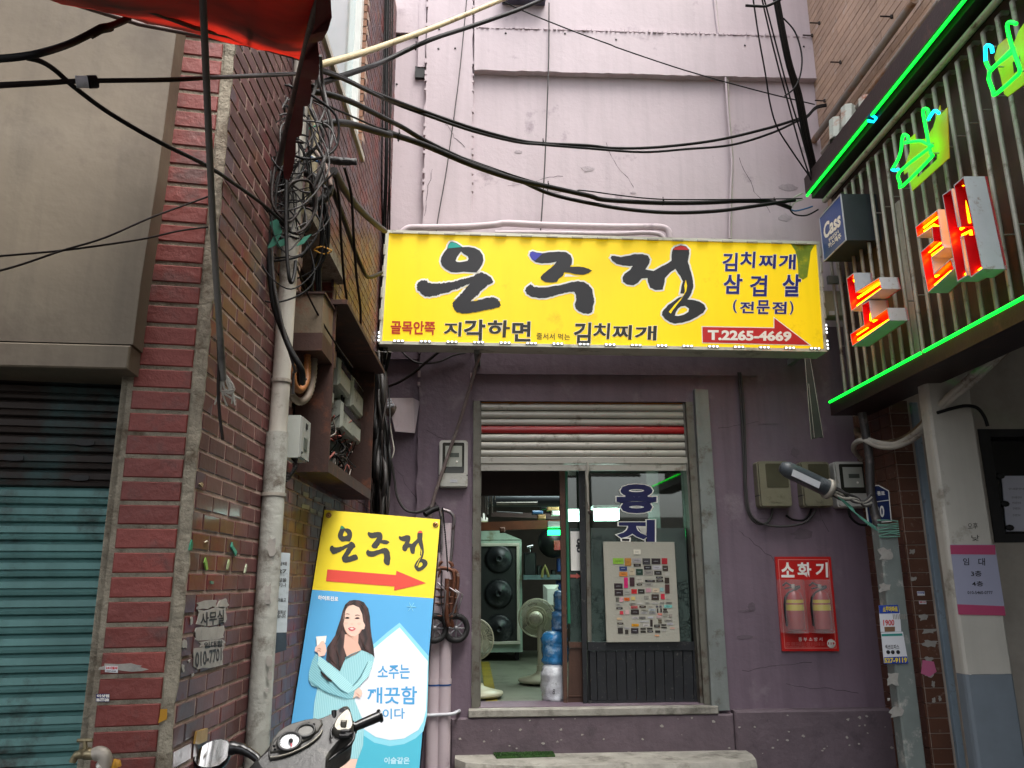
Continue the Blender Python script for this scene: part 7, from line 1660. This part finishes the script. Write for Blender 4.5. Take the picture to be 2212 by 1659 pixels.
HS2 = [(1568, 632), (1660, 735), (1774, 868), (1770, 1060), (1762, 1290), (1735, 1400), (1680, 1450), (1600, 1490), (1500, 1505), (1390, 1480), (1300, 1420), (1240, 1300), (1225, 1100), (1365, 800), (1480, 700)]
bshape([px(cH, HS2)], aqua, 'drop_border', bt_, .0008); bshape([px(cH, HS)], wht2, 'drop', bt_, .0014)
for tx, q, b_ in (('소주는', [(1415, 935), (1640, 925), (1640, 1030), (1412, 1028)], .018), ('깨끗함', [(1340, 1090), (1692, 1080), (1690, 1212), (1338, 1200)], .018), ('이다', [(1448, 1240), (1605, 1235), (1605, 1312), (1448, 1315)], .015)):
    MB().text(BN, tx, px(cH, q), .002, b_).build('text', P_('sky_text', '3f9ad0'), bt_)
MB().text(BN, '이슬같은', px(cH, [(1460, 1582), (1640, 1582), (1638, 1632), (1458, 1630)]), .0012, .03).build('text', P_('pale_text', 'b4dce8'), bt_)
# the printed figure: flat shapes, printed knit and hair strands
def ribprint(name, c1, c2, scale, rot, dist=1.5):
    m = P_(name, c1); n = m.node_tree.nodes; l = m.node_tree.links; g = n.new('ShaderNodeNewGeometry'); mp = n.new('ShaderNodeMapping'); mp.inputs['Rotation'].default_value = (0, rot, 0)
    w_ = n.new('ShaderNodeTexWave'); w_.inputs['Scale'].default_value = scale; w_.inputs['Distortion'].default_value = dist; w_.inputs['Detail'].default_value = 2; w_.inputs['Detail Scale'].default_value = 1.5
    x = n.new('ShaderNodeMix'); x.data_type = 'RGBA'; x.inputs[6].default_value = rgb(c1); x.inputs[7].default_value = rgb(c2)
    l.new(g.outputs['Position'], mp.inputs[0]); l.new(mp.outputs[0], w_.inputs['Vector']); l.new(w_.outputs['Fac'], x.inputs[0]); l.new(x.outputs[2], prin(m).inputs['Base Color'])
ribprint('knit_aqua', 'a2d4da', '86c0c9', 45, 0); ribprint('knit_aqua_shade', '8cc6cf', '70abb6', 45, .9); ribprint('knit_aqua_light', 'b0e0e4', '93ccd2', 45, 2.3); ribprint('print_hair', '191011', '4a3230', 9, .1, 5)
fig = bshape([px(cH, [(1185, 880), (1290, 825), (1360, 840), (1390, 880), (1370, 960), (1320, 1040), (1270, 1110), (1250, 1180), (1275, 1240), (1300, 1300), (1316, 1400), (1310, 1500), (1275, 1592), (1130, 1595), (1068, 1590), (1000, 1480), (955, 1330), (965, 1200), (985, 1100), (1010, 980), (1080, 900)])], P_('knit_aqua', '9fd3da'), 'printed_dress', bt_, .003)
skin = P_('print_skin', 'e8c4b2'); hair = P_('print_hair', '2a1c1c'); knit2 = P_('knit_aqua_shade', '84bfc9'); knit3 = P_('knit_aqua_light', 'a9dde2')
bshape([px(cH, [(1060, 1596), (1125, 1598), (1118, 1760), (1075, 1760)])], skin, 'printed_leg', fig, .003); bshape([px(cH, [(1132, 1596), (1272, 1594), (1225, 1760), (1128, 1760)])], skin, 'printed_leg', fig, .003)
bshape([px(cV, [(700, 858), (655, 865), (615, 900), (590, 960), (570, 1040), (545, 1110), (520, 1190), (480, 1250), (445, 1300), (435, 1420), (470, 1450), (520, 1490), (565, 1525), (600, 1440), (620, 1400), (740, 1330), (770, 1328), (830, 1350), (870, 1372), (888, 1397), (880, 1300), (862, 1200), (850, 1100), (845, 1010), (830, 940), (790, 880), (745, 862)])], hair, 'printed_hair', fig, .0036)
bshape([px(cV, [(612, 1180), (740, 1170), (735, 1260), (765, 1325), (700, 1372), (632, 1396), (600, 1300)])], P_('print_skin_shade', 'dcb09c'), 'printed_neck', fig, .0042)
bshape([px(cV, [(632, 915), (690, 905), (745, 930), (772, 990), (782, 1060), (800, 1092), (792, 1130), (768, 1135), (745, 1172), (700, 1199), (660, 1195), (625, 1160), (603, 1110), (593, 1060), (603, 980)])], skin, 'printed_face', fig, .0048)
bshape([px(cV, [(640, 1122), (660, 1113), (677, 1117), (695, 1113), (714, 1127), (700, 1142), (677, 1150), (652, 1142)])], P_('lip', 'c2515a'), 'printed_lips', fig, .0054)
bshape([px(cV, [(652, 1125), (678, 1123), (702, 1128), (678, 1134)])], M['white_print'], 'printed_teeth', fig, .0058)
for q in ([(610, 993), (632, 984), (655, 989), (655, 995), (632, 991)], [(706, 998), (735, 995), (760, 1010), (733, 1003), (706, 1005)]): bshape([px(cV, q)], P_('brow', '5a4038'), 'printed_brow', fig, .0054)
for x, y in ((632, 1028), (726, 1030)):
    bshape([[cV(x+21*math.cos(t), y+7*math.sin(t)) for t in [i*math.pi/6 for i in range(12)]]], hair, 'printed_eye', fig, .0054)
bshape([px(cV, [(664, 1076), (677, 1088), (692, 1078), (678, 1082)])], P_('nose_shade', 'c99a86'), 'printed_nose', fig, .0054)
bshape([px(cH, [(975, 850), (950, 900), (928, 980), (925, 1035), (945, 1075), (1030, 1110), (1120, 1145), (1200, 1170), (1240, 1168), (1262, 1115), (1150, 1080), (1060, 1010), (1005, 960), (985, 900), (990, 860)])], knit2, 'printed_sleeve', fig, .0044)
bshape([px(cH, [(993, 862), (1045, 900), (1110, 960), (1190, 1030), (1235, 1075), (1290, 1010), (1340, 900), (1385, 905), (1350, 1010), (1270, 1095), (1205, 1132), (1150, 1100), (1080, 1030), (1020, 975), (988, 930)])], knit3, 'printed_sleeve', fig, .005)
bshape([px(cH, [(968, 832), (972, 805), (998, 785), (1012, 765), (1030, 758), (1046, 790), (1052, 830), (1040, 862), (998, 872), (990, 845)])], skin, 'printed_hand', fig, .0056)
bshape([px(cH, [(1238, 1170), (1250, 1115), (1280, 1090), (1300, 1110), (1305, 1135), (1285, 1165), (1265, 1150)])], skin, 'printed_hand', fig, .0056)
bshape([px(cH, [(978, 730), (1052, 724), (1044, 775), (1020, 768), (1000, 788), (984, 795)])], M['white_print'], 'printed_cup', fig, .005)
def bline(c, P, w_, mt, name, d):
    q = smooth([BN.hit(*c(x, y), d) for x, y in P], 4); m = MB(); n_ = len(q)
    for i in range(n_-1):
        t = (q[i+1]-q[i]); s_ = BN.n.cross(t).normalized()*w_*(.3+.7*math.sin(math.pi*(i+.5)/n_)); m.add([q[i]-s_, q[i]+s_, q[i+1]+s_, q[i+1]-s_], [(0, 1, 2, 3)]); m.add([q[i]-s_, q[i]+s_, q[i+1]+s_, q[i+1]-s_], [(3, 2, 1, 0)])
    return m.build(name, mt, fig)
sh_ = P_('knit_fold', '5f98a4'); sk2 = P_('skin_line', 'b98270'); hl = P_('hair_light', '5a403a')
for P in ([(990, 930), (1030, 985), (1090, 1045), (1150, 1105), (1205, 1135)], [(1235, 1078), (1290, 1015), (1345, 905)], [(930, 1040), (1030, 1112), (1120, 1148), (1205, 1172)], [(1010, 1000), (1035, 1020), (1070, 1060)], [(1290, 830), (1220, 860), (1180, 885)]): bline(cH, P, .0022, sh_, 'printed_fold', .0066)
bline(cH, [(1010, 975), (1030, 1000), (1060, 1030), (1090, 1045)], .005, hair, 'printed_hair_end', .0067)
for P in ([(985, 820), (1000, 812), (1012, 820)], [(980, 835), (998, 828), (1010, 838)], [(1258, 1125), (1275, 1140), (1285, 1150)]): bline(cH, P, .0010, sk2, 'printed_finger_line', .0066)
for P in ([(603, 1110), (625, 1160), (660, 1195), (700, 1199)], [(745, 1172), (768, 1135)]): bline(cV, P, .0016, P_('skin_shade2', 'd4a590'), 'printed_jaw', .0060)
for P in ([(700, 870), (620, 940), (600, 1050), (560, 1180), (500, 1300)], [(740, 875), (800, 950), (825, 1100), (850, 1280)], [(520, 1300), (560, 1400), (560, 1480)], [(470, 1320), (480, 1400), (530, 1460)], [(760, 1190), (790, 1290), (850, 1360)]): bline(cV, P, .0022, hl, 'printed_hair_strand', .0062)
for x, y in ((632, 1028), (726, 1030)): bline(cV, [(x-24, y+2), (x-5, y-8), (x+12, y-7), (x+24, y)], .0011, hair, 'printed_eyelid', .0068)
for x, y in ((622, 1075), (745, 1080)):
    bshape([[cV(x+20*math.cos(t), y+12*math.sin(t)) for t in [i*math.pi/6 for i in range(12)]]], P_('blush', 'e6b8a6'), 'printed_blush', fig, .0052)
st_ = MB(); c0 = cH(1650, 520)
for k in range(3):
    a = k*math.pi/3; f_ = BN.loc(*c0); d_ = (math.cos(a)*.02, math.sin(a)*.02); st_.tube([BN.p(f_[0]-d_[0], f_[1]-d_[1], .001), BN.p(f_[0]+d_[0], f_[1]+d_[1], .001)], .0012, 4)
st_.build('snowflake', aqua, bt_, kind='stuff')
# ================================================================ bundle of cables in the corner by the sign
r_ = random.Random(31)
for i in range(6):
    u = 822+i*4.2; cable([at(u+6, -25, 5.0), at(u+3, 160, 5.02+.005*i), at(u+1+r_.uniform(-3, 3), 330, 5.08), at(u-1, 470, 5.24), at(u-3, 560, 5.36), at(u-6, 700, 5.36), at(u-8, 800, 5.2)], r_.choice([.006, .008, .010]), r_.choice(['cable', 'cable_grey', 'cable_brown']), 'vertical cable in the row running down the left edge of the mauve wall', 'cable', 'vertical cables at the left wall edge')
for i in range(30):
    u = 806+r_.uniform(0, 30); P = [at(u+r_.uniform(-8, 8), v, 4.9+r_.uniform(-.1, .2)) for v in (760, 850+r_.uniform(-20, 20), 930, 1010+r_.uniform(-20, 20), 1085, 1150)]
    cable(P, r_.choice([.005, .007, .009, .012]), r_.choice(['cable', 'cable', 'cable_brown', 'cable_grey']), 'strand of the messy dark cable bundle beside the rusty cabinet', 'cable', 'messy cable bundle beside the cabinet')
cable(wc(cQ, [(150, 1020), (165, 930), (200, 830), (240, 720), (260, 660)], .3), .014, 'cable_white', 'white ribbed cable leaning against the messy bundle')
cable(wc(cQ, [(215, 830), (210, 920), (245, 1010), (300, 1020), (335, 940), (320, 840), (300, 700)], .25), .005, 'cable_white', 'thin pale cable loop hanging in front of the messy bundle')
fb = thing('bent_sheet', W.hit(*cQ(420, 780), .1), 'bent mauve sheet metal flap on the wall beside the cable bundle', 'metal sheet')
m = MB(); P = [W.hit(*cQ(275, 480), .12), W.hit(*cQ(500, 480), .03), W.hit(*cQ(560, 510), .02), W.hit(*cQ(515, 785), .05), W.hit(*cQ(345, 770), .14)]; m.add(P+[p+Vector((0, .006, 0)) for p in P], [(0, 1, 2, 3, 4), (9, 8, 7, 6, 5), (0, 5, 6, 1), (1, 6, 7, 2), (2, 7, 8, 3), (3, 8, 9, 4), (4, 9, 5, 0)]); m.build('flap', M['mauve'], fb)
mn = thing('cable_manifold', W.hit(*cQ(270, 600), .2), 'brown plastic cable joint with white stubs beside the rusty cabinet', 'cable joint')
m = MB(); a = W.hit(*cQ(205, 540), .25); b_ = W.hit(*cQ(330, 600), .2); m.tube([a, b_], .045, 10); m.build('body', mat('brown_plastic', '4e4238', .5, var=.2), mn)
for i in range(3): m = MB(); p = W.hit(*cQ(200+i*12, 520+i*22), .28); m.tube([p, p+Vector((.09, -.01, .015))], .012, 8); m.build('stub', M['letter_white'], mn)
# mauve pipes left of the door
blt = mat('blue_tape', '1f4f94', .5)
for i, x in enumerate((15, 85)):
    a = wl(*cL(x, 1000), .1)[0]; z1_ = 1.95 if i else 1.75
    t = thing('wall_pipe', W.p(a, 0, .1), ['mauve painted vertical pipe nearer the banner', 'mauve painted vertical pipe nearer the shop door'][i], 'pipe', 'mauve pipes left of the door')
    m = MB(); m.tube([W.p(a, 0, .1), W.p(a, z1_, .1)], .046, 14); m.build('pipe', M['mauve'], t)
    zt_a, zb_a = wl(*cL(60, 1088), .15)[1], wl(*cL(60, 1112), .15)[1]; m = MB(); m.tube([W.p(a, zb_a, .1), W.p(a, zt_a, .1)], .0475, 14); m.build('tape_band', blt, t)
    for zz_ in (1.2, .9): m = MB(); m.tube([W.p(a, zz_, .1), W.p(a, zz_+.03, .1)], .0495, 14); m.build('joint', M['mauve'], t)
z_ = wl(*cL(60, 1305), .15)[1]; a_ = wl(*cL(60, 1305), .15)[0]
MB().tube([W.p(a_-.12, z_, .155), W.p(a_+.06, z_+.005, .15), W.p(a_+.10, z_+.012, .12), W.p(a_+.12, z_+.01, .05)], .012, 6, sub=3).build('tape_tie', M['letter_white'], None, 'white plastic tape tied round both mauve pipes', category='tape')
# ================================================================ folding luggage carts hanging on the wall
chr_ = mat('dull_chrome', '8f8a8c', .3, .8, var=.2, bump=None, dirt=('4a3a34', .35, 16)); rst = mat('rusty_tube2', '6a4230', .5, .4, var=.3, dirt=('a39a94', .2, 18)); rub = mat('rubber', '161617', .7, var=.1)
def cartp(x, y, d): return W.hit(*cR(x, y), d)
def cart(dx, dy, d, wx, label, tall):
    t = thing('luggage_cart', cartp(wx, 1600, d), label, 'luggage cart', 'folded luggage carts on the wall')
    if tall:
        MB().tube([cartp(265, 160, d), cartp(290, 225, d), cartp(298, 350, d), cartp(300, 700, d)], .012, 8, sub=3).build('handle_tube', chr_, t)
        MB().tube([cartp(300, 170, d), cartp(380, 190, d), cartp(430, 235, d), cartp(445, 300, d), cartp(432, 450, d), cartp(425, 590, d), cartp(405, 780, d)], .012, 8, sub=3).build('handle_tube', chr_, t)
        MB().tube([cartp(255, 900, d), cartp(262, 830, d), cartp(300, 795, d), cartp(400, 800, d), cartp(430, 850, d)], .013, 8, sub=3).build('hoop', rst, t)
    P = [(210, 1440), (225, 1150), (255, 950), (290, 890), (350, 875), (460, 900), (490, 960), (485, 1080), (450, 1400)]
    MB().tube([cartp(x+dx, y+dy, d) for x, y in P], .013, 8, sub=3).build('frame_tube', rst, t)
    MB().tube([cartp(300+dx, 1050+dy, d+.03), cartp(390+dx, 1150+dy, d+.05), cartp(370+dx, 1430+dy, d+.02)], .006, 6).build('rod', chr_, t)
    MB().tube([cartp(420+dx, 1100+dy, d+.02), cartp(545+dx, 1180+dy, d+.06), cartp(480+dx, 1400+dy, d+.04), cartp(400+dx, 1470+dy, d)], .007, 6).build('fold_rod', chr_, t)
    for yy in (1120, 1210, 1290, 1440): MB().tube([cartp(225+dx, yy+dy, d+.01), cartp(480+dx, yy+10+dy, d+.01)], .005, 6).build('cross_wire', rst, t)
    MB().tube([cartp(410+dx, 1000+dy, d+.02), cartp(400+dx, 1420+dy, d+.02), cartp(430+dx, 1560+dy, d)], .016, 8, sub=3).build('post', rst, t)
    c0 = cartp(wx, 1580, d+.0); ax_ = (W.r*.9 - Vector((0, .45, 0))).normalized(); ax_ = (W.n*1 + W.r*.35).normalized()
    m = MB(); m.tube([c0+(ax_.orthogonal().normalized()*math.cos(a)+ax_.cross(ax_.orthogonal().normalized())*math.sin(a))*.078 for a in [k*math.pi/14 for k in range(28)]], .02, 8, closed=True); wo_ = m.build('tyre', rub, t)
    m = MB(); m.lathe([(0, .012), (.016, .012), (.018, -.01)], c0, ax_, 12)
    q = ax_.orthogonal().normalized(); v = ax_.cross(q)
    for k in range(8):
        a = k*math.pi/4; m.tube([c0+(q*math.cos(a)+v*math.sin(a))*.014, c0+(q*math.cos(a)+v*math.sin(a))*.06], .006, 5)
    m.build('wheel_spokes', mat('hub_grey', '77777a', .4, .4), t)
cart(0, 0, .13, 470, 'folded rusty luggage cart with tall chrome handle, nearer the door', True)
cart(-45, -10, .20, 215, 'folded rusty luggage cart half hidden behind the banner', False)
for i, P in enumerate([[(310, 150), (325, 300), (350, 560), (365, 790), (370, 900)], [(300, 900), (295, 1100), (300, 1300), (330, 1530)]]):
    P = smooth([cartp(x, y, .24) for x, y in P], 10); m = MB()
    for k in range(0, len(P)-1): m.ball((P[k]+P[k+1])/2, (.006, .006, .010), 6)
    m.build('chain', drk, None, ['black chain hanging between the cart handles', 'black chain hanging lower through the cart frames'][i], category='chain')
MB().tube([cartp(100, 230, .25), cartp(180, 180, .22), cartp(260, 150, .2)], .02, 8, sub=3).build('padlock_cable', M['cable'], None, 'dark lock cable knotted above the banner corner', category='lock cable')
# ================================================================ scooter in the foreground
YS = 2.35
o_ = at(*cW(1300, 650), YS)
vd = (CAM-o_).normalized(); nn = (vd*.72+Vector((0, -.05, .62))).normalized()
rt = (Vector((0, 0, 1)).cross(vd)*-1).normalized()
rt = vd.cross(Vector((0, 0, 1))).normalized()*-1
up_ = nn.cross(rt).normalized()
SCF = Fr(o_, rt, up_)
if SCF.n.dot(vd) < 0: SCF = Fr(o_, -rt, up_)
def si(x, y, d=0): return SCF.hit(*cW(x, y), d)
sc = thing('scooter', at(*cW(1200, 1100), YS), 'worn grey scooter, only its handlebar with dials, grip and mirror in view', 'scooter')
sc.location.z = 0
body = mat('scuffed_black_plastic', '2c2c2b', .42, var=.18, vs_=6, dirt=('6a6860', .25, 16)); panel = mat('grey_dash', '46443f', .5, var=.1); silv = mat('silver_plastic', '6e6b63', .35, .5, var=.1, dirt=('6a6458', .2, 20)); blk = mat('gloss_black', '121214', .28, var=.05, bump=None)
def inflate(P, steps, d0, mt, name, par):
    q = [SCF.loc(*cW(x, y)) for x, y in P]
    ar = sum(q[i][0]*q[(i+1) % len(q)][1]-q[(i+1) % len(q)][0]*q[i][1] for i in range(len(q)))
    if ar < 0: q = q[::-1]
    n = len(q); m = MB(); cx_ = sum(a for a, b in q)/n; cy_ = sum(b for a, b in q)/n
    rings = [[SCF.p(a, b, d0) for a, b in q]]
    for w_, d in steps:
        s_ = 1-w_; rings.append([SCF.p(cx_+(a-cx_)*s_, cy_+(b-cy_)*s_, d) for a, b in q])
    V = [v for r in rings for v in r]; F = []
    for k in range(len(rings)-1):
        for i in range(n): j = (i+1) % n; F.append((k*n+i, k*n+j, (k+1)*n+j, (k+1)*n+i))
    m.add(V, F, 0, True); cidx = len(m.v)
    m.add([SCF.p(cx_, cy_, steps[-1][1])]+rings[-1], [(0, i+1, (i+1) % n+1) for i in range(n)], 0, True)
    return m.build(name, mt, par)
SO = [(700, 985), (760, 920), (840, 850), (900, 775), (950, 715), (1010, 640), (1070, 590), (1130, 558), (1210, 532), (1290, 512), (1400, 490), (1480, 465), (1560, 430), (1630, 385), (1700, 345), (1735, 342), (1755, 370), (1757, 405), (1745, 450), (1760, 520), (1780, 600), (1765, 660), (1720, 700), (1650, 745), (1590, 820), (1545, 875), (1515, 930), (1505, 1100), (1500, 1300), (900, 1300), (800, 1150)]
inflate(SO, [(0, -.03), (.01, -.008), (.035, .006), (.08, .014), (.16, .018)], -.10, body, 'handlebar_cover', sc)
def sring(cx_, cy_, rx, ry, rot, w0, d0, d1, mt, name, par, fill=None):
    cc = SCF.loc(*cW(cx_, cy_), d1); ex = SCF.loc(*cW(cx_+rx*math.cos(rot), cy_+rx*math.sin(rot)), d1); ey = SCF.loc(*cW(cx_-ry*math.sin(rot), cy_+ry*math.cos(rot)), d1)
    ex = (ex[0]-cc[0], ex[1]-cc[1]); ey = (ey[0]-cc[0], ey[1]-cc[1])
    P = [SCF.p(cc[0]+ex[0]*math.cos(t)+ey[0]*math.sin(t), cc[1]+ex[1]*math.cos(t)+ey[1]*math.sin(t), d1) for t in [k*math.pi/16 for k in range(32)]]
    m = MB(); m.tube(P, w0, 8, closed=True); o = m.build(name, mt, par)
    if fill: m = MB(); m.add([p+SCF.n*d0 for p in P], [tuple(range(32))]); m.build('dial_face', fill, o)
    return o
pnl = inflate([(932, 858), (925, 800), (950, 730), (1010, 650), (1080, 598), (1150, 565), (1290, 525), (1400, 508), (1455, 525), (1468, 565), (1425, 635), (1330, 715), (1200, 785), (1060, 835)], [(0, .020), (.04, .024), (.1, .0245)], .0, panel, 'dashboard', sc)
MB().tube([si(x, y, .024) for x, y in [(935, 858), (1060, 838), (1200, 788), (1330, 718), (1425, 640), (1462, 580)]], .0035, 8, sub=4).build('silver_trim', silv, sc)
MB().tube([si(x, y, .024) for x, y in [(935, 852), (928, 800), (952, 732), (1012, 650)]], .0022, 6, sub=4).build('edge_trim', body, sc)
sp_ = sring(1130, 690, 118, 88, -.35, .0042, -.001, .028, body, 'speedometer', sc, mat('dial_white', 'd0d4d6', .3, var=.03, bump=None))
MB().tube([si(1145, 690, .031), si(1150, 745, .031)], .0018, 5).build('needle', mat('needle_red', 'e0485a', .4), sp_)
MB().tube([si(1145, 685, .028), si(1145, 685, .036)], .006, 10).build('needle_hub', blk, sp_)
m = MB()
for k in range(14):
    t = 2.0+k*.27; p0 = (1130+100*math.cos(t), 690+72*math.sin(t)); p1 = (1130+86*math.cos(t), 690+62*math.sin(t)); m.tube([si(*p0, .0285), si(*p1, .0285)], .0006, 4)
m.build('tick_marks', M['ink'], sp_, kind='stuff')
fg = sring(1295, 582, 92, 62, -.25, .004, -.001, .028, body, 'fuel_gauge', sc, mat('dial_grime', '4c4b44', .4, var=.3, vs_=40, bump=None))
for x, y in ((978, 735), (985, 770), (1325, 506), (1378, 518)): m = MB(); m.ball(si(x, y, .026), .0038, 8); m.build('lamp_hole', blk, pnl)
MB().tube([si(1585, 460, .012), si(1582, 380, .02)], .0075, 8).build('ignition_key', blk, sc)
sring(1590, 455, 45, 30, 0, .004, -.002, .014, body, 'ignition_ring', sc, blk)
MB().tube([si(1665, 388, .012), si(1665, 385, .02)], .0085, 12).build('mirror_mount_hole', blk, sc)
hs_ = inflate([(1720, 430), (1752, 470), (1768, 540), (1780, 610), (1760, 660), (1710, 690), (1650, 698), (1590, 685), (1558, 645), (1565, 600), (1600, 535), (1660, 470)], [(0, .02), (.06, .034), (.2, .040)], .0, silv, 'switch_housing', sc)
m = MB(); m.box(si(1680, 518, .042), (.016, .012, .02), bev=.003); m.build('button', silv, hs_)
for (x, y, w_) in ((1700, 595, .026), (1690, 640, .03), (1735, 625, .02)): m = MB(); m.box(si(x, y, .04), (w_, .014, .012), bev=.003); m.build('switch', blk, hs_)
MB().tube([si(x, y, .03) for x, y in [(1560, 660), (1550, 590), (1590, 520), (1650, 450), (1715, 405)]], .003, 6, sub=4).build('seam_cable', blk, sc)
g0, g1 = si(1775, 552, .0), si(2055, 432, -.0)
m = MB(); gd = (g1-g0); 
m.tube([g0, g0+gd*.05], .0185, 14); m.tube([g0+gd*.05, g0+gd*.95], [.0125, .0135, .014, .0145], 14, sub=6); m.tube([g0+gd*.95, g1], .0185, 14); m.build('grip', blk, sc)
m = MB()
for k in range(7): m.tube([g0+gd*(.35+.07*k)+Vector((0, -.0135, .004)), g0+gd*(.42+.07*k)+Vector((0, -.011, -.010))], .0016, 4)
m.build('grip_ridge', blk, sc, kind='stuff')
MB().tube([si(1790, 600, .0), si(1775, 680, -.0), si(1720, 745, 0), si(1620, 815, 0), si(1530, 885, 0)], [.004, .004, .006, .006, .0035, .003], 8, sub=4).build('brake_cable', blk, sc)
MB().tube([si(x, y, -.01) for x, y in [(880, 960), (835, 900), (780, 845), (700, 795), (620, 765), (520, 760)]], [.012, .011, .012, .013, .015, .018], 10, sub=4).build('mirror_stem', blk, sc)
MB().tube([si(815, 905, .0), si(850, 935, 0)], .0165, 10).build('rubber_boot', blk, sc)
mp = [(165, 885), (180, 830), (225, 770), (295, 715), (370, 685), (440, 675), (500, 690), (532, 740), (530, 800), (490, 880), (420, 940), (340, 965), (250, 962), (195, 940)]
mirf = Fr(at(*cW(345, 830), YS), (1, .12, 0), (0, 1.0, 1))
q = [mirf.loc(*cW(x, y)) for x, y in mp]
if sum(q[i][0]*q[(i+1) % len(q)][1]-q[(i+1) % len(q)][0]*q[i][1] for i in range(len(q))) < 0: q = q[::-1]
cxm, cym = sum(a for a, b in q)/len(q), sum(b for a, b in q)/len(q)
m = MB(); n = len(q); rings = []
for s_, d in ((1.0, .004), (1.05, .0), (1.08, -.012), (.9, -.03), (.5, -.042), (.05, -.045)): rings += [mirf.p(cxm+(a-cxm)*s_+.004*(s_ < 1.06)*0, cym+(b-cym)*s_, d) for a, b in q]
m.add(rings, [(k*n+i, (k+1)*n+i, (k+1)*n+(i+1) % n, k*n+(i+1) % n) for k in range(5) for i in range(n)], 0, True)
mh = m.build('mirror_housing', blk, sc)
m = MB(); m.prism(mirf, [(cxm+(a-cxm)*.985, cym+(b-cym)*.985) for a, b in q], .0, .003); m.build('mirror_glass', mat('mirror', 'c8ccd0', .1, 1, var=0, bump=None, dirt=('b0b0ac', .15, 14)), mh)
# lower body out of the frame: column, leg shield, front wheel, floor
cB_ = Vector((at(*cW(1200, 900), YS).x, YS, 0))
m = MB(); m.tube([cB_+Vector((0, .02, .2)), cB_+Vector((0, .0, .95))], [.05, .06], 12); m.build('steering_column', body, sc)
m = MB(); m.box(cB_+Vector((0, .12, .6)), (.42, .08, .55), bev=.03); m.build('leg_shield', body, sc)
m = MB(); m.tube([cB_+Vector((0, .3, .24))+Vector((0, math.cos(a)*.2, math.sin(a)*.2)) for a in [k*math.pi/12 for k in range(24)]], .045, 10, closed=True); m.build('front_wheel', rub, sc)
m = MB(); m.box(cB_+Vector((0, -.5, .25)), (.36, .7, .08), bev=.02); m.box(cB_+Vector((0, -1.0, .45)), (.34, .7, .5), bev=.06); m.build('rear_body', body, sc)
